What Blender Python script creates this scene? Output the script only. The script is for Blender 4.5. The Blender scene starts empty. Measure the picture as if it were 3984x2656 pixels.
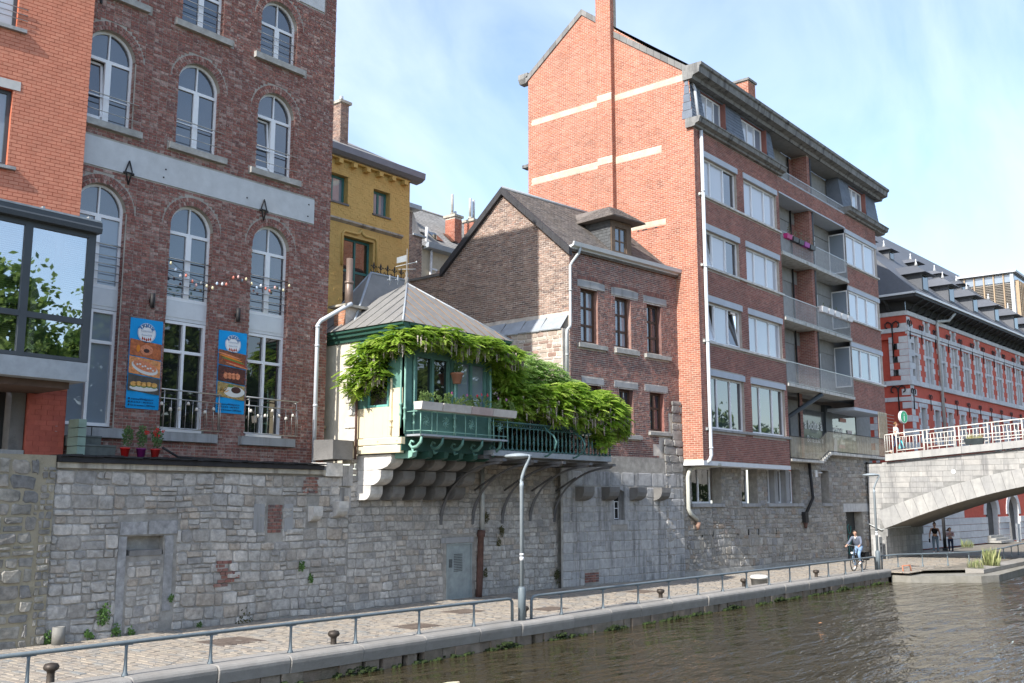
import bpy, bmesh, math, random
import numpy as np
from mathutils import Vector, Matrix, noise as mnoise
from mathutils.geometry import tessellate_polygon
random.seed(7)
SC = bpy.context.scene
COL = SC.collection
R = math.radians
# ---------------------------------------------------------------- camera, sky, sun, exposure
AZ, TILT = R(39.5), math.atan(367/2287.)
cam = bpy.data.cameras.new('camera'); cam.lens = 35.0; cam.sensor_width = 36.0
cam.clip_start = 0.1; cam.clip_end = 3000
camo = bpy.data.objects.new('camera', cam); COL.objects.link(camo)
camo.location = (0, 0, 2.95)
camo.rotation_euler = Vector((math.cos(AZ)*math.cos(TILT), math.sin(AZ)*math.cos(TILT), math.sin(TILT))).to_track_quat('-Z', 'Y').to_euler()
SC.camera = camo
SUN_EL = 38.5
sl = bpy.data.lights.new('sun', 'SUN'); sl.energy = 3.8; sl.angle = R(0.53); sl.color = (1.0, 0.95, 0.87)
so = bpy.data.objects.new('sun', sl); COL.objects.link(so)
so.rotation_euler = Vector((math.cos(R(SUN_EL)), 0.03*math.cos(R(SUN_EL)), -math.sin(R(SUN_EL)))).to_track_quat('-Z', 'Y').to_euler()
so.location = (-40, 0, 60)
wd = bpy.data.worlds.new('World'); SC.world = wd; wd.use_nodes = True
def build_world():
    nt = wd.node_tree; n = nt.nodes; l = nt.links; n.clear()
    out = n.new('ShaderNodeOutputWorld'); bg = n.new('ShaderNodeBackground')
    sky = n.new('ShaderNodeTexSky'); sky.sky_type = 'NISHITA'; sky.sun_disc = False
    sky.sun_elevation = R(SUN_EL); sky.sun_rotation = R(270); sky.altitude = 100
    sky.air_density = 1.0; sky.dust_density = 1.0; sky.ozone_density = 1.0
    bg.inputs['Strength'].default_value = 0.15
    tc = n.new('ShaderNodeTexCoord')
    # high thin cirrus: stretched noise over the sky's directions
    mp = n.new('ShaderNodeMapping'); mp.inputs['Rotation'].default_value = (0.25, 0.35, 0.9); mp.inputs['Scale'].default_value = (1.0, 3.2, 2.2)
    l.new(tc.outputs['Generated'], mp.inputs['Vector'])
    nz = n.new('ShaderNodeTexNoise'); nz.inputs['Scale'].default_value = 1.7; nz.inputs['Detail'].default_value = 7; nz.inputs['Roughness'].default_value = 0.55; nz.inputs['Distortion'].default_value = 0.5
    l.new(mp.outputs[0], nz.inputs['Vector'])
    rp = n.new('ShaderNodeValToRGB'); rp.color_ramp.elements[0].position = 0.40; rp.color_ramp.elements[1].position = 0.86
    rp.color_ramp.elements[0].color = (0.05, 0.05, 0.05, 1); rp.color_ramp.elements[1].color = (0.48, 0.48, 0.48, 1)
    l.new(nz.outputs['Fac'], rp.inputs['Fac'])
    mx = n.new('ShaderNodeMixRGB'); mx.inputs['Color2'].default_value = (5.4, 5.8, 6.6, 1)
    l.new(rp.outputs[0], mx.inputs['Fac']); l.new(sky.outputs[0], mx.inputs['Color1'])
    l.new(mx.outputs[0], bg.inputs['Color']); l.new(bg.outputs[0], out.inputs['Surface'])
build_world()
vs = SC.view_settings
vs.view_transform = 'Standard'; vs.look = 'None'; vs.exposure = 1.03; vs.gamma = 1.0; vs.use_curve_mapping = False
SC.cycles.max_bounces = 6; SC.cycles.diffuse_bounces = 3; SC.cycles.glossy_bounces = 3; SC.cycles.transmission_bounces = 4; SC.cycles.transparent_max_bounces = 6
SC.cycles.caustics_reflective = False; SC.cycles.caustics_refractive = False
# ---------------------------------------------------------------- materials
def _node(nt, t, **kw):
    nd = nt.nodes.new(t)
    for k, v in kw.items():
        if k in nd.inputs: nd.inputs[k].default_value = v
        else: setattr(nd, k, v)
    return nd
def mat(name, cols, rough=0.8, bump=0.0, bscale=25.0, grime=None, gscale=1.2, gamt=0.6, speck=None, spscale=9, spthr=0.6, metal=0.0, spec=0.3, streak=None, samt=0.8, nscale=4.0, namt=0.25):
    """cols: list of the colours the pieces come in, picked per piece (face attribute tone + object random)."""
    m = bpy.data.materials.new(name); m.use_nodes = True
    nt = m.node_tree; L = nt.links; b = nt.nodes['Principled BSDF']
    b.inputs['Roughness'].default_value = rough; b.inputs['Metallic'].default_value = metal
    b.inputs['Specular IOR Level'].default_value = spec
    geo = _node(nt, 'ShaderNodeNewGeometry')
    pos = geo.outputs['Position']
    if len(cols) > 1:
        at = _node(nt, 'ShaderNodeAttribute', attribute_name='tone'); oi = _node(nt, 'ShaderNodeObjectInfo')
        ad = _node(nt, 'ShaderNodeMath', operation='ADD'); L.new(at.outputs['Fac'], ad.inputs[0]); L.new(oi.outputs['Random'], ad.inputs[1])
        fr = _node(nt, 'ShaderNodeMath', operation='FRACT'); L.new(ad.outputs[0], fr.inputs[0])
        cr = _node(nt, 'ShaderNodeValToRGB'); el = cr.color_ramp.elements
        k = len(cols)
        el[0].position = 0; el[0].color = (*cols[0], 1); el[1].position = 1; el[1].color = (*cols[-1], 1)
        for i in range(1, k-1):
            e = el.new(i/(k-1)); e.color = (*cols[i], 1)
        L.new(fr.outputs[0], cr.inputs['Fac']); c = cr.outputs[0]
    else:
        rgb = _node(nt, 'ShaderNodeRGB'); rgb.outputs[0].default_value = (*cols[0], 1); c = rgb.outputs[0]
    if namt > 0:
        nz = _node(nt, 'ShaderNodeTexNoise', Scale=nscale, Detail=5.0, Roughness=0.6); L.new(pos, nz.inputs['Vector'])
        mr = _node(nt, 'ShaderNodeMapRange'); mr.inputs['From Min'].default_value = 0.3; mr.inputs['From Max'].default_value = 0.7
        mr.inputs['To Min'].default_value = 1-namt; mr.inputs['To Max'].default_value = 1+namt; L.new(nz.outputs['Fac'], mr.inputs['Value'])
        mu = _node(nt, 'ShaderNodeVectorMath', operation='SCALE'); L.new(c, mu.inputs[0]); L.new(mr.outputs[0], mu.inputs['Scale']); c = mu.outputs[0]
    def over(c, colour, scale, lo, hi, vscale=None, amt=1.0):
        nz = _node(nt, 'ShaderNodeTexNoise', Scale=scale, Detail=6.0, Roughness=0.65)
        if vscale:
            mp = _node(nt, 'ShaderNodeMapping'); mp.inputs['Scale'].default_value = vscale; L.new(pos, mp.inputs['Vector']); L.new(mp.outputs[0], nz.inputs['Vector'])
        else: L.new(pos, nz.inputs['Vector'])
        mr = _node(nt, 'ShaderNodeMapRange'); mr.inputs['From Min'].default_value = lo; mr.inputs['From Max'].default_value = hi
        mr.inputs['To Max'].default_value = amt; L.new(nz.outputs['Fac'], mr.inputs['Value'])
        mx = _node(nt, 'ShaderNodeMixRGB'); mx.inputs['Color2'].default_value = (*colour, 1)
        L.new(mr.outputs[0], mx.inputs['Fac']); L.new(c, mx.inputs['Color1']); return mx.outputs[0]
    if grime: c = over(c, grime, gscale, 0.45, 0.72, None, gamt)
    if streak: c = over(c, streak, 1.0, 0.5, 0.68, (3.5, 3.5, 0.35), samt)
    if speck: c = over(c, speck, spscale, spthr, spthr+0.06, None, 0.85)
    L.new(c, b.inputs['Base Color'])
    if bump > 0:
        nb = _node(nt, 'ShaderNodeTexNoise', Scale=bscale, Detail=5.0, Roughness=0.7); L.new(pos, nb.inputs['Vector'])
        bp = _node(nt, 'ShaderNodeBump', Strength=min(1, bump*2), Distance=0.01+bump*0.02); L.new(nb.outputs['Fac'], bp.inputs['Height']); L.new(bp.outputs[0], b.inputs['Normal'])
    return m
def leafy(m, amt=.45, k=1.3):
    """light passes through thin leaves"""
    nt = m.node_tree; L = nt.links; b = nt.nodes['Principled BSDF']; out = [n for n in nt.nodes if n.type == 'OUTPUT_MATERIAL'][0]
    tr = _node(nt, 'ShaderNodeBsdfTranslucent'); src = b.inputs['Base Color'].links[0].from_socket
    mu = _node(nt, 'ShaderNodeVectorMath', operation='SCALE'); mu.inputs['Scale'].default_value = k; L.new(src, mu.inputs[0]); L.new(mu.outputs[0], tr.inputs['Color'])
    mx = _node(nt, 'ShaderNodeMixShader'); mx.inputs[0].default_value = amt; L.new(b.outputs[0], mx.inputs[1]); L.new(tr.outputs[0], mx.inputs[2]); L.new(mx.outputs[0], out.inputs[0]); return m
def glass(name, base, ior=1.9, rough=0.015, wob=0.0):
    m = bpy.data.materials.new(name); m.use_nodes = True
    nt = m.node_tree; b = nt.nodes['Principled BSDF']
    b.inputs['Base Color'].default_value = (*base, 1); b.inputs['Roughness'].default_value = rough
    b.inputs['IOR'].default_value = ior; b.inputs['Specular IOR Level'].default_value = 0.5
    geo = _node(nt, 'ShaderNodeNewGeometry')
    nz = _node(nt, 'ShaderNodeTexNoise', Scale=1.1, Detail=2.0); nt.links.new(geo.outputs['Position'], nz.inputs['Vector'])
    bp = _node(nt, 'ShaderNodeBump', Strength=0.25, Distance=0.012+wob); nt.links.new(nz.outputs['Fac'], bp.inputs['Height']); nt.links.new(bp.outputs[0], b.inputs['Normal'])
    return m
# ---------------------------------------------------------------- mesh helpers
class Frame:
    """facade coordinates: u along the facade, d inwards (negative = proud), w up"""
    def __init__(s, x0, y0, ang=0.0, z0=0.0):
        a = R(ang); s.x, s.y, s.z, s.c, s.s = x0, y0, z0, math.cos(a), math.sin(a)
    def p(s, u, d, w): return (s.x+u*s.c-d*s.s, s.y+u*s.s+d*s.c, s.z+w)
    def mtx(s, u, d, w): return Matrix(((s.c, -s.s, 0, s.x+u*s.c-d*s.s), (s.s, s.c, 0, s.y+u*s.s+d*s.c), (0, 0, 1, s.z+w), (0, 0, 0, 1)))
WF = Frame(0, 0, 0)
class MB:
    def __init__(s, f=WF): s.v = []; s.f = []; s.t = []; s.fr = f; s.smooth = []
    def add(s, vs, fs, tone=None, smooth=False, raw=False):
        o = len(s.v); s.v.extend(vs if raw else [s.fr.p(*q) for q in vs])
        t = random.random() if tone is None else tone
        for q in fs: s.f.append(tuple(i+o for i in q)); s.t.append(t); s.smooth.append(smooth)
        return s
    def box(s, u0, u1, d0, d1, w0, w1, tone=None, taper=0.0):
        k = taper
        vs = [(u0+k, d0, w0+k), (u1-k, d0, w0+k), (u1-k, d0, w1-k), (u0+k, d0, w1-k), (u0, d1, w0), (u1, d1, w0), (u1, d1, w1), (u0, d1, w1)]
        return s.add(vs, [(0,1,2,3), (5,4,7,6), (4,0,3,7), (1,5,6,2), (3,2,6,7), (4,5,1,0)], tone)
    def brick(s, u0, u1, d0, d1, w0, w1, tone=None):
        vs = [(u0, d0, w0), (u1, d0, w0), (u1, d0, w1), (u0, d0, w1), (u0, d1, w0), (u1, d1, w0), (u1, d1, w1), (u0, d1, w1)]
        return s.add(vs, [(0,1,2,3), (4,0,3,7), (1,5,6,2), (3,2,6,7), (4,5,1,0)], tone)
    def prism(s, poly, d0, d1, tone=None, cap=True):
        """poly in (u, w), extruded from d0 (front) to d1"""
        n = len(poly)
        vs = [(u, d0, w) for u, w in poly]+[(u, d1, w) for u, w in poly]
        fs = [(i+n, (i+1) % n+n, (i+1) % n, i) for i in range(n)]
        if cap: fs += [tuple(range(n)), tuple(range(2*n-1, n-1, -1))]
        return s.add(vs, fs, tone)
    def extr(s, prof, u0, u1, tone=None):
        """profile in (d, w), extruded along u"""
        n = len(prof)
        vs = [(u0, d, w) for d, w in prof]+[(u1, d, w) for d, w in prof]
        fs = [(i, (i+1) % n, (i+1) % n+n, i+n) for i in range(n)]+[tuple(range(n-1, -1, -1)), tuple(range(n, 2*n))]
        return s.add(vs, fs, tone)
    def tube(s, pts, r, n=8, tone=None, cap=True, closed=False):
        pts = [Vector(s.fr.p(*p)) for p in pts]; rs = r if isinstance(r, (list, tuple)) else [r]*len(pts)
        vs = []; fs = []; m = len(pts); up = None
        for i, p in enumerate(pts):
            if closed: t = pts[(i+1) % m]-pts[i-1]
            else: t = pts[min(i+1, m-1)]-pts[max(i-1, 0)]
            t.normalize()
            if up is None: up = Vector((0, 0, 1)) if abs(t.z) < 0.9 else Vector((1, 0, 0))
            a = t.cross(up)
            if a.length < 1e-5: a = t.orthogonal()
            a.normalize(); b = a.cross(t); up = b
            for k in range(n):
                an = 2*math.pi*k/n; vs.append(tuple(p+a*(rs[i]*math.cos(an))+b*(rs[i]*math.sin(an))))
        for i in range(m if closed else m-1):
            j = (i+1) % m
            for k in range(n): fs.append((i*n+k, i*n+(k+1) % n, j*n+(k+1) % n, j*n+k))
        if cap and not closed: fs += [tuple(range(n-1, -1, -1)), tuple(range((m-1)*n, m*n))]
        s.add(vs, fs, tone, True, raw=True)
        if cap and not closed: s.smooth[-1] = s.smooth[-2] = False
        return s
    def lathe(s, c, prof, n=12, tone=None, axis='z'):
        """prof: list of (radius, height) turned about a vertical axis at c=(u,d,w)"""
        vs = []; fs = []
        for r, h in prof:
            for k in range(n):
                a = 2*math.pi*k/n
                vs.append((c[0]+r*math.cos(a), c[1]+r*math.sin(a), c[2]+h))
        for i in range(len(prof)-1):
            for k in range(n): fs.append((i*n+k, i*n+(k+1) % n, (i+1)*n+(k+1) % n, (i+1)*n+k))
        fs += [tuple(range(n-1, -1, -1)), tuple(range((len(prof)-1)*n, len(prof)*n))]
        s.add(vs, fs, tone, True); s.smooth[-1] = s.smooth[-2] = False
        return s
    def quad(s, a, b, c, d, tone=None): return s.add([a, b, c, d], [(0, 1, 2, 3)], tone)
    def panel(s, outline, holes, d, reveal=0.0, tone=None):
        """flat polygon with holes at depth d; reveal = depth of the holes' sides"""
        loops = [[Vector((u, w, 0)) for u, w in outline]]+[[Vector((u, w, 0)) for u, w in h] for h in holes]
        tris = tessellate_polygon(loops)
        flat = [q for lp in loops for q in lp]
        s.add([(q.x, d, q.y) for q in flat], [tuple(t) for t in tris], tone)
        if reveal:
            for h in holes:
                n = len(h); s.add([(u, d, w) for u, w in h]+[(u, d+reveal, w) for u, w in h], [(i, (i+1) % n, (i+1) % n+n, i+n) for i in range(n)], tone)
        return s
    def mesh(s, name):
        me = bpy.data.meshes.new(name); me.from_pydata(s.v, [], s.f)
        a = me.attributes.new('tone', 'FLOAT', 'FACE'); a.data.foreach_set('value', np.array(s.t, dtype=np.float32))
        if any(s.smooth): me.polygons.foreach_set('use_smooth', np.array(s.smooth, dtype=bool))
        me.update(); return me
    def build(s, name, m, parent=None, kind=None, label=None):
        me = s.mesh(name); me.materials.append(m)
        return link(name, me, parent, kind, label)
def wloc(o):
    return o.location.copy() if o.type == 'EMPTY' else Vector((0, 0, 0))
def link(name, me, parent=None, kind=None, label=None):
    o = bpy.data.objects.new(name, me); COL.objects.link(o)
    if parent is not None:
        o.parent = parent; o.matrix_parent_inverse = Matrix.Translation(-wloc(parent))
    if kind: o['kind'] = kind
    if label: o['label'] = label
    return o
def thing(name, label, cat, loc=(0, 0, 0), group=None):
    o = bpy.data.objects.new(name, None); COL.objects.link(o); o.location = loc; o.empty_display_size = 0.3
    return tag(o, label, cat, group)
def tag(o, label, cat, group=None):
    o['label'] = label; o['category'] = cat
    if group: o['group'] = group
    return o
def kids(o): return list(o.children)
def copy_thing(o, delta, label=None, rotz=0.0):
    c = o.copy(); COL.objects.link(c); c.location = o.location+Vector(delta); c.rotation_euler.z = rotz
    if label: c['label'] = label
    for ch in kids(o):
        d = ch.copy(); COL.objects.link(d); inv = ch.matrix_parent_inverse.copy(); d.parent = c; d.matrix_parent_inverse = inv
        for g in kids(ch):
            e = g.copy(); COL.objects.link(e); e.parent = d
    return c
# pieces of one kind (bricks, stones...): the nearest `keep` as objects of their own sharing meshes, the rest joined
class Pieces:
    def __init__(s, name, m, frame): s.name, s.m, s.fr = name, m, frame; s.items = []
    def finish(s, parent, keep=300, restname=None, score=None):
        its = s.items
        camp = Vector((0, 0, 2.95))
        def sc(it):
            p = Vector(s.fr.p(*it['c'])); return -(p-camp).length+ (0 if it.get('std', True) else -1e6)
        its.sort(key=score or sc, reverse=True)
        one, rest = its[:keep], its[keep:]
        cache = {}
        for it in one:
            key = it['key']
            me = cache.get(key)
            if me is None:
                b = MB(Frame(0, 0, 0)); b.add(it['v'], it['f'], 0.0); me = b.mesh(s.name); me.materials.append(s.m); cache[key] = me
            o = bpy.data.objects.new(s.name, me); COL.objects.link(o); o.parent = parent
            if parent.type == 'EMPTY': o.matrix_parent_inverse = Matrix.Translation(-wloc(parent))
            o.matrix_basis = s.fr.mtx(*it['c']) @ it.get('m', Matrix.Identity(4))
        if rest:
            b = MB(s.fr)
            for it in rest:
                c = it['c']; m = it.get('m')
                if m is None: b.add([(v[0]+c[0], v[1]+c[1], v[2]+c[2]) for v in it['v']], it['f'])
                else: b.add([tuple(m @ Vector(v)+Vector(c)) for v in it['v']], it['f'])
            b.build(restname or s.name+'_field', s.m, parent, 'stuff')
BF = [(0,1,2,3), (4,0,3,7), (1,5,6,2), (3,2,6,7), (4,5,1,0)]
def boxv(l, h, d, k=0.0):
    return [(-l/2+k, -d, -h/2+k), (l/2-k, -d, -h/2+k), (l/2-k, -d, h/2-k), (-l/2+k, -d, h/2-k), (-l/2, 0, -h/2), (l/2, 0, -h/2), (l/2, 0, h/2), (-l/2, 0, h/2)]
def arch_poly(uc, hw, wb, ws, n=14):
    """round-headed opening: half width hw, bottom wb, springing ws"""
    pts = [(uc-hw, wb), (uc+hw, wb)]
    pts += [(uc+hw*math.cos(math.pi*i/n), ws+hw*math.sin(math.pi*i/n)) for i in range(n+1)]
    return pts
class Rect:
    def __init__(s, u0, u1, w0, w1): s.a = (u0, u1, w0, w1)
    def iv(s, w0, w1): 
        u0, u1, a, b = s.a
        return (u0, u1) if w1 > a+0.005 and w0 < b-0.005 else None
class Arch:
    def __init__(s, uc, hw, wb, ws, ring=0.0): s.uc, s.hw, s.wb, s.ws, s.ring = uc, hw, wb, ws, ring
    def iv(s, w0, w1):
        if w1 < s.wb+0.005: return None
        if w0 < s.ws: return (s.uc-s.hw, s.uc+s.hw)
        r = s.hw+s.ring; h = w0-s.ws
        if h >= r: return None
        x = math.sqrt(r*r-h*h); return (s.uc-x, s.uc+x)
def bricks(pc, region, holes, w0, w1, L=0.22, Hc=0.08, j=0.012, proud=0.008, jit=0.004, bond='run', d0=0.0):
    """courses of bricks; region(w) -> (u0,u1) list; holes have iv(w0,w1)"""
    k = 0; w = w0
    while w+Hc*0.9 < w1:
        a, b = w+j/2, w+Hc-j/2; off = (k % 2)*L/2
        for (r0, r1) in region(w+Hc/2):
            cuts = sorted([c for c in (h.iv(a, b) for h in holes) if c])
            segs = []; x = r0
            for c0, c1 in cuts:
                if c0 > x: segs.append((x, min(c0, r1)))
                x = max(x, c1)
            if x < r1: segs.append((x, r1))
            for s0, s1 in segs:
                if s1-s0 < 0.03: continue
                hd = bond == 'eng' and k % 2
                st = L/2 if hd else L
                i = math.floor((s0-off)/st)
                while off+i*st < s1:
                    p0 = max(off+i*st+j/2, s0); p1 = min(off+(i+1)*st-j/2, s1); i += 1
                    if p1-p0 < 0.025: continue
                    full = p1-p0 > st-j-1e-4
                    dz = random.uniform(-jit, jit)*0.4; pr = proud+random.uniform(-jit, jit)
                    l, h = p1-p0, b-a
                    tw = random.uniform(-1, 1)*jit
                    v = boxv(l, h, proud)
                    if not full or True:
                        v2 = [(x_, (y_-(pr-proud)+ (tw if x_ > 0 else -tw)*0.5) if y_ < 0 else 0.0, z_) for x_, y_, z_ in v]
                    pc.items.append(dict(c=((p0+p1)/2, d0, (a+b)/2+dz), v=v if (full and k < 0) else v2, key=('b', round(l, 3), random.randrange(6)), f=BF, std=full))
        w += Hc; k += 1
def ring(pc, uc, ws, r, n_rings=2, L=0.2, th=0.07, j=0.012, proud=0.008, a0=0.0, a1=math.pi, jit=0.004, d0=0.0):
    for q in range(n_rings):
        r0 = r+q*(L*0.55+0.0); r1 = r0+L*0.55-j
        n = max(6, int(abs(a1-a0)*(r0+r1)/2/th)); da = (a1-a0)/n
        for i in range(n):
            a = a0+(i+0.5)*da; hw = abs(da)/2
            pts = []
            for rr, ss in ((r0, -1), (r0, 1), (r1, 1), (r1, -1)):
                aa = a-ss*(hw-j/2/rr)
                pts.append((rr*math.cos(aa), rr*math.sin(aa)))
            cu = sum(p[0] for p in pts)/4; cw = sum(p[1] for p in pts)/4
            pr = proud+random.uniform(-jit, jit)+0.004
            v = [(p[0]-cu, -pr, p[1]-cw) for p in pts]+[(p[0]-cu, 0, p[1]-cw) for p in pts]
            pc.items.append(dict(c=(uc+cu, d0, ws+cw), v=v, f=BF, key=('r', id(pc), len(pc.items)), std=False))
# ---------------------------------------------------------------- materials used
def build_mats():
    g = {}
    g['brown_brick'] = mat('brown_brick', [(.20,.085,.07), (.26,.11,.09), (.17,.085,.078), (.30,.15,.12), (.22,.095,.078), (.36,.25,.22), (.24,.10,.082), (.19,.085,.072)], .85, .35, 60, speck=(.46,.40,.37), spscale=16, spthr=.60, namt=.35, nscale=14)
    g['mortar'] = mat('grey_mortar', [(.38,.35,.31)], .95, .4, 40, grime=(.24,.22,.2), gscale=2)
    g['orange_brick'] = mat('orange_painted_brick', [(.56,.225,.145), (.53,.205,.13), (.58,.24,.155)], .7, .12, 40, namt=.10)
    g['orange_paint'] = mat('orange_paint', [(.50,.15,.085)], .75, .1, 40, namt=.1)
    g['red_paint'] = mat('red_painted_brick', [(.40,.10,.07), (.44,.115,.08), (.36,.09,.065)], .7, .12, 40, namt=.15)
    g['apt_brick'] = mat('orange_red_brick', [(.35,.125,.078), (.40,.15,.092), (.29,.10,.066), (.38,.15,.105), (.42,.17,.115), (.32,.11,.072)], .85, .25, 60, namt=.18, nscale=1.1, grime=(.30,.14,.10), gscale=.35, gamt=.5, streak=(.33,.17,.12), samt=.4, speck=(.55,.42,.34), spscale=5, spthr=.66)
    g['apt_front_brick'] = mat('purple_red_brick', [(.25,.10,.08), (.31,.125,.098), (.20,.085,.074), (.34,.16,.125), (.27,.105,.088)], .85, .25, 60, namt=.25, nscale=1.2, grime=(.17,.085,.075), gscale=.45, gamt=.55, speck=(.42,.34,.29), spscale=6, spthr=.64)
    g['pale_mortar'] = mat('pale_mortar', [(.55,.46,.37)], .95, .3, 50, namt=.15)
    g['front_mortar'] = mat('grey_pink_mortar', [(.40,.35,.31)], .95, .3, 50, namt=.15)
    g['dark_brick'] = mat('dark_old_brick', [(.235,.165,.14), (.31,.22,.18), (.17,.122,.112), (.39,.28,.225), (.27,.185,.15), (.34,.21,.165)], .9, .4, 50, grime=(.07,.055,.05), gscale=.8, gamt=.45, namt=.25, nscale=6)
    g['red_old_brick'] = mat('red_old_brick', [(.26,.115,.095), (.17,.10,.092), (.30,.14,.11), (.135,.10,.10), (.28,.13,.105), (.22,.12,.105), (.33,.20,.165)], .9, .35, 50, namt=.25, nscale=5)
    g['lime_mortar'] = mat('lime_mortar', [(.60,.54,.48)], .95, .4, 40, grime=(.36,.32,.29), gscale=1.2)
    g['rubble'] = mat('grey_limestone_rubble', [(.375,.36,.34), (.45,.43,.405), (.29,.282,.275), (.54,.51,.475), (.405,.39,.37), (.335,.315,.29), (.41,.355,.30), (.48,.46,.435)], .9, .5, 22, grime=(.20,.195,.19), gscale=1.1, gamt=.6, namt=.3, nscale=9)
    g['rubble_warm'] = mat('lichened_rubble', [(.33,.31,.27), (.25,.245,.235), (.42,.39,.33), (.19,.19,.19), (.37,.34,.30)], .95, .6, 18, grime=(.08,.08,.075), gscale=2.2, gamt=.75, namt=.3, nscale=7)
    g['rubble_brown'] = mat('brown_grey_rubble', [(.29,.275,.25), (.36,.34,.31), (.22,.215,.205), (.33,.30,.26), (.40,.385,.36), (.27,.27,.275), (.31,.25,.20)], .95, .5, 22, grime=(.17,.16,.15), gscale=1.0, gamt=.4, namt=.25, nscale=8)
    g['ashlar'] = mat('stained_limestone_blocks', [(.40,.40,.40), (.34,.34,.345), (.45,.44,.43), (.30,.305,.31), (.38,.375,.37)], .9, .4, 25, streak=(.10,.10,.10), namt=.2, nscale=6)
    g['wall_mortar'] = mat('rubble_mortar', [(.33,.315,.29)], .95, .5, 30, grime=(.17,.16,.15), gscale=1.5)
    g['bluestone'] = mat('blue_stone', [(.33,.335,.345)], .85, .25, 30, grime=(.24,.24,.235), gscale=2, streak=(.2,.2,.2), namt=.15)
    g['dark_stone'] = mat('blackened_stone', [(.17,.165,.16), (.22,.215,.21), (.14,.135,.13)], .95, .5, 20, grime=(.08,.08,.08), gscale=2, gamt=.6)
    g['white_stone'] = mat('pale_stone', [(.58,.56,.53), (.52,.51,.49), (.62,.60,.57)], .9, .4, 20, grime=(.33,.32,.31), gscale=2.2, gamt=.5)
    g['render_band'] = mat('pale_render', [(.50,.515,.53)], .9, .1, 12, grime=(.42,.43,.44), gscale=1.3, namt=.08)
    g['white_pvc'] = mat('white_frame', [(.74,.75,.77)], .4, namt=.03)
    g['white_panel'] = mat('white_panel', [(.60,.62,.64)], .5, namt=.05)
    g['sill_stone'] = mat('sill_stone', [(.33,.325,.31)], .9, .25, 30, grime=(.22,.22,.2), gscale=3)
    g['glass_sky'] = glass('window_glass', (.03,.04,.055), 2.3)
    g['glass_dark'] = glass('dark_window_glass', (.012,.014,.014), 2.0)
    g['glass_pale'] = glass('net_curtain_behind_glass', (.44,.46,.50), 1.9)
    g['glass_blind'] = glass('grey_blind_behind_glass', (.20,.24,.29), 2.0)
    g['steel'] = mat('brushed_steel', [(.42,.41,.39)], .35, metal=.8, namt=.1)
    g['black_iron'] = mat('black_iron', [(.02,.02,.022)], .6, namt=.1)
    g['grey_frame'] = mat('anthracite_frame', [(.065,.075,.085)], .45, namt=.06)
    g['zinc'] = mat('zinc_sheet', [(.34,.37,.40)], .55, .05, 8, metal=.15, grime=(.27,.29,.31), gscale=3, namt=.12)
    g['pvc_pipe'] = mat('pale_grey_pipe', [(.50,.53,.57)], .45, namt=.05)
    g['pipe_grey'] = mat('zinc_downpipe', [(.42,.44,.44)], .5, metal=.2, namt=.12)
    g['rust'] = mat('rusty_iron_pipe', [(.10,.055,.045)], .8, .2, 40, namt=.3)
    g['coping'] = mat('weathered_coping', [(.40,.37,.31)], .95, .3, 25, streak=(.12,.11,.10), namt=.2)
    g['blackpaint'] = mat('bituminous_edge', [(.025,.025,.028)], .7, .3, 10, namt=.3)
    g['kerb'] = mat('quay_coping_stone', [(.28,.265,.245), (.25,.24,.225), (.31,.295,.275), (.265,.255,.24)], .92, .35, 35, grime=(.24,.225,.205), gscale=2.4, gamt=.55, speck=(.58,.57,.55), spscale=2.6, spthr=.70, namt=.12)
    g['quaystone'] = mat('wet_quay_masonry', [(.24,.19,.15), (.19,.155,.125), (.28,.235,.19)], .85, .4, 25, grime=(.09,.085,.05), gscale=3, gamt=.7)
    g['moss'] = mat('green_moss', [(.022,.036,.010), (.035,.055,.014), (.014,.024,.008)], .95, .6, 60, namt=.4, nscale=9)
    g['paver'] = mat('sandstone_setts', [(.32,.275,.22), (.27,.245,.215), (.35,.30,.24), (.235,.225,.21), (.30,.26,.215), (.265,.225,.185), (.225,.23,.225)], .9, .25, 40, namt=.13, nscale=6, grime=(.19,.17,.145), gscale=.8, gamt=.4)
    g['sand'] = mat('sand_joint', [(.20,.18,.15)], .95, .4, 60, speck=(.10,.13,.04), spscale=3, spthr=.66)
    g['rail'] = mat('grey_painted_rail', [(.135,.165,.185)], .4, .03, 30, namt=.1)
    g['lamp'] = mat('pale_grey_lamp_paint', [(.26,.30,.33)], .4, namt=.05)
    g['earth'] = mat('earth', [(.20,.18,.15)], .95, .2, 5)
    g['teal'] = mat('teal_paint', [(.05,.17,.16)], .5, namt=.1)
    return g
G = build_mats()
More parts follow.
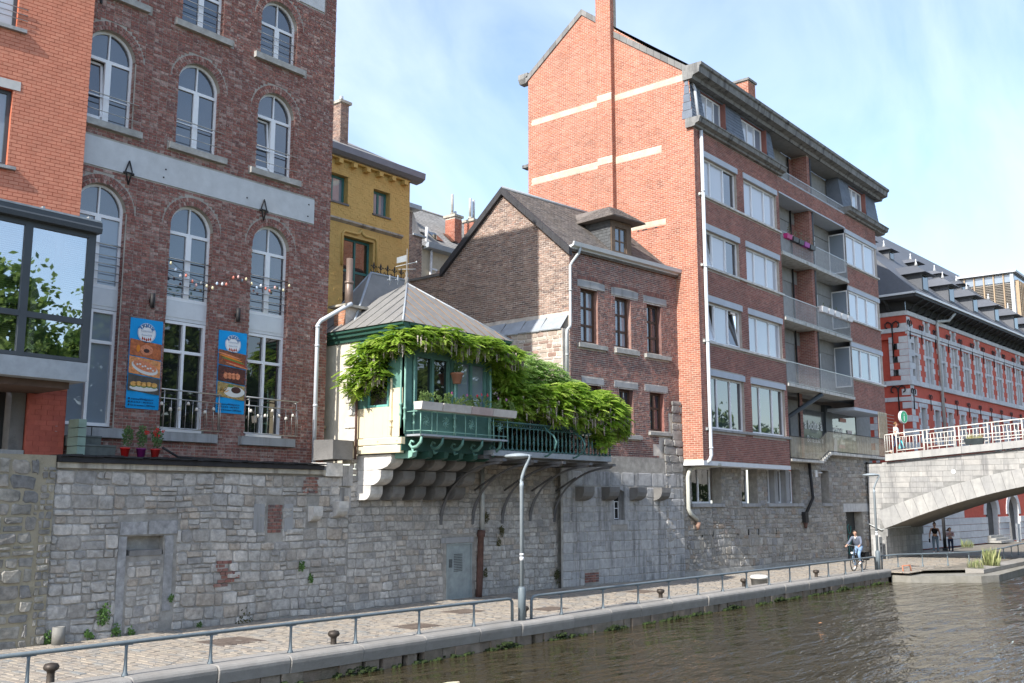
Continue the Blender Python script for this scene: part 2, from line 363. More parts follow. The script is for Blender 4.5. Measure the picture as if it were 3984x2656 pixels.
# ---------------------------------------------------------------- the setting: ground, water, sky side trees
def water_mat():
    m = bpy.data.materials.new('river_water'); m.use_nodes = True; nt = m.node_tree; L = nt.links; b = nt.nodes['Principled BSDF']
    b.inputs['Base Color'].default_value = (.046, .037, .020, 1); b.inputs['Roughness'].default_value = .02; b.inputs['IOR'].default_value = 1.36
    geo = _node(nt, 'ShaderNodeNewGeometry')
    def wave(scale, sc, det, amp):
        mp = _node(nt, 'ShaderNodeMapping'); mp.inputs['Rotation'].default_value = (0, 0, R(39.5-90)); mp.inputs['Scale'].default_value = sc
        L.new(geo.outputs['Position'], mp.inputs['Vector'])
        nz = _node(nt, 'ShaderNodeTexNoise', Scale=scale, Detail=det, Roughness=.55, Distortion=.6); L.new(mp.outputs[0], nz.inputs['Vector'])
        mu = _node(nt, 'ShaderNodeMath', operation='MULTIPLY'); L.new(nz.outputs['Fac'], mu.inputs[0]); mu.inputs[1].default_value = amp; return mu.outputs[0]
    a = wave(1.1, (.45, 1.5, 1), 3.0, .26); c = wave(3.6, (.5, 1.5, 1), 3.0, .085); e = wave(.3, (.7, 1.2, 1), 2.0, .25)
    s1 = _node(nt, 'ShaderNodeMath', operation='ADD'); L.new(a, s1.inputs[0]); L.new(c, s1.inputs[1])
    s2 = _node(nt, 'ShaderNodeMath', operation='ADD'); L.new(s1.outputs[0], s2.inputs[0]); L.new(e, s2.inputs[1])
    bp = _node(nt, 'ShaderNodeBump', Strength=.9, Distance=1.0); L.new(s2.outputs[0], bp.inputs['Height']); L.new(bp.outputs[0], b.inputs['Normal'])
    return m
ZW = -0.42
def kerb_y(X): return 15.42-0.0108*(X-10)
def setting():
    b = MB(); b.quad((-150, -2.5, ZW), (46, -2.5, ZW), (46, 15.6, ZW), (-150, 15.6, ZW)); b.quad((46, -60, ZW), (260, -60, ZW), (260, 14.9, ZW), (46, 14.9, ZW)); b.quad((-150, -60, ZW), (46, -60, ZW), (46, -2.5, ZW), (-150, -2.5, ZW))
    b.build('water', water_mat(), None, 'structure')
    b = MB(); b.quad((-900, -1500, -3), (2000, -1500, -3), (2000, 1500, -3), (-900, 1500, -3)); b.build('ground', G['earth'], None, 'structure')
    b = MB(); b.box(-60, 300, 21.9, 300, -1, -0.02); b.box(52, 300, 15.2, 21.9, -1, -0.021); b.build('town_ground', G['earth'], None, 'structure')
setting()
def quay():
    b = MB(); b.add([(-30, 15.9, -.03), (44.0, 15.2, -.03), (44.0, 22, -.03), (-30, 22, -.03)], [(0, 1, 2, 3)])
    b.add([(44.0, 14.6, -.031), (140, 12.6, -.031), (140, 22, -.031), (44.0, 22, -.031)], [(0, 1, 2, 3)])
    bed = b.build('quay_pavement', G['sand'], None, 'structure')
    pc = Pieces('paving_sett', G['paver'], WF); X = 7.0; k = 0
    while X < 60:
        wd_ = .15 if X < 40 else .19
        y0 = kerb_y(X)+.5 if X < 43.5 else 14.3; y = y0-random.uniform(0, .28)
        while y < (21.25 if X < 28 else 21.3):
            l = random.uniform(.22, .44)
            a, c = max(y, y0), y+l-.014
            if c-a > .05:
                h = .03+random.uniform(-.005, .005); w2 = (wd_-.013)/2; ll = (c-a)/2; jx = [random.uniform(-.006, .006) for _ in range(4)]
                v = [(-w2+jx[0], -ll+jx[1], 0), (w2+jx[2], -ll, 0), (w2, ll+jx[1], 0), (-w2, ll+jx[3], 0)]
                e = .01; v = [(x*.0+ (x-e if x > 0 else x+e), (yy-e if yy > 0 else yy+e), h) for x, yy, _ in v]+v
                pc.items.append(dict(c=(X, (a+c)/2, -.028), v=v, f=[(0,1,2,3), (4,5,1,0), (5,6,2,1), (6,7,3,2), (7,4,0,3)], key=('p', round(ll, 2), k % 5)))
            y += l; k += 1
        X += wd_
    pc.finish(bed, 300, 'paving_field')
    # rounded coping stones along the water
    b = MB(); b.add([(-30, 16.12, -1.4), (43.6, 15.32, -1.4), (43.6, 15.9, -1.4), (-30, 16.4, -1.4), (-30, 16.12, -.2), (43.6, 15.32, -.2), (43.6, 15.9, -.2), (-30, 16.4, -.2)], [(0,1,2,3), (4,5,6,7), (0,1,5,4), (1,2,6,5), (3,0,4,7)])
    base = b.build('quay_edge', G['quaystone'], None, 'structure')
    X = 4.0; k = 0
    while X < 43.4:
        l = random.uniform(1.45, 2.1)
        X1 = min(X+l, 43.5)
        mb = MB(); y = kerb_y((X+X1)/2); dy = random.uniform(-.022, .022); dw = random.uniform(-.012, .008)
        pr = [(.015, -.20), (-.015, -.02)]+[(.09-.11*math.cos(a), .0+.115*math.sin(a)) for a in (0.3, .7, 1.1, 1.57)]+[(.70, .11), (.70, -.20)]
        n = len(pr); vs = []
        for xx in (X+.005, X+.02, X1-.02, X1-.005):
            sh = .008 if xx in (X+.005, X1-.005) else 0
            for (d, w) in pr: vs.append((xx, kerb_y(xx)+dy+d+(sh if d < .3 else 0), w+dw-(sh if w > 0 else 0)))
        fs = [(i+q*n, (i+1) % n+q*n, (i+1) % n+(q+1)*n, i+(q+1)*n) for q in range(3) for i in range(n)]+[tuple(range(n-1, -1, -1)), tuple(range(3*n, 4*n))]
        mb.add(vs, fs); mb.build('kerb_stone', G['kerb'], base); X = X1
    # facing stones under the coping and moss at the waterline
    pc = Pieces('facing_stone', G['quaystone'], WF); X = 8
    while X < 43:
        l = random.uniform(.3, .65); mb_y = kerb_y(X+l/2)+.06
        v = boxv(l-.02, .34, .10+random.uniform(0, .05), .01)
        pc.items.append(dict(c=(X+l/2, mb_y+.10, -.36), v=v, f=BF, key=('f', len(pc.items) % 9))); X += l
    pc.finish(base, 120)
    b = MB(); 
    for i in range(2600):
        X = random.uniform(9, 43.3); n = mnoise.noise((X*.9, 0, 3)); n2 = mnoise.noise((X*3, 4, 0))
        if n+n2*.6 < -.05+random.uniform(-.2, .25): continue
        y = kerb_y(X)+random.uniform(-.06, .10); s = random.uniform(.02, .06); z = ZW+random.uniform(-.02, .04+max(0, n)*.2)
        b.box(X-s, X+s, y-s*.7, y+s, z-s*.7, z+s*.8, None, s*.45)
    b.build('moss', G['moss'], base, 'stuff')
quay()
# ---------------------------------------------------------------- rubble masonry
def rubble(pc, u0, u1, w0, w1, holes=(), hs=(.14, .34), ls=(.18, .55), j=.022, proud=.03, split=.25, warp=.05, rough=.012, seed=0, lasym=1.0, dfun=None):
    rnd = random.Random(seed); w = w0
    def W(u, q):
        return (u+warp*mnoise.noise((u*.8+seed, q*1.7, 1.3)), q+warp*1.3*mnoise.noise((u*.55, q*.9+seed, 7.7)))
    def stone(a, c, e, f):
        if c-a < .05 or f-e < .045: return
        pts = []
        for (x, y, nx, ny) in ((a, e, .5, 0), (c, e, 1, .5), (c, f, .5, 1), (a, f, 0, .5)): pass
        rc = min(c-a, f-e)*rnd.uniform(.10, .26)
        raw = [(a+rc, e), ((a+c)/2, e), (c-rc*.6, e), (c, e+rc), (c, f-rc*.7), (c-rc, f), ((a+c)/2, f), (a+rc*.6, f), (a, f-rc), (a, e+rc*.8)]
        jj = min(rough, (f-e)*.09)
        pts = [W(x+rnd.uniform(-jj, jj), y+rnd.uniform(-jj, jj)) for x, y in raw]
        cu = sum(p[0] for p in pts)/len(pts); cw = sum(p[1] for p in pts)/len(pts)
        n = len(pts); pr = proud*rnd.uniform(.45, 1.5); ins = .12
        v = [((x-cu)*(1-ins)+rnd.uniform(-jj, jj)*.5, -pr*rnd.uniform(.75, 1.2), (y-cw)*(1-ins)) for x, y in pts]+[(x-cu, 0, y-cw) for x, y in pts]
        v.append((rnd.uniform(-.02, .02), -pr*rnd.uniform(1.0, 1.35), rnd.uniform(-.02, .02)))
        f_ = [(i+n, (i+1) % n+n, (i+1) % n, i) for i in range(n)]+[(i, (i+1) % n, 2*n) for i in range(n)]
        pc.items.append(dict(c=(cu, dfun(cu, cw) if dfun else 0.0, cw), v=v, f=f_, key=('s', seed, len(pc.items))))
    while w < w1-.04:
        h = rnd.uniform(*hs); h = min(h, w1-w)
        if w1-(w+h) < hs[0]*.6: h = w1-w
        u = u0-rnd.uniform(0, .2)
        while u < u1:
            l = rnd.uniform(*ls)*(1 if h < .26 else 1.15); a, c = max(u, u0), min(u+l, u1); u += l
            segs = [(a, c)]
            for hl in holes:
                iv = hl.iv(w+.02, w+h-.02)
                if iv:
                    ns = []
                    for s0, s1 in segs:
                        if iv[0] > s0+.04: ns.append((s0, min(s1, iv[0])))
                        if iv[1] < s1-.04: ns.append((max(s0, iv[1]), s1))
                        if s1 <= iv[0] or s0 >= iv[1]: pass
                    segs = [(p, q) for p, q in ns if q > p+.05 and not (p < iv[1]-.01 and q > iv[0]+.01)]
            for s0, s1 in segs:
                if rnd.random() < split and h > .2:
                    m_ = w+h*rnd.uniform(.38, .62)
                    if rnd.random() < .5 and s1-s0 > .3:
                        mm = s0+(s1-s0)*rnd.uniform(.4, .6); stone(s0+j/2, mm-j/2, m_+j/2, w+h-j/2); stone(mm+j/2, s1-j/2, m_+j/2, w+h-j/2)
                    else: stone(s0+j/2, s1-j/2, m_+j/2, w+h-j/2)
                    stone(s0+j/2, s1-j/2, w+j/2, m_-j/2)
                else: stone(s0+j/2, s1-j/2, w+j/2, w+h-j/2)
        w += h
FW_ = Frame(0, 21.2, 0)
def tuft(mb, u, d, w, r, n, drop=.3, leaf=.07, fr=None):
    """many small bent leaves growing out of a wall joint"""
    for i in range(n):
        a = random.uniform(0, 2*math.pi); rr = r*math.sqrt(random.random()); x = u+rr*math.cos(a)*.8; z = w+rr*math.sin(a)-drop*random.random()*r
        s = leaf*random.uniform(.6, 1.3); an = random.uniform(0, 6.28); t = random.uniform(-.6, .6); y = d-random.uniform(.01, r*.55)
        c, s_ = math.cos(an)*s, math.sin(an)*s
        mb.add([(x-c*.5, y, z-s_*.5), (x+s_*.35, y-s*.3*t, z-c*.35), (x+c*.5, y-s*.35, z+s_*.5), (x-s_*.35, y+s*.3*t, z+c*.35)], [(0, 1, 2, 3)])
# ---------------------------------------------------------------- long rubble quay wall under the houses
def quay_wall():
    JM = mat('weathered_jamb_stone', [(.34,.34,.345), (.30,.30,.305)], .95, .5, 16, grime=(.2,.2,.2), gscale=2.2, gamt=.7, namt=.3, nscale=7)
    t = thing('retaining_wall', 'long grey limestone rubble wall beside the quay path, under the brown brick building', 'wall', (18, 21.2, 0))
    nich = Rect(11.88, 13.34, .0, 2.52); door = Rect(22.42, 23.9, -.2, 1.9); bp = Rect(15.85, 16.40, 2.13, 2.92)
    b = MB(FW_)
    b.panel([(10.35, -.1), (18.9, -.1), (18.9, 3.66), (10.35, 3.66)], [[(12.1, 1.74), (13.02, 1.74), (13.02, 2.17), (12.1, 2.17)]], .0, .2)
    b.panel([(18.9, -.1), (28.8, -.1), (28.8, 4.3), (18.9, 4.3)], [[(22.6, -.05), (23.74, -.05), (23.74, 1.66), (22.6, 1.66)]], .0, .2)
    b.box(10.35, 28.7, .45, .85, -.2, 3.6); b.quad((12.0, .2, 1.6), (13.1, .2, 1.6), (13.1, .2, 2.2), (12.0, .2, 2.2))
    wall = b.build('backing', G['wall_mortar'], t)
    pc = Pieces('stone', G['rubble'], FW_)
    h2 = [nich, bp, Rect(17.15, 17.55, 2.35, 2.95), Rect(10.3, 10.75, -1, 0)]
    rubble(pc, 10.36, 18.6, .0, 3.62, h2, (.13, .33), (.17, .52), seed=3, split=.3, warp=.06)
    rubble(pc, 12.16, 12.98, .05, 1.62, (), (.12, .26), (.16, .4), seed=12, proud=.018)
    def rg(u, w): return 0.0
    rubble(pc, 18.62, 28.2, .0, 4.15, [door], (.12, .28), (.16, .48), seed=5, split=.2, warp=.05, proud=.024)
    # the two courses of big footing blocks
    pc.finish(wall, 300, 'stone_field')
    # filled doorway: jambs, cracked lintel, shelf
    b = MB(FW_); b.box(11.88, 12.1, -.02, .2, 0, 2.17, None, .012); b.build('jamb', JM, t)
    b = MB(FW_); b.box(13.04, 13.28, -.02, .2, .45, 2.17, None, .012); b.build('jamb', JM, t)
    b = MB(FW_); b.box(11.9, 12.58, -.03, .2, 2.19, 2.5, None, .015); b.build('lintel', JM, t)
    b = MB(FW_); b.box(12.6, 13.36, -.03, .2, 2.19, 2.52, None, .015); b.build('lintel', JM, t)
    b = MB(FW_); b.box(12.16, 12.98, -.02, .2, 1.72, 1.86, None, .01); b.build('shelf_stone', G['dark_stone'], t)
    # bricked up slots and stray red bricks
    pb = Pieces('brick', G['red_old_brick'], FW_)
    bricks(pb, lambda w: [(15.93, 16.36)], [], 2.15, 2.9, .15, .09, .02, .02, .008)
    bricks(pb, lambda w: [(14.45+.3*mnoise.noise((w*3, 1, 1)), 14.9+.3*mnoise.noise((w*4, 5, 1)))], [], .9, 1.55, .2, .09, .02, .045, .01)
    bricks(pb, lambda w: [(17.0, 17.5)], [], 3.15, 3.6, .2, .09, .025, .04, .012)
    pb.finish(wall, 60)
    for u, w, s in ((15.5, 2.92, 1), (16.42, 2.92, -1)):
        b = MB(FW_); b.box(u-.04 if s > 0 else u, u+.32 if s > 0 else u+.3, -.035, .1, 2.15, 2.9, None, .02); b.build('slab', G['bluestone'], t)
    # corbel stones
    def corbel(u, w, m, wd_=.34, ht=.42, out=.34):
        b = MB(FW_); pr = [(0, w), (-out, w), (-out, w-ht*.42)]+[(-out*math.cos(a), w-ht*.42-ht*.58*math.sin(a)) for a in (.4, .8, 1.2, 1.57)]
        b.extr(pr+[(.1, w-ht), (.1, w)], u, u+wd_); return b.build('corbel', m, t)
    corbel(17.22, 2.82, G['white_stone'], .3, .4, .25); corbel(18.05, 2.95, G['white_stone'], .34, .42, .28)
    # coping, dark gutter edge on top of the left half
    b = MB(FW_); b.extr([(-.10, 3.66), (-.10, 3.78), (.9, 3.80), (.9, 3.66)], 10.36, 17.75); b.build('coping', G['coping'], t)
    b = MB(FW_); b.box(10.36, 17.6, -.16, .0, 3.785, 3.90); 
    for i in range(46):
        u = 10.36+i*.158; b.box(u, u+.158, -.20-random.uniform(0, .03), .9, 3.90+random.uniform(0, .02), 3.94+random.uniform(0, .025))
    b.build('gutter_edge', G['blackpaint'], t)
    # blocks at the corner by the green oriel
    for (u0, u1, d0, w0, w1, m) in ((17.68, 18.3, -.12, 3.6, 4.0, 'white_stone'), (18.32, 18.72, -.06, 3.35, 3.95, 'ashlar'), (17.62, 18.25, -.02, 3.1, 3.58, 'ashlar'), (18.27, 18.7, -.03, 2.6, 3.33, 'ashlar'), (17.75, 18.5, -.28, 4.06, 4.62, 'dark_stone')):
        b = MB(FW_); b.box(u0, u1, d0, .5, w0, w1, None, .02); b.build('block', G[m], t)
    # door with perforated vent
    b = MB(FW_); b.box(22.30, 23.8, -.03, .15, 1.68, 1.86, None, .01); b.build('lintel', G['bluestone'], t)
    dr = MB(FW_); dr.box(22.62, 23.72, .03, .08, -.03, 1.64); dr.box(22.58, 22.63, -.01, .1, -.03, 1.66); dr.box(23.71, 23.75, -.01, .1, -.03, 1.66); dr.box(22.58, 23.75, -.011, .099, 1.63, 1.67)
    d = dr.build('door', mat('galvanised_door', [(.30,.345,.36)], .45, .05, 8, metal=.35, grime=(.22,.25,.265), gscale=3, streak=(.36,.39,.40), namt=.15), t)
    b = MB(FW_)
    for i in range(8):
        for k in range(11): b.box(22.95+i*.05, 22.975+i*.05, .024, .028, .82+k*.05, .848+k*.05)
    for k in range(4): b.box(22.73+.04*k, 22.75+.04*k, .024, .028, .95, 1.2)
    b.build('vent_holes', G['blackpaint'], d)
    # plants in the joints
    gm = mat('wall_plant_leaves', [(.05,.11,.025), (.09,.17,.04), (.035,.08,.02)], .7, namt=.3)
    bm_ = mat('dry_wall_plant', [(.07,.065,.03), (.10,.09,.04), (.05,.06,.02)], .8, namt=.3)
    for (u, w, r, n, m, lab) in ((11.62, .62, .17, 130, gm, 'leafy green tuft rooted in the rubble left of the filled doorway'), (11.95, .22, .12, 70, gm, 'small green weed at the foot of the wall below the leafy tuft'),
         (11.33, .15, .10, 60, gm, 'dark green weed at the wall foot, left of the filled doorway'), (12.3, .14, .10, 50, gm, 'tiny green weed at the foot of the filled doorway'), (13.25, .80, .07, 30, gm, 'small sprig growing from the right jamb of the filled doorway'),
         (10.45, .2, .13, 60, gm, 'weed behind the short grey pipe stub at the wall foot'), (15.25, .18, .3, 90, bm_, 'feathery faded weed at the wall foot below the stray bricks'), (17.0, 1.35, .10, 70, gm, 'narrow yellowish plant hanging on the wall, right of the bricked slot'),
         (17.35, 1.0, .08, 50, gm, 'dark green tuft on the wall right of the hanging plant'), (14.05, .10, .08, 34, gm, 'small weed at the wall foot right of the filled doorway'),
         (25.1, 2.1, .12, 90, bm_, 'brown hanging plant high on the wall, left of the lamp post'), (24.95, 1.72, .10, 60, bm_, 'lower brown hanging plant on the wall behind the lamp post'), (24.35, 2.55, .14, 90, bm_, 'dark ivy strip beside the drainpipe'), (24.3, .78, .1, 50, bm_, 'small brown plant right of the rusty pipe'), (28.05, .55, .17, 130, bm_, 'brownish bush on the wall foot right of the lamp post')):
        b = MB(FW_); 
        for q in range(3): tuft(b, u+random.uniform(-.04, .04), -.03, w-q*r*.5, r, n//3, .6, .06)
        tag(b.build('wall_plant', m), lab, 'plant', 'plants growing in the stone wall')
    # short pipe stub at the foot
    b = MB(FW_); b.lathe((10.55, -.25, 0), [(.13, -.02), (.13, .36), (.10, .365), (.10, .2)], 14); tag(b.build('pipe_stub', mat('grey_plastic', [(.20,.195,.18)], .6, namt=.2)), 'short grey upright pipe stub at the foot of the rubble wall', 'pipe')
    # drainpipe in two sections
    t2 = thing('drainpipe', 'grey drainpipe with a rusty brown lower half on the quay wall beside the metal door', 'drainpipe', (23.85, 21, 0))
    b = MB(FW_); b.tube([(24.12, -.08, 4.1), (24.12, -.1, 2.0)], .075, 12); b.build('upper_pipe', G['pipe_grey'], t2)
    b = MB(FW_); b.tube([(24.08, -.1, 2.05), (24.06, -.1, 1.86), (24.05, -.1, 1.84), (23.98, -.12, .4), (23.93, -.13, 0)], [.13, .13, .10, .105, .10], 12); b.build('lower_pipe', G['rust'], t2)
quay_wall()
def left_wall():
    t = thing('old_wall', 'dark lichened rubble wall with yellowish mortar below the orange building', 'wall', (9.5, 21.1, 0))
    f = Frame(0, 21.14, 0)
    b = MB(f); b.box(4.0, 10.33, 0, .5, -.1, 3.92); m = mat('yellow_lime_mortar', [(.36,.32,.235)], .95, .5, 20, grime=(.2,.18,.15), gscale=2)
    w = b.build('backing', m, t)
    pc = Pieces('stone', G['rubble_warm'], f); rubble(pc, 7.2, 10.0, 0, 3.86, (), (.16, .36), (.2, .5), .05, .03, .2, .07, .02, seed=21)
    rubble(pc, 10.04, 10.34, 0, 3.7, (), (.12, .2), (.15, .3), .03, .025, .1, .03, .012, seed=23)
    pc.finish(w, 300)
left_wall()
# ---------------------------------------------------------------- windows
def rect_window(parent, f, u0, u1, w0, w1, d, cols, rows=(), fw=.06, m=None, gl=None, depth=.06, mw=None, name='window', glist=None, tilt=None):
    """frame bars and separate panes; cols, rows: fractions of the inner bars"""
    m = m or G['white_pvc']; mw = mw or fw
    b = MB(f); b.box(u0, u0+fw, d, d+depth, w0, w1); b.box(u1-fw, u1, d, d+depth, w0, w1)
    b.box(u0+fw, u1-fw, d+.001, d+depth, w0, w0+fw); b.box(u0+fw, u1-fw, d+.001, d+depth, w1-fw, w1)
    us = [u0+fw]+[u0+(u1-u0)*c for c in cols]+[u1-fw]; ws = [w0+fw]+[w0+(w1-w0)*r for r in rows]+[w1-fw]
    for u in us[1:-1]: b.box(u-mw/2, u+mw/2, d-.004, d+depth, w0+fw, w1-fw)
    for w in ws[1:-1]: b.box(u0+fw, u1-fw, d+.003, d+depth-.001, w-mw/2, w+mw/2)
    o = b.build(name, m, parent); k = 0
    for i in range(len(us)-1):
        for q in range(len(ws)-1):
            a, c = us[i]+(mw/2 if i else 0), us[i+1]-(mw/2 if i < len(us)-2 else 0); e, g = ws[q]+(mw/2 if q else 0), ws[q+1]-(mw/2 if q < len(ws)-2 else 0)
            p = MB(f); gm = glist[k % len(glist)] if glist else (gl or G['glass_sky'])
            if tilt and tilt.get(k):
                # sash tipped inwards at the top
                s = .045; t_ = tilt[k]
                p.add([(a, d+.0, e), (c, d+.0, e), (c, d+t_, g), (a, d+t_, g)], [(0, 1, 2, 3)])
                q2 = MB(f)
                for (x0, x1, y0, y1) in ((a, a+s, e, g), (c-s, c, e, g), (a+s, c-s, e, e+s), (a+s, c-s, g-s, g)):
                    def dd(y): return d-.02+t_*(y-e)/(g-e)
                    q2.add([(x0, dd(y0), y0), (x1, dd(y0), y0), (x1, dd(y1), y1), (x0, dd(y1), y1), (x0, dd(y0)+.04, y0), (x1, dd(y0)+.04, y0), (x1, dd(y1)+.04, y1), (x0, dd(y1)+.04, y1)], [(0,1,2,3), (0,1,5,4), (1,2,6,5), (2,3,7,6), (3,0,4,7)])
                q2.build('sash', m, o)
                bk = MB(f); bk.quad((a, d+.5, e), (c, d+.5, e), (c, d+.5, g), (a, d+.5, g)); bk.build('dark_room', G['glass_dark'], o)
            else: p.box(a-.01, c+.01, d+depth*.55, d+depth*.55+.02, e-.01, g+.01)
            p.build('pane', gm, o); k += 1
    return o
def arch_window(parent, f, uc, hw, wb, ws, d, bars=True, low=None, gl=None, tr=True, open_left=False, fw=.065):
    m = G['white_pvc']; gl = gl or [G['glass_sky']]
    n = 16; b = MB(f); de = .07
    out = [(uc+hw*math.cos(math.pi*i/n), ws+hw*math.sin(math.pi*i/n)) for i in range(n+1)]; inn = [(uc+(hw-fw)*math.cos(math.pi*i/n), ws+(hw-fw)*math.sin(math.pi*i/n)) for i in range(n+1)]
    for i in range(n): b.prism([out[i], out[i+1], inn[i+1], inn[i]], d, d+de, .5)
    b.box(uc-hw, uc-hw+fw, d, d+de, wb, ws); b.box(uc+hw-fw, uc+hw, d, d+de, wb, ws); b.box(uc-hw+fw, uc+hw-fw, d+.001, d+de, wb, wb+.09)
    wt = ws-.14
    b.box(uc-hw+fw, uc+hw-fw, d-.004, d+de, wt-.04, wt+.04); b.box(uc-.075, uc+.075, d-.008, d+de, wb+.09, wt-.04); b.box(uc-.018, uc+.018, d, d+de, wt+.04, ws+hw-fw)
    if bars:
        wm = wb+(wt-wb)*.42; b.box(uc-hw+fw, uc-.075, d+.012, d+de-.02, wm-.014, wm+.014); b.box(uc+.075, uc+hw-fw, d+.012, d+de-.02, wm-.014, wm+.014)
    o = b.build('window', m, parent); ri = hw-fw+.008
    for k, s in enumerate((-1, 1)):
        a, c = (uc-hw+fw-.008, uc-.07) if s < 0 else (uc+.07, uc+hw-fw+.008)
        p = MB(f)
        if open_left and s < 0:
            p.add([(a, d+.03, wb+.09), (c, d+.03, wb+.09), (c, d+.16, wt-.05), (a, d+.16, wt-.05)], [(0, 1, 2, 3)])
            q = MB(f)
            for (x0, x1, y0, y1) in ((a, a+.05, wb+.09, wt-.05), (c-.06, c, wb+.09, wt-.05), (a, c, wt-.11, wt-.05), (a, c, wb+.09, wb+.16)):
                def dd(y): return d+.0+.13*(y-wb-.09)/(wt-wb-.14)
                q.add([(x0, dd(y0), y0), (x1, dd(y0), y0), (x1, dd(y1), y1), (x0, dd(y1), y1), (x0, dd(y0)+.03, y0), (x1, dd(y0)+.03, y0), (x1, dd(y1)+.03, y1), (x0, dd(y1)+.03, y1)], [(0,1,2,3), (0,1,5,4), (1,2,6,5), (2,3,7,6), (3,0,4,7)])
            q.build('sash', m, o); bk = MB(f); bk.quad((a, d+.4, wb), (c, d+.4, wb), (c, d+.4, wt), (a, d+.4, wt)); bk.build('dark_room', G['glass_dark'], o)
        else: p.box(a, c, d+.04, d+.06, wb+.085, wt-.03)
        p.build('pane', gl[k % len(gl)], o)
        p = MB(f); arc = [(uc+s*.012, wt+.035)]
        q0, q1 = (0, math.pi/2) if s > 0 else (math.pi/2, math.pi)
        arc = [(uc+ri*math.cos(q0+(q1-q0)*i/8), ws+ri*math.sin(q0+(q1-q0)*i/8)) for i in range(9)]
        poly = [(uc+.01, wt+.035), (uc+ri, wt+.035)]+arc if s > 0 else arc+[(uc-ri, wt+.035), (uc-.01, wt+.035)]
        p.prism(poly, d+.045, d+.062); p.build('pane', gl[(k+2) % len(gl)], o)
    return o
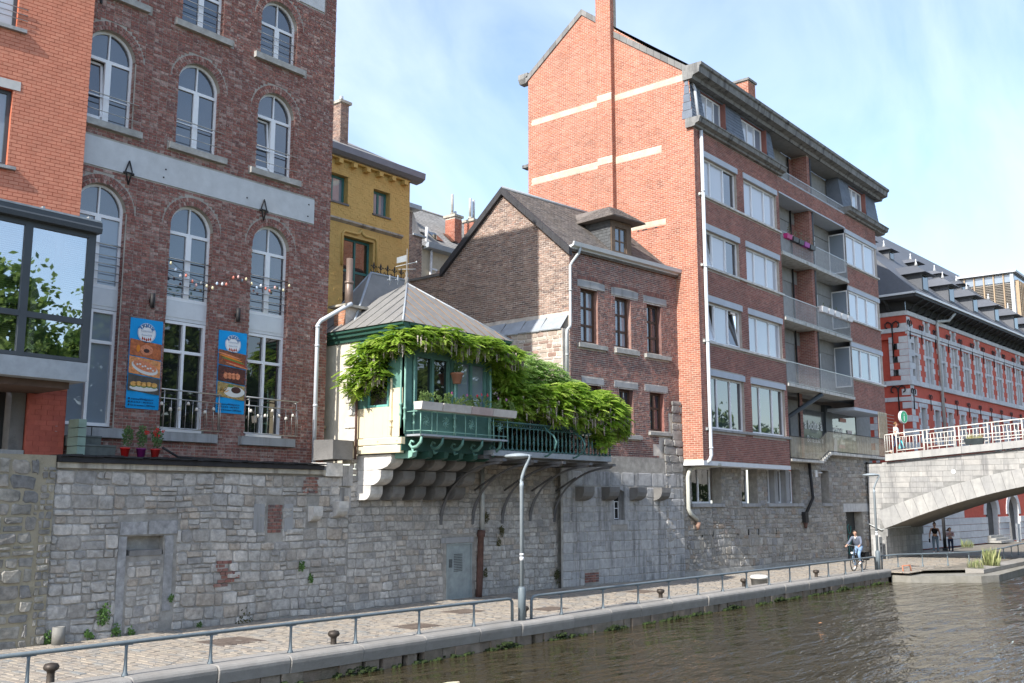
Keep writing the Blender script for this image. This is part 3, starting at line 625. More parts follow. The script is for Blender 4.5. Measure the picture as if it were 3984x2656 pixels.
# ---------------------------------------------------------------- brown brick warehouse
FB = Frame(0, 22.1, 0)
def brown():
    t = thing('brick_warehouse', 'tall old dark red brick warehouse with white framed round-arched windows and two blue banners', 'building', (14.5, 22.1, 0))
    f = FB; UC = (11.45, 13.90, 16.37); HW = .62
    holes = []; polys = []
    for uc in UC:
        for wb, ws in ((4.64, 9.83), (11.95, 13.70), (15.30, 16.46)):
            holes.append(Arch(uc, HW, wb, ws, .24)); polys.append(arch_poly(uc, HW, wb, ws))
        holes.append(Rect(uc-.85, uc+.88, 11.78, 11.95)); holes.append(Rect(uc-.8, uc+1.0, 15.12, 15.30)); holes.append(Rect(uc-.82, uc+.98, 4.40, 4.64))
    holes += [Rect(10.3, 17.81, 10.82, 11.56), Rect(16.9, 18.0, 17.40, 18.6)]
    b = MB(f); b.panel([(10.6, 3.9), (18.42, 3.9), (18.42, 19.2), (10.6, 19.2)], polys, 0, .02)
    for p in polys:   # brick reveals
        n = len(p)
        b.add([(u, 0, w) for u, w in p]+[(u, .30, w) for u, w in p], [(i, (i+1) % n, (i+1) % n+n, i+n) for i in range(n)])
    b.box(10.6, 18.42, 0, 8.5, 19.2, 21.5); b.quad((18.415, 0, 3.0), (18.415, 8.5, 3.0), (18.415, 8.5, 19.2), (18.415, 0, 19.2)); b.quad((10.6, 8.5, 0), (18.42, 8.5, 0), (18.42, 8.5, 19.2), (10.6, 8.5, 19.2)); b.quad((10.6, 0, 0), (10.6, 8.5, 0), (10.6, 8.5, 19.2), (10.6, 0, 19.2))
    wall = b.build('wall', G['mortar'], t)
    pc = Pieces('brick', G['brown_brick'], f)
    bricks(pc, lambda w: [(10.62, 18.42)], holes, 4.0, 19.1, .22, .08, .014, .010, .006, 'eng')
    for uc in UC:
        for wb, ws in ((4.64, 9.83), (11.95, 13.70), (15.30, 16.46)): ring(pc, uc, ws, HW+.004, 2, .2, .075, .014, .011, jit=.006)
        # reveal bricks: dark joints come from thin bricks set along the jamb
    for uc in UC:
        for wb, ws in ((4.7, 9.83), (12.0, 13.70), (15.35, 16.46)):
            w = wb
            while w < ws:
                for s in (1,):
                    pc.items.append(dict(c=(uc+HW-.004, .0, w+.04), v=[(0, .01, -.033), (0, .27, -.033), (0, .27, .033), (0, .01, .033), (.02, .01, -.033), (.02, .27, -.033), (.02, .27, .033), (.02, .01, .033)], f=BF, key=('j', uc), std=False))
                w += .08
    pc.finish(wall, 300)
    b = MB(f); b.box(10.4, 17.81, -.025, .05, 10.83, 11.55, None, .004); b.build('rendered_band', G['render_band'], t)
    b = MB(f); b.box(17.0, 17.95, -.025, .05, 17.41, 18.6, None, .004); b.build('rendered_band', G['render_band'], t)
    for u, w in ((13.05, 11.2), (13.0, 10.98), (15.5, 11.05), (17.6, 11.35), (17.58, 11.0)):
        b = MB(f); b.lathe((u, -.028, w), [(.02, 0), (.02, .03)], 8); b.build('anchor_hole', G['black_iron'], t)
    # iron wall anchors shaped like open lozenges with a boss
    for u, w in ((12.05, 10.86), (16.04, 10.84)):
        b = MB(f)
        for sx in (-1, 1):
            b.tube([(u, -.06, w+.30), (u+sx*.085, -.06, w+.04), (u, -.06, w-.30)], .018, 6); b.lathe((u+sx*.11, -.06, w-.02), [(.005, -.035), (.035, -.02), (.035, .02), (.005, .035)], 8)
        b.tube([(u-.12, -.06, w), (u+.12, -.06, w)], .02, 6); b.build('wall_anchor', G['black_iron'], t)
    b = MB(f); b.box(11.05, 11.10, -.05, .0, 14.9, 15.9); b.build('wall_anchor', G['black_iron'], t)
    gs, gd, gb = G['glass_sky'], G['glass_dark'], G['glass_blind']
    for i, uc in enumerate(UC):
        arch_window(t, f, uc, HW, 11.96, 13.70, .13, True, gl=[gs], open_left=(i != 1))
        arch_window(t, f, uc, HW, 15.31, 16.46, .13, False, gl=[gs])
        arch_window(t, f, uc, HW, 7.95, 9.83, .13, False, gl=[gb, gb, gs, gs] if i == 0 else [gs])
        b = MB(f); b.box(uc-HW, uc+HW, .12, .2, 7.44, 7.945, None, .0); b.box(uc-HW+.08, uc+HW-.08, .11, .13, 7.52, 7.86); b.build('white_panel', G['white_panel'], t)
        rect_window(t, f, uc-HW, uc+HW, 4.68, 7.43, .13, [.5], [.72], .075, None, gb if i == 0 else gd, .13)
        for (wa, wb_) in ((11.78, 11.955), (15.12, 15.305)):
            b = MB(f); b.box(uc-.84, uc+.88, -.12, .14, wa, wb_, None, .008); b.build('sill', G['sill_stone'], t)
        if i == 1 or i == 2 or i == 0:
            b = MB(f); b.box(uc-.80, uc+.05 if i == 0 else uc+.97, -.13, .14, 4.40, 4.635, None, .01)
            b.build('sill', G['bluestone'], t)
            if i == 0: b = MB(f); b.box(uc+.06, uc+.88, -.125, .14, 4.40, 4.64, None, .01); b.build('sill', G['bluestone'], t)
        if i: b = MB(f); b.box(uc-HW+.02, uc+HW-.1, -.06, .13, 4.637, 4.70); b.build('threshold', G['white_pvc'], t)
        # steel safety rails across the windows
        def rails(ws, ww, ee=.0, r=.016):
            b = MB(f)
            for w in ws: b.tube([(uc-HW-.02, -.06 if ee else .05, w), (uc+HW+.02+ee, -.06 if ee else .05, w)], r if w == max(ws) else r*.7, 8)
            b.build('safety_rail', G['steel'], t)
        rails((12.2, 12.62), 0, .12); rails((15.52, 15.76, 15.98), 0, .0, .014); rails((8.13, 8.33, 8.53, 8.73, 9.0), 0, 0, .018)
    # two small balconets with bars
    for uc in UC[1:]:
        b = MB(f); u0, u1 = uc-.62, uc+.98
        b.tube([(u0-.1, -.16, 5.66), (u1, -.16, 5.64)], .02, 8); b.tube([(u0-.1, -.16, 5.44), (u1, -.16, 5.42)], .013, 8); b.tube([(u0-.15, -.16, 4.72), (u1, -.16, 4.70)], .016, 8)
        for q in range(9):
            u = u0+(u1-u0)*q/8; b.tube([(u, -.16, 4.72), (u, -.16, 5.44)], .009, 6)
        for u in (u0, u1-.05): b.tube([(u, -.16, 4.7), (u, -.16, 5.66)], .014, 6); b.tube([(u, -.16, 4.72), (u, .0, 4.72)], .014, 6); b.tube([(u, -.16, 5.6), (u, .0, 5.6)], .012, 6)
        b.build('balconet', G['steel'], t)
    # wall lamps: up and down cylinder lights
    for u, lab in ((12.84, 'black cylindrical wall light above the left blue banner'), (15.32, 'black cylindrical wall light above the right blue banner')):
        b = MB(f); b.lathe((u, -.12, 7.80), [(.055, -.18), (.058, -.02), (.058, .02), (.055, .18)], 10); b.box(u-.03, u+.03, -.12, 0, 7.76, 7.84)
        tag(b.build('wall_lamp', G['black_iron']), lab, 'lamp', 'wall lights on the brick warehouse')
    # downpipe at the right corner
    p = thing('downpipe', 'pale grey downpipe with an angled top at the right corner of the brown brick building', 'downpipe', (17.9, 21.9, 4))
    b = MB(f); b.tube([(18.95, -.45, 8.62), (18.82, -.4, 8.55), (18.05, -.17, 8.02), (17.98, -.13, 7.9), (17.98, -.13, 3.95)], .06, 12); b.build('pipe', G['pvc_pipe'], p)
    b = MB(f)
    for w in (7.85, 7.3, 5.6): b.tube([(17.98, -.13, w-.03), (17.98, -.13, w+.03)], .07, 12)
    b.build('collar', G['pvc_pipe'], p)
brown()
# ---------------------------------------------------------------- lights, banners, pots on the warehouse
def text_mesh(s, size, f, u, d, w, m, parent, name, align='CENTER', sx=1.0, bold=0.0, rot=0.0, shear=0.0, extr=.002):
    cu = bpy.data.curves.new('t', 'FONT'); cu.body = s; cu.size = size; cu.align_x = align; cu.extrude = extr; cu.offset = bold; cu.shear = shear; cu.resolution_u = 3
    o = bpy.data.objects.new('t', cu); COL.objects.link(o); dg = bpy.context.evaluated_depsgraph_get()
    me = bpy.data.meshes.new_from_object(o.evaluated_get(dg)); bpy.data.objects.remove(o); bpy.data.curves.remove(cu)
    c, s_ = math.cos(rot), math.sin(rot)
    for v in me.vertices:
        x, y, z = v.co; x *= sx; x, y = x*c-y*s_, x*s_+y*c
        v.co = f.p(u+x, d-z-.003, w+y)
    me.materials.clear(); me.materials.append(m); me.name = name
    return link(name, me, parent)
def banners():
    f = Frame(0, 22.1-.035, 0)
    blue = mat('blue_banner', [(.0,.30,.68)], .5, .03, 6, namt=.04); white = mat('banner_white', [(.78,.78,.78)], .5, namt=0); tq = mat('banner_turquoise', [(.02,.17,.42)], .5, namt=0)
    red = mat('banner_red', [(.42,.05,.015)], .5, namt=0); ink = mat('banner_ink', [(.01,.02,.06)], .5, namt=0); orange = mat('banner_flame', [(.7,.22,.02)], .5, namt=0); grey = mat('banner_grey_print', [(.45,.5,.58)], .5, namt=0)
    def photo(cols, sc, name): return mat(name, cols, .5, namt=.55, nscale=sc, grime=cols[-1], gscale=sc*.8, gamt=.9, speck=cols[0], spscale=sc*1.6, spthr=.56)
    foods = {'a': [photo([(.52,.17,.06), (.35,.09,.03)], 14, 'print_grill_meat'), photo([(.62,.22,.07), (.70,.42,.2)], 16, 'print_gratin'), photo([(.10,.09,.08), (.06,.05,.04)], 6, 'print_table')],
             'b': [photo([(.50,.15,.05), (.12,.05,.03)], 20, 'print_skewers'), photo([(.30,.06,.03), (.03,.02,.02)], 15, 'print_ribs'), photo([(.55,.40,.16), (.16,.10,.03)], 15, 'print_steak_plate')]}
    for key, u0, u1, w0, w1, lab, side in (('a', 12.35, 13.21, 5.14, 7.33, 'left blue restaurant banner with gratin and bun photos', 0), ('b', 14.82, 15.68, 5.2, 7.35, 'right blue restaurant banner with skewers, ribs and steak photos', 1)):
        t = thing('banner', lab, 'banner', (u0, 22.05, w0), 'blue restaurant banners'); W_, Hh = u1-u0, w1-w0
        b = MB(f); n = 14
        for i in range(n):
            a, c = i/n, (i+1)/n
            def zz(x): return .02*math.sin(x*9+1)*.5
            b.quad((u0+W_*a, zz(a), w0), (u0+W_*c, zz(c), w0), (u0+W_*c, zz(c), w1), (u0+W_*a, zz(a), w1))
        b.build('sheet', blue, t); D = -.015
        uc, wc, r = (u0+u1)/2, w1-Hh*.155, W_*.28
        def disc(rad, m, d, name, rin=0):
            b = MB(f); k = 28
            if rin: b.add([(uc+rad*math.cos(2*math.pi*i/k), d, wc+rad*math.sin(2*math.pi*i/k)) for i in range(k)]+[(uc+rin*math.cos(2*math.pi*i/k), d, wc+rin*math.sin(2*math.pi*i/k)) for i in range(k)], [(i, (i+1) % k, (i+1) % k+k, i+k) for i in range(k)])
            else: b.add([(uc+rad*math.cos(2*math.pi*i/k), d, wc+rad*math.sin(2*math.pi*i/k)) for i in range(k)], [tuple(range(k))])
            return b.build(name, m, t)
        disc(r, white, D, 'logo_disc'); disc(r*.95, tq, D-.002, 'logo_ring', r*.92)
        s = 'TURQUOISE'
        for i, ch in enumerate(s):
            a = math.pi*(.5+.31*(1-2*i/(len(s)-1))); rr = r*.66
            text_mesh(ch, .115 if i else .135, f, uc+rr*math.cos(a), D-.003, wc+rr*math.sin(a)-.01, tq, t, 'lettering', rot=a-math.pi/2, bold=.002)
        text_mesh('Gourmet', .085, f, uc, D-.003, wc+.02, grey, t, 'lettering', shear=.3); text_mesh('Resto-Grill', .06, f, uc, D-.003, wc-.07, grey, t, 'lettering')
        for i in range(5):
            x = uc+(i-2)*.052; z = wc-.2+abs(i-2)*.012; b = MB(f)
            b.add([(x, D-.003, z+.085), (x+.024, D-.003, z+.03), (x+.013, D-.003, z), (x-.013, D-.003, z), (x-.024, D-.003, z+.03)], [(0, 1, 2, 3, 4)]); b.build('logo_flame', red, t)
        # three slanted photo panels
        y = [w0+Hh*q for q in (.755, .565, .365, .175)]; sl = .035
        for i in range(3):
            b = MB(f); top = y[i]-.012; bot = y[i+1]+.012
            b.add([(u0+.012, D, bot+sl), (u1-.012, D, bot-sl), (u1-.012, D, top-sl), (u0+.012, D, top+sl)], [(0, 1, 2, 3)]); b.build('food_photo', foods[key][i], t)
        def blob(u, w, a, c, m, d=-.004, name='printed_dish', rot=0.0):
            b = MB(f); k = 18
            b.add([(u+a*math.cos(2*math.pi*i/k)*math.cos(rot)-c*math.sin(2*math.pi*i/k)*math.sin(rot), D+d, w+a*math.cos(2*math.pi*i/k)*math.sin(rot)+c*math.sin(2*math.pi*i/k)*math.cos(rot)) for i in range(k)], [tuple(range(k))]); b.build(name, m, t)
        bun = mat('print_bun', [(.68,.36,.10)], .5, namt=.3, nscale=20); gr = mat('print_green', [(.16,.22,.05)], .5, namt=.4, nscale=20); wp = mat('print_plate', [(.66,.66,.63)], .5, namt=.05); sal = mat('print_salmon', [(.62,.22,.11)], .5, namt=.35, nscale=30); dk = mat('print_char', [(.06,.025,.02)], .5, namt=.3)
        if key == 'a':
            blob(uc+.02, y[0]-.22, .17, .13, sal, -.002); blob(uc+.02, y[0]-.24, .08, .05, dk, -.003); blob(uc-.2, y[0]-.2, .05, .09, orange, -.002)
            blob(uc, y[1]-.24, .36, .15, wp, -.001, rot=-.25); blob(uc+.0, y[1]-.20, .32, .12, sal, -.0025, rot=-.25)
            for i in range(7): blob(uc-.2+.07*i, y[1]-.17-.02*i+.03*(i % 2), .028, .022, wp, -.004)
            blob(uc, y[2]-.30, .38, .07, wp, -.001)
            for i in range(5): blob(uc-.27+.135*i, y[2]-.24+.012*(i % 2), .085, .05, gr, -.002); blob(uc-.27+.135*i, y[2]-.205+.012*(i % 2), .085, .055, bun, -.003)
        else:
            for i in range(5): blob(uc-.1+.06*i, y[0]-.12-.06*i, .36, .022, (sal, orange, gr, red, sal)[i], -.002, rot=-.18)
            for i in range(4): blob(uc-.18+.12*i, y[1]-.24, .075, .085, sal, -.002, rot=.3)
            blob(uc+.1, y[2]-.22, .32, .14, wp, -.001); blob(uc+.15, y[2]-.17, .15, .085, dk, -.003); blob(uc-.02, y[2]-.07, .09, .04, gr, -.003)
            for i in range(7): blob(uc-.34+.035*i, y[2]-.22+.02*(i % 3), .075, .014, bun, -.004, rot=.5+.2*(i % 3))
        for i, s in enumerate(('turquoise.grill2024@gmail.com', '081 65 90 42  /  0467 09 94 91', 'Rue des brasseurs 7, 5000 Namur')):
            z = w0+.235-.075*i; text_mesh(s, .055, f, u0+.11, D-.003, z-.02, ink, t, 'lettering', 'LEFT', sx=.86); b = MB(f); k = 12
            b.add([(u0+.065+.024*math.cos(2*math.pi*q/k), D-.003, z+.024*math.sin(2*math.pi*q/k)) for q in range(k)], [tuple(range(k))]); b.build('contact_icon', ink, t)
        for (u, w) in ((u0, w1), (u1, w1), (u0, w0), (u1, w0), (u0, (w0+w1)/2), (u1, (w0+w1)/2)):
            b = MB(f); s = -1 if u == u0 else 1; b.tube([(u-s*.02, -.02, w), (u+s*.07, .02, w+.03)], .004, 5); b.build('tie', G['black_iron'], t)
banners()
def trim():
    f = FB
    # festoon of coloured globes along the first-floor windows
    t = thing('string_of_lights', 'string of small coloured globe lights across the windows of the brown brick building', 'string lights', (13.2, 22, 8.8))
    def z(u): return 8.93-.42*math.sin(math.pi*min(1, max(0, (u-13.2)/2.1)))+(0 if u < 15.3 else -.18*math.sin(math.pi*min(1, (u-15.3)/1.7)))
    b = MB(f); b.tube([(13.2+i*.2, -.1, z(13.2+i*.2)) for i in range(20)], .006, 5); b.build('cable', G['black_iron'], t)
    cs = [mat('globe_'+n, [c], .4, namt=0) for n, c in (('cream', (.62,.55,.36)), ('grey', (.2,.22,.25)), ('pink', (.66,.42,.40)), ('coral', (.6,.2,.15)), ('white', (.66,.66,.68)), ('blue', (.42,.52,.66)))]
    for i in range(25):
        u = 13.28+i*.152+random.uniform(-.03, .03); b = MB(f); r = .034; b.lathe((u, -.1, z(u)-.05-(i % 3)*.05), [(.006, .052), (r*.7, .032), (r, 0), (r*.7, -.032), (.006, -.045)], 10); b.build('globe', cs[(i*5+i//4) % 6], t)
    wh = mat('shell_white', [(.6,.56,.5)], .6, namt=.1)
    for u0, u1, lab in ((13.1, 14.8, 'string of little pale lanterns along the balconet between the two banners'), (15.7, 17.3, 'string of little pale lanterns along the right balconet')):
        t = thing('string_of_lights', lab, 'string lights', (u0, 21.9, 5.4), 'lantern strings on the balconets')
        b = MB(f); zz = lambda q: 5.42-.2*abs(math.sin(q*math.pi*2)); b.tube([(u0+(u1-u0)*q/16, -.19, zz(q/16)) for q in range(17)], .005, 5); b.build('cable', G['black_iron'], t)
        for q in range(7):
            a = (q+.4)/7; b = MB(f); b.lathe((u0+(u1-u0)*a, -.19, zz(a)-.06), [(.02, .05), (.035, .03), (.045, -.03), (.02, -.035)], 8); b.build('lantern', wh, t)
    # flower pots and planters on the ledge
    leaf = mat('pot_leaves', [(.05,.10,.03), (.08,.14,.045), (.035,.07,.025)], .7, namt=.3); flo = mat('red_petals', [(.45,.02,.02)], .6, namt=.2)
    for u, pm, lab, fl in ((12.02, (.50,.02,.02), 'red flower pot on the ledge, leftmost of three', 0), (12.42, (.18,.02,.14), 'purple flower pot on the ledge between two red ones', 1), (12.78, (.45,.03,.03), 'small red flower pot of red geraniums on the ledge, rightmost of three', 2)):
        t = thing('flower_pot', lab, 'flower pot', (u, 21.35, 3.95), 'pots on the ledge'); c = (u, -.72, 3.96)
        b = MB(f); b.lathe(c, [(.075, 0), (.105, .17), (.115, .172), (.115, .20), (.10, .2), (.09, .15)], 14); b.build('pot', mat('pot_%d' % fl, [pm], .4, namt=.08), t)
        b = MB(f)
        for q in range(4): tuft(b, u+random.uniform(-.05, .05), -.70, 4.36+.06*q, .16, 45, .2, .055)
        b.build('foliage', leaf, t)
        if fl:
            b = MB(f)
            for q in range(6 if fl == 2 else 3): tuft(b, u+random.uniform(-.13, .13), -.78, 4.45+random.uniform(-.05, .18), .045, 12, 0, .035)
            b.build('flowers', flo, t)
    for u0, u1, z0, d0, lab in ((10.9, 11.62, 4.18, -.35, 'weathered grey planter box, upper of two stacked by the orange pillar'), (11.05, 11.85, 3.97, -.6, 'weathered grey planter box, lower of two stacked by the orange pillar')):
        b = MB(f); b.extr([(d0, z0), (d0-.03, z0+.20), (d0-.05, z0+.20), (d0-.05, z0+.235), (d0+.3, z0+.235), (d0+.28, z0)], u0, u1); tag(b.build('planter_box', mat('grey_wood_planter', [(.12,.135,.13)], .8, .2, 20, namt=.25)), lab, 'planter', 'planters on the ledge')
    b = MB(f)
    for i in range(4): b.box(10.87, 11.06, -.75, -.3, 3.96+.2*i, 4.15+.2*i, None, .004)
    tag(b.build('tiled_post', mat('green_glazed_tile', [(.21,.29,.25)], .5, namt=.12)), 'low post of grey green tiles beside the orange pillar', 'post')
    b = MB(f); b.tube([(12.95, -.75, 4.2), (13.4, -.72, 3.99), (14.9, -.7, 3.97)], .03, 8); tag(b.build('hose', G['black_iron']), 'dark bent hose lying on the ledge right of the flower pots', 'hose')
trim()
# ---------------------------------------------------------------- orange brick house with glazed bay
def clear_glass(name, tint=(.8, .86, .88), refl=.30):
    m = bpy.data.materials.new(name); m.use_nodes = True; nt = m.node_tree; L = nt.links; nt.nodes.clear()
    out = _node(nt, 'ShaderNodeOutputMaterial'); tr = _node(nt, 'ShaderNodeBsdfTransparent'); tr.inputs[0].default_value = (*tint, 1)
    gl = _node(nt, 'ShaderNodeBsdfGlossy'); gl.inputs['Roughness'].default_value = .01; gl.inputs[0].default_value = (.95, .97, 1, 1)
    lw = _node(nt, 'ShaderNodeLayerWeight'); lw.inputs['Blend'].default_value = refl
    mr = _node(nt, 'ShaderNodeMapRange'); mr.inputs['To Min'].default_value = refl; mr.inputs['To Max'].default_value = 1; L.new(lw.outputs['Fresnel'], mr.inputs['Value'])
    mx = _node(nt, 'ShaderNodeMixShader'); L.new(mr.outputs[0], mx.inputs[0]); L.new(tr.outputs[0], mx.inputs[1]); L.new(gl.outputs[0], mx.inputs[2]); L.new(mx.outputs[0], out.inputs[0])
    geo = _node(nt, 'ShaderNodeNewGeometry'); nz = _node(nt, 'ShaderNodeTexNoise', Scale=.9); L.new(geo.outputs['Position'], nz.inputs['Vector']); bp = _node(nt, 'ShaderNodeBump', Strength=.2, Distance=.01); L.new(nz.outputs['Fac'], bp.inputs['Height']); L.new(bp.outputs[0], gl.inputs['Normal'])
    return m
G['clear'] = clear_glass('clear_glass', (.55, .62, .63), .42)
def orange_house():
    t = thing('orange_house', 'orange painted brick house with a dark framed glass bay at the left edge', 'house', (9.5, 21.9, 0))
    f = Frame(10.85, 21.93, -8)
    w1 = [(-3.0, 13.56), (-1.66, 13.56), (-1.66, 15.4), (-3.0, 15.4)]; w2 = [(-3.0, 10.31), (-1.63, 10.31), (-1.63, 12.08), (-3.0, 12.08)]
    b = MB(f); b.panel([(-6, 5.4), (0, 5.4), (0, 17.5), (-6, 17.5)], [w1, w2], 0, .16)
    b.box(-6, 0, .17, 6, 17.51, 19.0); b.quad((0, 0, 3.8), (0, .5, 3.8), (0, .5, 17.5), (0, 0, 17.5))
    wall = b.build('wall', G['orange_paint'], t)
    pc = Pieces('brick', G['orange_brick'], f)
    bricks(pc, lambda w: [(-3.4, 0.0)], [Rect(-3.0, -1.66, 13.5, 15.5), Rect(-3.0, -1.63, 10.2, 12.32)], 8.6, 17.2, .21, .087, .013, .009, .001)
    pc.finish(wall, 260)
    b = MB(f); b.box(-3.2, -1.46, -.10, .16, 13.46, 13.555, None, .006); b.build('sill', G['bluestone'], t)
    b = MB(f); b.box(-3.2, -1.46, -.10, .16, 10.22, 10.305, None, .006); b.build('sill', G['bluestone'], t)
    b = MB(f); b.box(-3.2, -1.48, -.02, .10, 12.085, 12.31, None, .004); b.build('lintel', mat('lintel_concrete', [(.48,.48,.47)], .9, .1, 20, namt=.08), t)
    rect_window(t, f, -3.0, -1.665, 13.565, 15.4, .11, [.5], [], .08, G['grey_frame'], G['glass_pale']); rect_window(t, f, -3.0, -1.635, 10.315, 12.075, .11, [.5], [], .08, G['grey_frame'], G['glass_blind'])
    for w in (13.77, 13.90, 14.04):
        b = MB(f); b.tube([(-3.2, -.05, w), (-1.46, -.05, w)], .011, 6); b.build('safety_rail', G['steel'], t)
    # lower part: red pillar, stone jamb, dark opening
    pl = MB(f); pl.box(-.80, -.0, .02, .6, 3.78, 5.5); p = pl.build('pillar', G['red_paint'], t)
    pc = Pieces('brick', G['red_paint'], f); bricks(pc, lambda w: [(-.80, 0.0)], [], 3.8, 5.5, .26, .115, .012, .008, .001, d0=.02); pc.finish(p, 300)
    b = MB(f); b.box(-1.12, -.81, .12, .6, 4.05, 5.5, None, .01); b.build('jamb', G['dark_stone'], t)
    b = MB(f); b.box(-4, -.81, .0, .6, 3.86, 4.06, None, .01); b.build('doorstep', G['bluestone'], t)
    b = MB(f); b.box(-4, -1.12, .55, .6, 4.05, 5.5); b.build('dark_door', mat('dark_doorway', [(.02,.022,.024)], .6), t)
    # bay: slab, roof, frame, panes, blinds
    g = Frame(0, 20.4, 0); X0, X1 = 6.2, 10.5
    b = MB(g); b.add([(X0, 0, 5.46), (X1, 0, 5.46), (X1, 0, 5.86), (X0, 0, 5.86), (X0, 1.9, 5.34), (X1-.35, 1.75, 5.34), (X1, 1.7, 5.86), (X0, 1.9, 5.86)], [(0,1,2,3), (4,0,3,7), (1,5,6,2), (3,2,6,7), (4,5,1,0)])
    s = b.build('bay_base', G['zinc'], t)
    b = MB(g); b.box(X0, X1-.25, .25, 1.9, 5.30, 5.47); b.build('bay_underside', mat('brown_soffit', [(.10,.065,.05)], .8, namt=.2), t)
    b = MB(g); b.extr([(-.14, 8.70), (-.16, 8.80), (-.14, 8.84), (-.14, 8.93), (-.02, 8.97), (1.9, 9.05), (1.9, 8.70)], X0, X1+.05); b.build('bay_roof', G['grey_frame'], t)
    b = MB(g); b.box(X0, X1+.02, -.145, -.1, 8.935, 8.975)
    for x in (9.25, 10.25, 8.3): b.box(x, x+.05, -.1, 0, 8.97, 9.03)
    b.build('gutter_clip', mat('roof_trim', [(.35,.37,.38)], .5, metal=.3), t)
    b = MB(g)
    for x0, x1 in ((X1-.17, X1), (8.98, 9.14), (7.6, 7.75), (X0, X0+.1)): b.box(x0, x1, 0, .09, 5.87, 8.70)
    for w0, w1 in ((5.87, 5.95), (6.68, 6.80), (8.58, 8.70)): b.box(X0, X1-.001, .004, .085, w0, w1)
    b.box(X1-.09, X1-.002, .09, 1.6, 5.87, 5.95); b.box(X1-.09, X1-.002, .09, 1.6, 8.58, 8.7); b.box(X1-.085, X1-.003, .09, 1.6, 6.69, 6.79)
    fr = b.build('bay_frame', G['grey_frame'], t)
    for x0, x1 in ((9.14, X1-.17), (7.75, 8.98), (6.3, 7.6)):
        for w0, w1 in ((5.95, 6.68), (6.80, 8.58)):
            b = MB(g); b.box(x0-.005, x1+.005, .04, .05, w0-.005, w1+.005); b.build('pane', G['clear'], fr)
    for w0, w1 in ((5.95, 6.69), (6.79, 8.58)):
        b = MB(g); b.box(X1-.05, X1-.04, .09, 1.6, w0, w1); b.build('pane', G['clear'], fr)
    b = MB(g)
    for x0, x1 in ((9.9, 10.33), (7.75, 9.0)):
        w = 6.0 if x0 < 9.2 else 7.4
        while w < 8.55: b.box(x0, x1, .16, .19, w, w+.012); w += .045
    b.build('blind', mat('blind_slats', [(.6,.62,.63)], .6, namt=.02), t)
    b = MB(g); b.box(X0, X1-.1, 1.45, 1.5, 5.87, 8.6); b.build('room_wall', mat('room_wall', [(.10,.105,.10)], .9, namt=.05), t)
    b = MB(g); b.box(9.55, 9.85, .5, .8, 5.88, 8.6, None); b.build('curtain', mat('pale_curtain', [(.62,.66,.62)], .8, namt=.05), t)
    pot = thing('flower_pot', 'cream flower pot with a cactus behind the glass of the bay', 'flower pot', (8.75, 20.6, 5.95)); b = MB(g); b.lathe((8.78, .25, 5.90), [(.12, 0), (.17, .28), (.18, .285), (.18, .30), (.15, .29)], 14); b.build('pot', mat('cream_pot', [(.6,.56,.44)], .5, namt=.04), pot)
    b = MB(g)
    for dx, h in ((-.03, .55), (.04, .8), (.08, .4)): b.tube([(8.78+dx, .25, 6.15), (8.78+dx*1.4, .25, 6.2+h)], [.02, .006], 5)
    b.build('plant', mat('cactus_green', [(.12,.2,.08)], .7), pot)
orange_house()
# ---------------------------------------------------------------- green oriel pavilion
def leafset(mb, pts, size, n, comp=True, droop=.5):
    """pinnate sprays: leaflets in pairs along a hanging stalk"""
    for (p, out) in pts:
        L_ = size*random.uniform(.7, 1.25); a = random.uniform(0, 6.28); ax = Vector((math.cos(a), math.sin(a), 0))*.8+Vector(out)*.5; ax.z -= droop*random.uniform(-.5, .9); ax.normalize()
        sd = ax.cross(Vector((0, 0, 1))); 
        if sd.length < .1: sd = Vector((1, 0, 0))
        sd.normalize(); up = sd.cross(ax); tn = random.random()
        for k in range(n):
            q = (k//2+1)/(n/2+.5); s = 1 if k % 2 else -1; c = Vector(p)+ax*(L_*q)+Vector((0, 0, -.35*L_*q*q)); l = L_*.44*(1-.35*abs(q-.5)); w = l*random.uniform(.22, .34)
            d = (sd*s*.8+ax*.55+Vector((0, 0, -.28))).normalized(); e = d.cross(up).normalized()
            mb.add([tuple(c), tuple(c+d*l*.45+e*w+up*w*.35), tuple(c+d*l), tuple(c+d*l*.45-e*w+up*w*.35)], [(0, 1, 2, 3)], tn, raw=True)
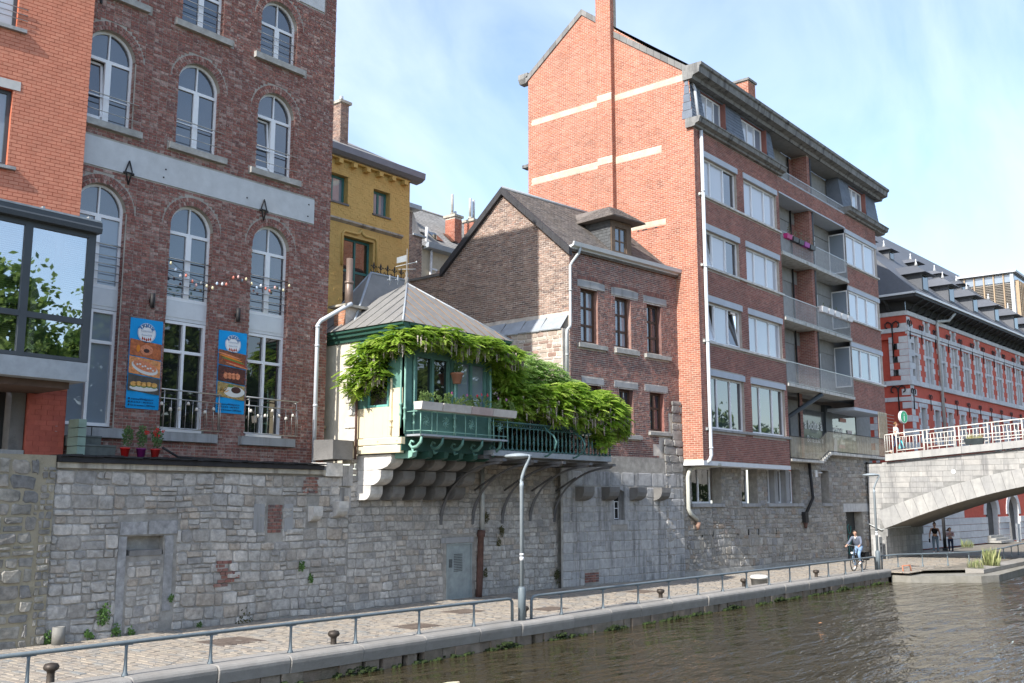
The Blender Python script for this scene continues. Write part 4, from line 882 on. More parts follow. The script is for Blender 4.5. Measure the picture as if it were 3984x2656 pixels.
def pavilion():
    t = thing('oriel_pavilion', 'green and cream wooden oriel with grey zinc roof on stone corbels over the quay', 'pavilion', (20.8, 21, 4.2))
    grn = mat('sea_green_paint', [(.10,.215,.185)], .55, .05, 20, namt=.14, grime=(.065,.145,.125), gscale=3); dgrn = mat('dark_green_paint', [(.03,.085,.066)], .5, namt=.15); lgrn = mat('light_green_metal', [(.20,.37,.31)], .5, .05, 20, namt=.15)
    cream = mat('cream_paint', [(.66,.57,.40)], .55, .04, 15, namt=.05, grime=(.58,.50,.35), gscale=2); plaster = mat('cream_plaster', [(.60,.55,.46)], .9, .15, 12, grime=(.45,.42,.36), gscale=1.4, namt=.1)
    S = Frame(18.81, 21.2, -90)     # side face looking left: u towards the river, d into the pavilion
    Fr = Frame(18.81, 19.34, 0)     # front face over the quay
    # plaster wall on the side, quoins at its front edge
    b = MB(S); b.box(-2.05, -.30, -.0, .3, 4.0, 7.62); b.box(-.30, .0, .02, .3, 4.6, 7.6); b.build('plaster_wall', plaster, t)
    z = 4.60; k = 0
    while z < 6.3:
        h = random.uniform(.3, .5); b = MB(S); b.box(-.30-(.16 if k % 2 else 0), .02, -.03, .2, z, z+h-.02, None, .018); b.build('quoin', G['white_stone'], t); z += h; k += 1
    b = MB(S); b.lathe((-1.25, -.10, 5.05), [(.05, -.05), (.07, -.05), (.07, .06), (.05, .06)], 10); b.build('vent_pipe', mat('vent_tan', [(.35,.28,.2)], .6), t)
    b = MB(S); b.tube([(.13, -.1, 6.5), (.13, -.1, 4.1)], .035, 8); b.build('drainpipe', G['rust'], t)
    b = MB(S); b.add([(-2.05, .3, 4.0), (0, .3, 4.0), (0, .3, 7.7), (-2.05, .3, 7.7)], [(0, 1, 2, 3)]); b.build('inner_wall', plaster, t)
    # side of the oriel: cream boards below, green window above
    b = MB(S); b.box(.02, 1.86, .0, .1, 4.68, 5.50); 
    for u in (.35, .72, 1.1, 1.3): b.box(u, u+.006, -.004, 0, 4.7, 5.45)
    b.build('board_panel', cream, t)
    b = MB(S); b.box(-.02, 1.88, -.03, .1, 4.47, 4.665, None, .01); b.box(0.0, 1.83, -.015, .1, 4.24, 4.455, None, .01); 
    for u in (.12, .95, 1.7): b.lathe((u, -.035, 4.56), [(.02, 0), (.02, .02)], 8)
    b.build('skirt_board', cream, t)
    b = MB(S); b.box(1.36, 1.86, -.001, .1, 5.5, 6.0); b.build('board_panel', cream, t)
    b = MB(S); b.box(.02, .45, .0, .1, 5.5, 7.5); b.box(1.30, 1.86, .0, .1, 6.0, 7.5); b.box(1.28, 1.36, .0, .1, 5.5, 6.0); b.box(.45, 1.30, .0, .1, 6.9, 7.5); b.build('side_wall', grn, t)
    rect_window(t, S, .45, 1.28, 5.52, 6.9, .03, [], [], .06, mat('turquoise_frame', [(.16,.42,.38)], .5), G['glass_dark'])
    def spindle(f, u, d, w0, w1, m, name='turned_post', r=.035):
        b = MB(f); h = w1-w0; pr = [(r*.6, 0), (r*.7, h*.12), (r*1.0, h*.14), (r*1.5, h*.15), (r*1.0, h*.165), (r*.9, h*.24), (r*1.6, h*.25), (r*1.6, h*.262), (r*.9, h*.275), (r*.8, h*.5), (r*1.0, h*.98)]
        b.lathe((u, d, w0), pr, 10); return b.build(name, m, t)
    spindle(S, 1.45, -.03, 4.72, 6.3, cream); spindle(S, 1.82, -.03, 4.9, 7.4, lgrn)
    # front face
    b = MB(Fr); b.box(0, .30, 0, .1, 4.68, 7.5); b.box(.36, 3.65, .02, .1, 4.68, 5.55); b.box(.3, .36, .0, .1, 4.68, 7.5); b.box(1.98, 2.12, .0, .1, 5.55, 7.0); b.box(3.55, 3.7, 0, .1, 4.68, 7.5); b.box(.36, 3.55, .012, .1, 7.0, 7.5)
    b.box(0, 3.7, .1, .16, 4.3, 4.68); b.build('front_wall', grn, t)
    spindle(Fr, .06, -.03, 4.75, 7.4, lgrn); spindle(Fr, .40, -.03, 4.7, 7.0, lgrn); spindle(Fr, 2.05, -.03, 4.7, 7.0, lgrn, r=.04); spindle(Fr, 3.6, -.03, 4.7, 7.0, lgrn)
    gl = mat('dim', [(0, 0, 0)]) if False else None
    rect_window(t, Fr, .50, 1.92, 5.57, 7.0, .04, [.5], [], .09, grn, G['glass_dark'], .15); rect_window(t, Fr, 2.14, 3.5, 5.57, 7.0, .04, [.5], [], .10, grn, G['glass_blind'], .12)
    # carved zigzag on the pilasters
    b = MB(Fr)
    for u in (.40, 2.05, 3.6):
        w = 5.7
        while w < 6.9: b.tube([(u-.05, -.035, w), (u+.05, -.035, w+.06), (u-.05, -.035, w+.12)], .008, 4); w += .12
    b.build('carved_zigzag', lgrn, t)
    # underside and floor beams
    b = MB(Fr); b.box(.0, 3.75, .0, .12, 4.30, 4.68); b.box(.12, 3.75, .12, 1.86, 4.24, 4.3); b.build('floor_beam', dgrn, t)
    for i in range(6):
        u = .25+i*.62; b = MB(Fr); b.extr([(-.18, 4.30), (-.14, 4.14), (0.0, 4.10), (.9, 4.1), (.9, 4.30)], u, u+.17); b.build('beam_end', lgrn if i == 0 else dgrn, t)
    # cornice
    for f, u0, u1 in ((Fr, -.22, 4.35), (S, -2.05, 2.08)):
        b = MB(f); b.extr([(.05, 7.42), (-.06, 7.45), (-.08, 7.56), (-.16, 7.58), (-.17, 7.66), (-.24, 7.69), (-.25, 7.76), (.05, 7.76)], u0 if f is S else -.0, u1); b.build('cornice', dgrn, t)
    # stone corbels, three tiers, five rows
    for i in range(5):
        u = 18.92+i*.86; f = Frame(0, 21.2, 0)
        for (w1, h, o) in ((4.22, .42, 1.35), (3.80, .42, .95), (3.38, .40, .55)):
            b = MB(f); n = 7; pr = [(.05, w1-h), (.05, w1-.005), (-o, w1-.005), (-o, w1-h*.35)]+[(-o+o*.45*(1-math.cos(a)), w1-h*.35-h*.64*math.sin(a)) for a in (.35, .75, 1.15, 1.5)]
            b.extr(pr, u, u+.46); b.build('corbel', G['white_stone'] if i == 0 else G['dark_stone'], t)
    b = MB(Frame(0, 21.2, 0))
    # roof: hipped zinc sheets with standing seams
    zn = mat('weathered_zinc', [(.235,.225,.205), (.215,.21,.20), (.25,.235,.21)], .6, .04, 6, metal=.1, grime=(.17,.165,.16), gscale=1.5, namt=.1); seam = mat('rusty_seam', [(.26,.17,.105)], .6, namt=.2)
    E0 = (18.52, 19.08, 7.77); E1 = (23.22, 19.08, 7.77); E2 = (23.22, 23.4, 7.77); E3 = (18.52, 23.4, 7.77); A1 = (20.92, 21.4, 9.52)
    b = MB(); b.add([E0, E1, E2, E3, A1], [(0, 1, 4), (1, 2, 4), (3, 0, 4), (2, 3, 4), (3, 2, 1, 0)]); r_ = b.build('roof', zn, t)
    RA, RB = (20.43, 22.5, 9.93), (21.9, 22.5, 9.95); B0 = (19.0, 21.6, 8.05); B1 = (22.7, 21.7, 8.3); B2 = (22.9, 23.4, 8.2); B3 = (19.2, 23.4, 8.1)
    b = MB(); b.add([B0, B1, B2, B3, RA, RB], [(0, 1, 5, 4), (1, 2, 5), (2, 3, 4, 5), (3, 0, 4)]); b.build('rear_roof', zn, t)
    def lerp(a, c, q): return tuple(a[i]+(c[i]-a[i])*q for i in range(3))
    def seams(a, c, top, n, m, name, e=.012):
        for i in range(1, n):
            q = i/n; p0 = Vector(lerp(a, c, q)); 
            # rib runs up the slope until it meets a hip
            mid = Vector(a)*.5+Vector(c)*.5; up = (Vector(top)-Vector(lerp(a, c, ((Vector(top)-Vector(a)).dot(Vector(c)-Vector(a)))/((Vector(c)-Vector(a)).length_squared)))); qt = ((Vector(top)-Vector(a)).dot(Vector(c)-Vector(a)))/((Vector(c)-Vector(a)).length_squared)
            k = q/qt if q < qt else (1-q)/(1-qt); p1 = p0+up*k*.98
            b = MB(); b.tube([tuple(p0+Vector((0, 0, .012))), tuple(p1+Vector((0, 0, .012)))], e, 5); b.build(name, m, r_)
    seams(E0, E1, A1, 11, seam, 'standing_seam'); seams(E3, E0, A1, 9, zn, 'standing_seam', .02)
    b = MB(); b.tube([E0, A1], .03, 6); b.tube([E1, A1], .03, 6); b.tube([RA, B0], .04, 6); b.tube([RA, RB], .04, 6); b.tube([RA, B3], .03, 6); b.build('hip_roll', G['zinc'], t)
    # cresting with fleurs-de-lis on the ridge, finial with weather vane
    for i in range(5):
        q = (i+.4)/5; p = lerp(RA, RB, q); b = MB(Frame(p[0], p[1], 0, p[2]))
        b.tube([(0, 0, 0), (0, 0, .34)], .014, 5); b.prism([(0, .36), (.035, .26), (0, .17), (-.035, .26)], -.012, .012)
        for s in (-1, 1):
            b.tube([(0, 0, .15), (s*.05, 0, .2), (s*.09, 0, .25), (s*.12, 0, .21)], .013, 5); b.tube([(0, 0, .06), (s*.07, 0, .03), (s*.145, 0, .1)], .012, 5)
        b.build('fleur_de_lis', G['black_iron'], t)
    for q in (.0, .33):
        b = MB(Frame(20.2+q, 21.4, 0, 9.35+q*.2)); b.tube([(0, 0, 0), (0, 0, .3)], .014, 5)
        for s in (-1, 1): b.tube([(0, 0, .1), (s*.06, 0, .17), (s*.1, 0, .13)], .013, 5)
        b.build('fleur_de_lis', G['zinc'], t)
    b = MB(Frame(20.95, 21.45, 0, 9.48)); b.lathe((0, 0, 0), [(.09, 0), (.05, .12), (.07, .22), (.03, .28), (.05, .36), (.02, .45), (.012, 1.15)], 10)
    b.build('finial', G['dark_stone'], t)
    b = MB(Frame(20.95, 21.45, -30, 9.48)); b.add([(-.02, 0, .95), (-.02, .004, .75), (-.32, .004, .66), (-.32, 0, .84)], [(0, 1, 2, 3)]); b.tube([(-.35, 0, .55), (.3, 0, .75)], .012, 5); b.tube([(-.25, .1, .5), (.25, -.1, .5)], .01, 5); b.lathe((.3, 0, .75), [(.005, -.04), (.035, 0), (.005, .04)], 8); b.build('weather_vane', G['pipe_grey'], t)
    # little chimney with a tall flue on the rear left of the roof
    c = thing('brick_chimney', 'small brick chimney with a tall metal flue beside the zinc roof of the green pavilion', 'chimney', (19.0, 22.7, 7.8)); f = Frame(18.85, 22.05, -90)
    b = MB(f); b.box(-.25, .25, -.0, .6, 7.7, 8.53); core = b.build('core', G['lime_mortar'], c)
    pc = Pieces('brick', mat('orange_stock_brick', [(.46,.20,.12), (.50,.30,.2), (.38,.17,.1)], .9, .3, 40, namt=.2), f); bricks(pc, lambda w: [(-.25, .25)], [], 7.72, 8.5, .2, .08, .012, .01, .003, d0=0); pc.finish(core, 120)
    b = MB(f); b.box(-.38, .40, -.14, .74, 8.53, 8.61, None, .01); b.build('cap', G['coping'], c)
    b = MB(f); b.tube([(0.05, .28, 8.6), (.05, .28, 9.3), (.05, .28, 9.32), (.05, .28, 10.05)], [.12, .12, .10, .10], 12); b.tube([(.05, .28, 9.28), (.05, .28, 9.36)], .135, 12); b.build('flue', mat('brown_metal_flue', [(.20,.15,.125)], .45, metal=.4, namt=.1), c)
    # small brackets under the front balcony floor
    b = MB(Fr); b.box(.14, 3.72, -.60, .0, 4.68, 4.73, None); b.build('balconet_floor', G['zinc'], t)
    for i in range(5):
        u = .2+i*.82; b = MB(Fr); b.tube([(u, -.55, 4.68), (u, -.52, 4.52), (u, -.38, 4.40), (u, -.20, 4.37), (u, -.10, 4.46), (u, -.16, 4.56), (u, -.26, 4.52)], [.03, .045, .05, .045, .04, .03, .03], 6); b.tube([(u, -.2, 4.37), (u, -.24, 4.24), (u, -.34, 4.27)], [.04, .03, .02], 6); b.build('scroll_bracket', lgrn if i == 0 else grn, t)
    # iron balustrade of the little front balcony
    b = MB(Fr)
    for w in (4.82, 5.34): b.tube([(.12, -.58, w), (3.74, -.58, w)], .014, 6); b.tube([(.12, -.58, w), (.12, 0, w)], .014, 6)
    for u in (.12, .55, .75, 1.45, 1.9, 2.35, 2.9, 3.1, 3.74): b.tube([(u, -.58, 4.7), (u, -.58, 5.36)], .016, 6)
    b.build('balustrade', lgrn, t)
    b = MB(Fr)
    for u in (.33, 1.1, 2.15, 3.4):
        for a in range(8):
            an = a*math.pi/4+.2; b.tube([(u, -.58, 5.08), (u+.08*math.cos(an), -.58, 5.08+.10*math.sin(an)), (u+.14*math.cos(an+.5), -.58, 5.08+.16*math.sin(an+.5))], [.016, .012, .008], 4)
    b.build('iron_rosette', lgrn, t)
    # flower troughs on the balustrade
    wm = mat('whitewashed_trough', [(.58,.54,.50)], .9, .2, 20, grime=(.40,.36,.33), gscale=2.5, namt=.1); pm = mat('rosy_stone_trough', [(.46,.36,.34)], .9, .2, 20, grime=(.55,.48,.44), gscale=2.5, namt=.1)
    gl = leafy(mat('geranium_leaves', [(.16,.24,.07), (.22,.32,.10), (.12,.19,.05), (.30,.38,.15)], .7, namt=.2)); fl = [mat('pink_petals', [(.6,.15,.33)], .6), mat('red_petals_bright', [(.6,.03,.06)], .6), mat('mauve_petals', [(.5,.22,.45)], .6)]
    for i, (u0, u1, m, lab) in enumerate(((-.02, .78, wm, 'white flower trough on the green balustrade, leftmost of four'), (.82, 1.95, wm, 'long white flower trough on the green balustrade, second from the left'), (1.98, 2.88, pm, 'pinkish stained flower trough on the green balustrade, third from the left'), (2.9, 3.95, wm, 'white flower trough on the green balustrade, rightmost of four'))):
        x = thing('flower_trough', lab, 'planter', (18.81+u0, 18.7, 5.37), 'troughs on the balustrade')
        b = MB(Fr); b.extr([(-.74, 5.37), (-.78, 5.58), (-.44, 5.58), (-.48, 5.37)], u0, u1); b.build('trough', m, x)
        b = MB(Fr)
        for q in range(int((u1-u0)*12)): tuft(b, u0+random.uniform(0, u1-u0), -.62, 5.66+random.uniform(-.06, .16), .13, 20, .3, .075)
        b.build('foliage', gl, x)
        if i != 0:
            b = MB(Fr); 
            for q in range((0, 2, 3, 2)[i]): tuft(b, u0+random.uniform(.1, u1-u0-.1), -.66, 5.86+random.uniform(0, .1), .04, 16, 0, .035)
            b.build('blossom', fl[i-1], x)
    # hanging terracotta pot
    x = thing('hanging_pot', 'terracotta pot with a plant hanging before the right window of the green oriel', 'flower pot', (20.8, 19.25, 6.3)); h = Frame(20.84, 19.22, 0, 6.27)
    b = MB(h); b.lathe((0, 0, 0), [(.11, 0), (.17, .26), (.19, .265), (.19, .31), (.16, .31)], 14); b.build('pot', mat('terracotta', [(.42,.20,.13)], .85, namt=.15), x)
    b = MB(h); 
    for q in range(5): tuft(b, random.uniform(-.12, .12), .02, .42+random.uniform(-.05, .12), .14, 30, .4, .06)
    b.build('foliage', mat('pot_foliage', [(.05,.11,.03), (.09,.15,.05)], .7), x); b = MB(h); b.tube([(-.16, 0, .3), (0, 0, .9), (.16, 0, .3)], .006, 4); b.build('wire', G['black_iron'], x)
pavilion()
def balcony():
    t = thing('iron_balcony', 'long teal cast iron balcony on curved brackets right of the green oriel', 'balcony', (25.3, 20, 4.2)); f = Frame(0, 19.0, 0); U0, U1 = 22.15, 28.3
    cast = mat('teal_cast_iron', [(.06,.145,.14)], .5, .05, 30, namt=.2, grime=(.11,.20,.185), gscale=6, gamt=.5)
    b = MB(f); b.box(U0, U1, 0, 2.2, 4.30, 4.42); b.box(U0, U1, -.04, .06, 4.26, 4.44, None, .01); b.build('floor', G['zinc'], t)
    beam = mat('grey_steel_beam', [(.12,.12,.125)], .6, namt=.15)
    b = MB(f); b.box(U0-.2, U1+.05, .15, 2.2, 4.18, 4.29); b.build('floor_plate', beam, t)
    n = 30
    proto = MB(Frame(0, 0, 0)); pr = [(.035, 0), (.05, .03), (.022, .07), (.016, .14), (.03, .22), (.034, .27), (.022, .30), (.034, .33), (.03, .40), (.016, .5), (.013, .6), (.03, .66), (.045, .68)]
    proto.lathe((0, 0, 0), pr, 8); me = proto.mesh('baluster'); me.materials.append(cast)
    for i in range(n):
        o = link('baluster', me, t); o.matrix_basis = f.mtx(U0+.08+(U1-U0-.12)*i/(n-1), 0.0, 4.45)
    for i in range(9):
        o = link('baluster', me, t); o.matrix_basis = f.mtx(U1-.03, .2+i*.22, 4.45)
    b = MB(f); b.box(U0, U1, -.03, .03, 5.26, 5.30); b.box(U0, U1, -.02, .02, 5.12, 5.14); b.box(U1-.05, U1, 0, 2.0, 5.26, 5.30); b.box(U0, U1, -.015, .015, 4.445, 4.47)
    b.build('handrail', cast, t)
    b = MB(f); u = U0+.07
    while u < U1: b.tube([(u+.05*math.cos(a*math.pi/4), 0, 5.20+.05*math.sin(a*math.pi/4)) for a in range(8)], .009, 4, closed=True); u += .115
    b.build('ring_frieze', cast, t)
    for u in (24.6, 26.1):   # bowed iron ribs outside the balustrade
        b = MB(f); b.tube([(u, -.03, 5.25), (u+.0, -.14, 5.1), (u+.0, -.38, 4.95), (u, -.5, 4.75), (u, -.42, 4.5), (u, -.15, 4.34), (u, 0, 4.32)], .03, 6); b.build('bowed_rib', cast, t)
    # curved steel brackets carrying it
    for u in (22.3, 23.75, 25.2, 26.65, 28.0):
        b = MB(f); b.box(u-.08, u+.42 if False else u+.08, -.35, 2.2, 4.10, 4.18, None)
        b.add([], []); pts = [(u, 2.17-2.42*(1-math.cos(a)), 2.25+1.85*math.sin(a)) for a in [math.pi/2*q/12 for q in range(13)]]
        for q in range(12):
            (x, d0, w0), (_, d1, w1) = pts[q], pts[q+1]; b.add([(u-.06, d0, w0), (u+.06, d0, w0), (u+.06, d1, w1), (u-.06, d1, w1), (u-.06, d0+.07, w0-.07), (u+.06, d0+.07, w0-.07), (u+.06, d1+.07, w1-.07), (u-.06, d1+.07, w1-.07)], [(0,1,2,3), (4,5,6,7), (0,1,5,4), (1,2,6,5), (2,3,7,6), (3,0,4,7)])
        b.tube([(u, 1.25, 3.75), (u, 2.1, 3.3)], .035, 5)
        b.build('bracket', beam, t)
    # wisteria over balcony and oriel
    leaf = mat('wisteria_leaves', [(.26,.40,.05), (.38,.52,.085), (.15,.27,.035), (.48,.58,.14), (.30,.45,.06), (.20,.34,.045)], .55, namt=.15, spec=.25)
    leafy(leaf); w = thing('wisteria', 'bright green wisteria trailing over the oriel cornice and along the iron balcony', 'climbing plant', (24, 19, 5)); rnd = random
    def cloud(cs, n):
        pts = []
        for i in range(n):
            c, r = cs[rnd.randrange(len(cs))]; v = Vector((rnd.gauss(0, 1), rnd.gauss(0, 1), rnd.gauss(0, 1))).normalized()*rnd.uniform(.55, 1.0)
            q = Vector(c)+Vector((v.x*r[0], v.y*r[1], v.z*r[2])); pts.append((q, (v.x*.5, v.y-.2, v.z*.3+.2)))
        return pts
    A = [((18.5, 20.9, 6.35), (.25, .5, .5)), ((18.5, 20.45, 6.9), (.28, .55, .45)), ((18.55, 19.9, 7.2), (.28, .5, .32)), ((18.7, 19.3, 7.35), (.3, .3, .3)), ((18.55, 20.3, 6.5), (.22, .45, .35))]
    B = [((19.1+.55*i, 18.95, 7.40-.02*i+.08*(i % 3)), (.42, .30, .30)) for i in range(8)]
    C = [((23.0, 19.3, 7.0), (.7, .5, .5)), ((23.4, 19.4, 6.3), (.6, .5, .6)), ((23.1, 19.6, 5.7), (.5, .5, .4))]
    D = [((23.6, 19.5, 5.9), (.7, .5, .55)), ((24.2, 19.2, 6.1), (.8, .45, .6)), ((25.1, 19.0, 6.05), (.8, .45, .65)), ((26.0, 18.95, 6.0), (.8, .4, .6)), ((26.9, 18.9, 5.9), (.85, .45, .65)), ((27.8, 18.9, 5.95), (.85, .5, .65)), ((28.5, 19.1, 5.9), (.6, .5, .5)), ((27.6, 18.85, 5.15), (.25, .15, .4)), ((26.4, 19.2, 6.45), (.7, .5, .4)), ((28.2, 19.3, 6.35), (.55, .5, .4)), ((29.0, 19.2, 5.5), (.3, .3, .4))]
    b = MB(); leafset(b, cloud(A, 900), .30, 12); leafset(b, cloud(B, 950), .28, 12); leafset(b, cloud(C, 900), .3, 12); leafset(b, cloud(D, 3100), .32, 12)
    b.build('leaves', leaf, w, 'stuff')
    v = thing('vine_shrub', 'paler rounder leaved vine bush behind the wisteria at the balcony', 'shrub', (25.5, 20.3, 5)); pale = mat('vine_leaves', [(.34,.48,.16), (.42,.56,.22), (.27,.40,.12)], .6, namt=.15); leafy(pale)
    E = [((24.2, 20.2, 7.0), (.7, .5, .6)), ((25.2, 20.2, 7.25), (.9, .5, .55)), ((26.2, 20.1, 7.1), (.8, .5, .5)), ((27.0, 20.0, 6.7), (.8, .5, .45)), ((25.3, 20.1, 6.6), (1.2, .4, .4))]
    b = MB(); leafset(b, [(p, o) for p, o in cloud(E, 2600)], .26, 8, droop=.3); b.build('leaves', pale, v, 'stuff')
    b = MB(); 
    for i in range(9): b.tube([(23.5+.3*i, 20.6, 4.4), (23.6+.3*i, 20.4, 5.6), (23.4+.35*i, 20.2, 6.6)], [.03, .02, .008], 5)
    b.build('stems', mat('vine_bark', [(.12,.09,.06)], .9), v)
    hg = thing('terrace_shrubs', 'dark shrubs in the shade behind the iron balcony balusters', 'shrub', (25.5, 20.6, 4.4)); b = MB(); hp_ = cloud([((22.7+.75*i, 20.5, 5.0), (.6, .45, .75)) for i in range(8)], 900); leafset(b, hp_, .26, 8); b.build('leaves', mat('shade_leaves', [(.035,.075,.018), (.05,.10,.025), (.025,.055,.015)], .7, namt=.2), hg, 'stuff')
    b = MB(); b.box(22.2, 28.6, 20.9, 21.0, 4.4, 6.3); b.build('shade_backdrop', mat('painted_shade', [(.03,.028,.025)], .9, namt=.2), hg)  # dark backdrop added to stand for the deep shade behind the balusters
    pods = mat('faded_flower_strands', [(.36,.31,.29), (.30,.26,.22), (.42,.36,.36)], .8, namt=.2); b = MB()
    for i in range(420):
        c, r = rnd.choice(A+B+D*2); x = c[0]+rnd.uniform(-1, 1)*r[0]; y = c[1]-r[1]*rnd.uniform(.5, 1.05); z = c[2]-r[2]*rnd.uniform(-.1, .9); l = rnd.uniform(.12, .34)
        n_ = 4
        for q in range(n_): s = .014*(1.3-q/n_); b.box(x-s+rnd.uniform(-.008, .008), x+s, y-s, y+s, z-l*(q+1)/n_, z-l*q/n_, None, s*.4)
    b.build('faded_blooms', pods, w, 'stuff')
    b = MB(); 
    for i in range(10):
        x = 22.8+i*.6; b.tube([(x, 20.2, 4.5), (x+.1, 19.6, 5.2), (x+.3, 19.2, 5.8), (x+.9, 19.0, 5.9)], [.035, .03, .02, .01], 5)
    b.tube([(23.2, 19.8, 5.2), (23.0, 19.4, 6.5), (22.5, 19.1, 7.2), (20.5, 19.0, 7.3), (18.7, 19.2, 7.3), (18.5, 20.6, 6.8)], .03, 5); b.build('stems', mat('wisteria_bark', [(.10,.08,.06)], .9), w)
balcony()
# ---------------------------------------------------------------- small old brick house with gable and dormer
def tri_iv(pts):
    """course region of a convex polygon given in (u, w)"""
    def rg(w):
        xs = []
        n = len(pts)
        for i in range(n):
            (a, b), (c, d) = pts[i], pts[(i+1) % n]
            if (b <= w < d) or (d <= w < b): xs.append(a+(c-a)*(w-b)/(d-b))
        xs.sort(); return [(xs[0], xs[-1])] if len(xs) >= 2 else []
    return rg
def slates(pc, frame_o, ux, vx, nx, L, Wd, sw, sh, holes=None, tri=None):
    """overlapping slates on a slope; frame_o origin, ux along eaves, vx up slope, nx normal (world vectors)"""
    rows = int(L/sh); k = 0
    for r in range(rows+1):
        v0 = r*sh; off = (r % 2)*sw/2; x = -off
        while x < Wd:
            a, c = max(0, x), min(x+sw-.006, Wd); x += sw
            if c-a < .03: continue
            if tri:
                lo, hi = tri(v0+sh/2)
                a, c = max(a, lo), min(c, hi)
                if c-a < .03: continue
            if holes and holes((a+c)/2, v0+sh/2): continue
            h0 = .016+random.uniform(-.003, .006); h1 = .004
            v1 = min(v0+sh*1.25, L); o = Vector(frame_o)
            P = lambda u, v, h: o+ux*u+vx*v+nx*h
            vs = [P(a, v0, h0), P(c, v0, h0+random.uniform(-.002, .003)), P(c, v1, h1), P(a, v1, h1), P(a, v0, 0), P(c, v0, 0)]
            cc = sum(vs[:4], Vector())/4
            pc.items.append(dict(c=tuple(cc), v=[tuple(q-cc) for q in vs], f=[(0, 1, 2, 3), (4, 5, 1, 0)], key=('sl', id(pc), len(pc.items)))); k += 1
def gable_house():
    t = thing('gabled_brick_house', 'old dark brick gabled house with brown framed windows and a slate dormer', 'house', (32, 20.8, 4))
    f = Frame(28.76, 21.0, -6.3); Wd = 6.58
    g = Frame(28.76, 21.0, -90)   # gable: u = 0 at the front corner, negative to the back
    # front wall
    wins = [(.60, 1.56, 8.72, 10.74), (2.57, 3.51, 8.75, 10.70), (4.52, 5.43, 8.72, 10.68), (2.72, 3.57, 5.42, 7.16), (4.59, 5.48, 5.66, 7.17), (.75, 1.7, 5.42, 7.16)]
    polys = [[(a, c), (b_, c), (b_, d), (a, d)] for a, b_, c, d in wins]
    b = MB(f)
    for pl in polys: n = 4; b = MB(f); b.add([(u, .001, w) for u, w in pl]+[(u, .30, w) for u, w in pl], [(i, (i+1) % n, (i+1) % n+n, i+n) for i in range(n)]); b.build('window_reveal', G['red_old_brick'], t)
    b = MB(f); b.panel([(0, 3.9), (Wd, 3.9), (Wd, 12.1), (0, 12.1)], polys, 0); 
    wall = b.build('front_wall', G['lime_mortar'], t)
    pc = Pieces('brick', G['red_old_brick'], f)
    lint = [(.42, 1.96, 10.78, 11.04), (2.35, 3.97, 10.74, 11.03), (4.31, 5.79, 10.74, 11.0), (2.43, 3.86, 7.2, 7.42), (4.27, 5.73, 7.2, 7.45), (.6, 1.85, 7.2, 7.42)]
    sill = [(.40, 2.01, 8.50, 8.68), (2.49, 3.90, 8.50, 8.70), (4.31, 5.93, 8.50, 8.68), (2.52, 3.98, 5.26, 5.42), (4.45, 5.86, 5.48, 5.62), (.6, 1.9, 5.26, 5.42)]
    quo = [Rect(4.75+.35*(k % 2), Wd+.1, 4.0+.38*k, 4.38+.38*k) for k in range(4)]+[Rect(5.75, Wd+.1, 5.5, 6.4)]
    hl = [Rect(*q) for q in wins+lint+sill]+quo
    bricks(pc, lambda w: [(.0, Wd)], hl, 4.55, 12.08, .215, .075, .015, .008, .005, 'eng')
    pc.finish(wall, 300)
    for (a, c, d, e) in lint: b = MB(f); b.box(a, c, -.03, .12, d, e, None, .008); b.build('lintel', G['bluestone'], t)
    for (a, c, d, e) in sill: b = MB(f); b.box(a, c, -.12, .25, d, e, None, .01); b.build('sill', G['sill_stone'], t)
    brown = mat('brown_window_frame', [(.085,.05,.035)], .5, namt=.12)
    for i, (a, c, d, e) in enumerate(wins):
        rect_window(t, f, a+.01, c-.01, d+.01, e-.01, .19, [.5], [.33, .66] if i < 3 else [.6], .085, brown, G['glass_blind'] if i < 2 else G['glass_sky'], .07)
    # soldier arches above the lintels
    pc = Pieces('brick', G['red_old_brick'], f)
    for (a, c, d, e) in lint[:3]:
        u = a
        while u < c-.03: pc.items.append(dict(c=(u+.035, 0, e+.07+.05*math.sin(math.pi*(u-a)/(c-a))), v=boxv(.055, .13, .016), f=BF, key=('so', 1))); u += .068
    pc.finish(wall, 60, 'soldier_field')
    # gable wall
    gp = [(0, 4.2), (0, 12.12), (-3.13, 14.98), (-6.27, 12.28), (-8.2, 12.02), (-8.2, 4.2)]
    b = MB(g); b.panel(gp, [], 0); b.quad((-8.2, 0, 4.2), (-8.2, .4, 4.2), (-8.2, .4, 12.02), (-8.2, 0, 12.02)); gw = b.build('gable_wall', G['lime_mortar'], t)
    pc = Pieces('brick', G['dark_brick'], g)
    bricks(pc, tri_iv(gp), [Rect(-4.3, .1, 9.05, 9.75)], 7.3, 14.9, .225, .080, .019, .010, .006, 'run'); pc.finish(gw, 300)
    b = MB(g); b.box(-8.3, -6.3, -.06, .5, 12.02, 12.14, None, .01); b.build('wall_capping', G['dark_stone'], t)
    # lean-to of zinc against the gable and rough stone patch below it
    for i in range(4):
        u0 = -3.95+i*.98; b = MB(g); b.add([(u0, -.50, 9.12), (u0+.965, -.50, 9.10), (u0+.965, -.02, 9.66), (u0, -.02, 9.62), (u0, -.49, 9.08), (u0+.965, -.49, 9.06)], [(0, 1, 2, 3), (4, 5, 1, 0)]); b.build('zinc_sheet', G['zinc'], t)
    b = MB(g); b.box(-4.1, -.02, -.42, -.03, 6.5, 9.1); pw = b.build('stone_patch', G['lime_mortar'], t)
    pc = Pieces('stone', mat('patched_stone', [(.50,.44,.37), (.42,.36,.30), (.36,.27,.22), (.45,.42,.38), (.30,.2,.16)], .95, .4, 25, namt=.2), Frame(28.34, 21.0, -90)); rubble(pc, -3.9, -.04, 7.2, 9.05, (), (.1, .22), (.18, .5), .02, .015, .2, .02, .008, seed=41); pc.finish(pw, 120)
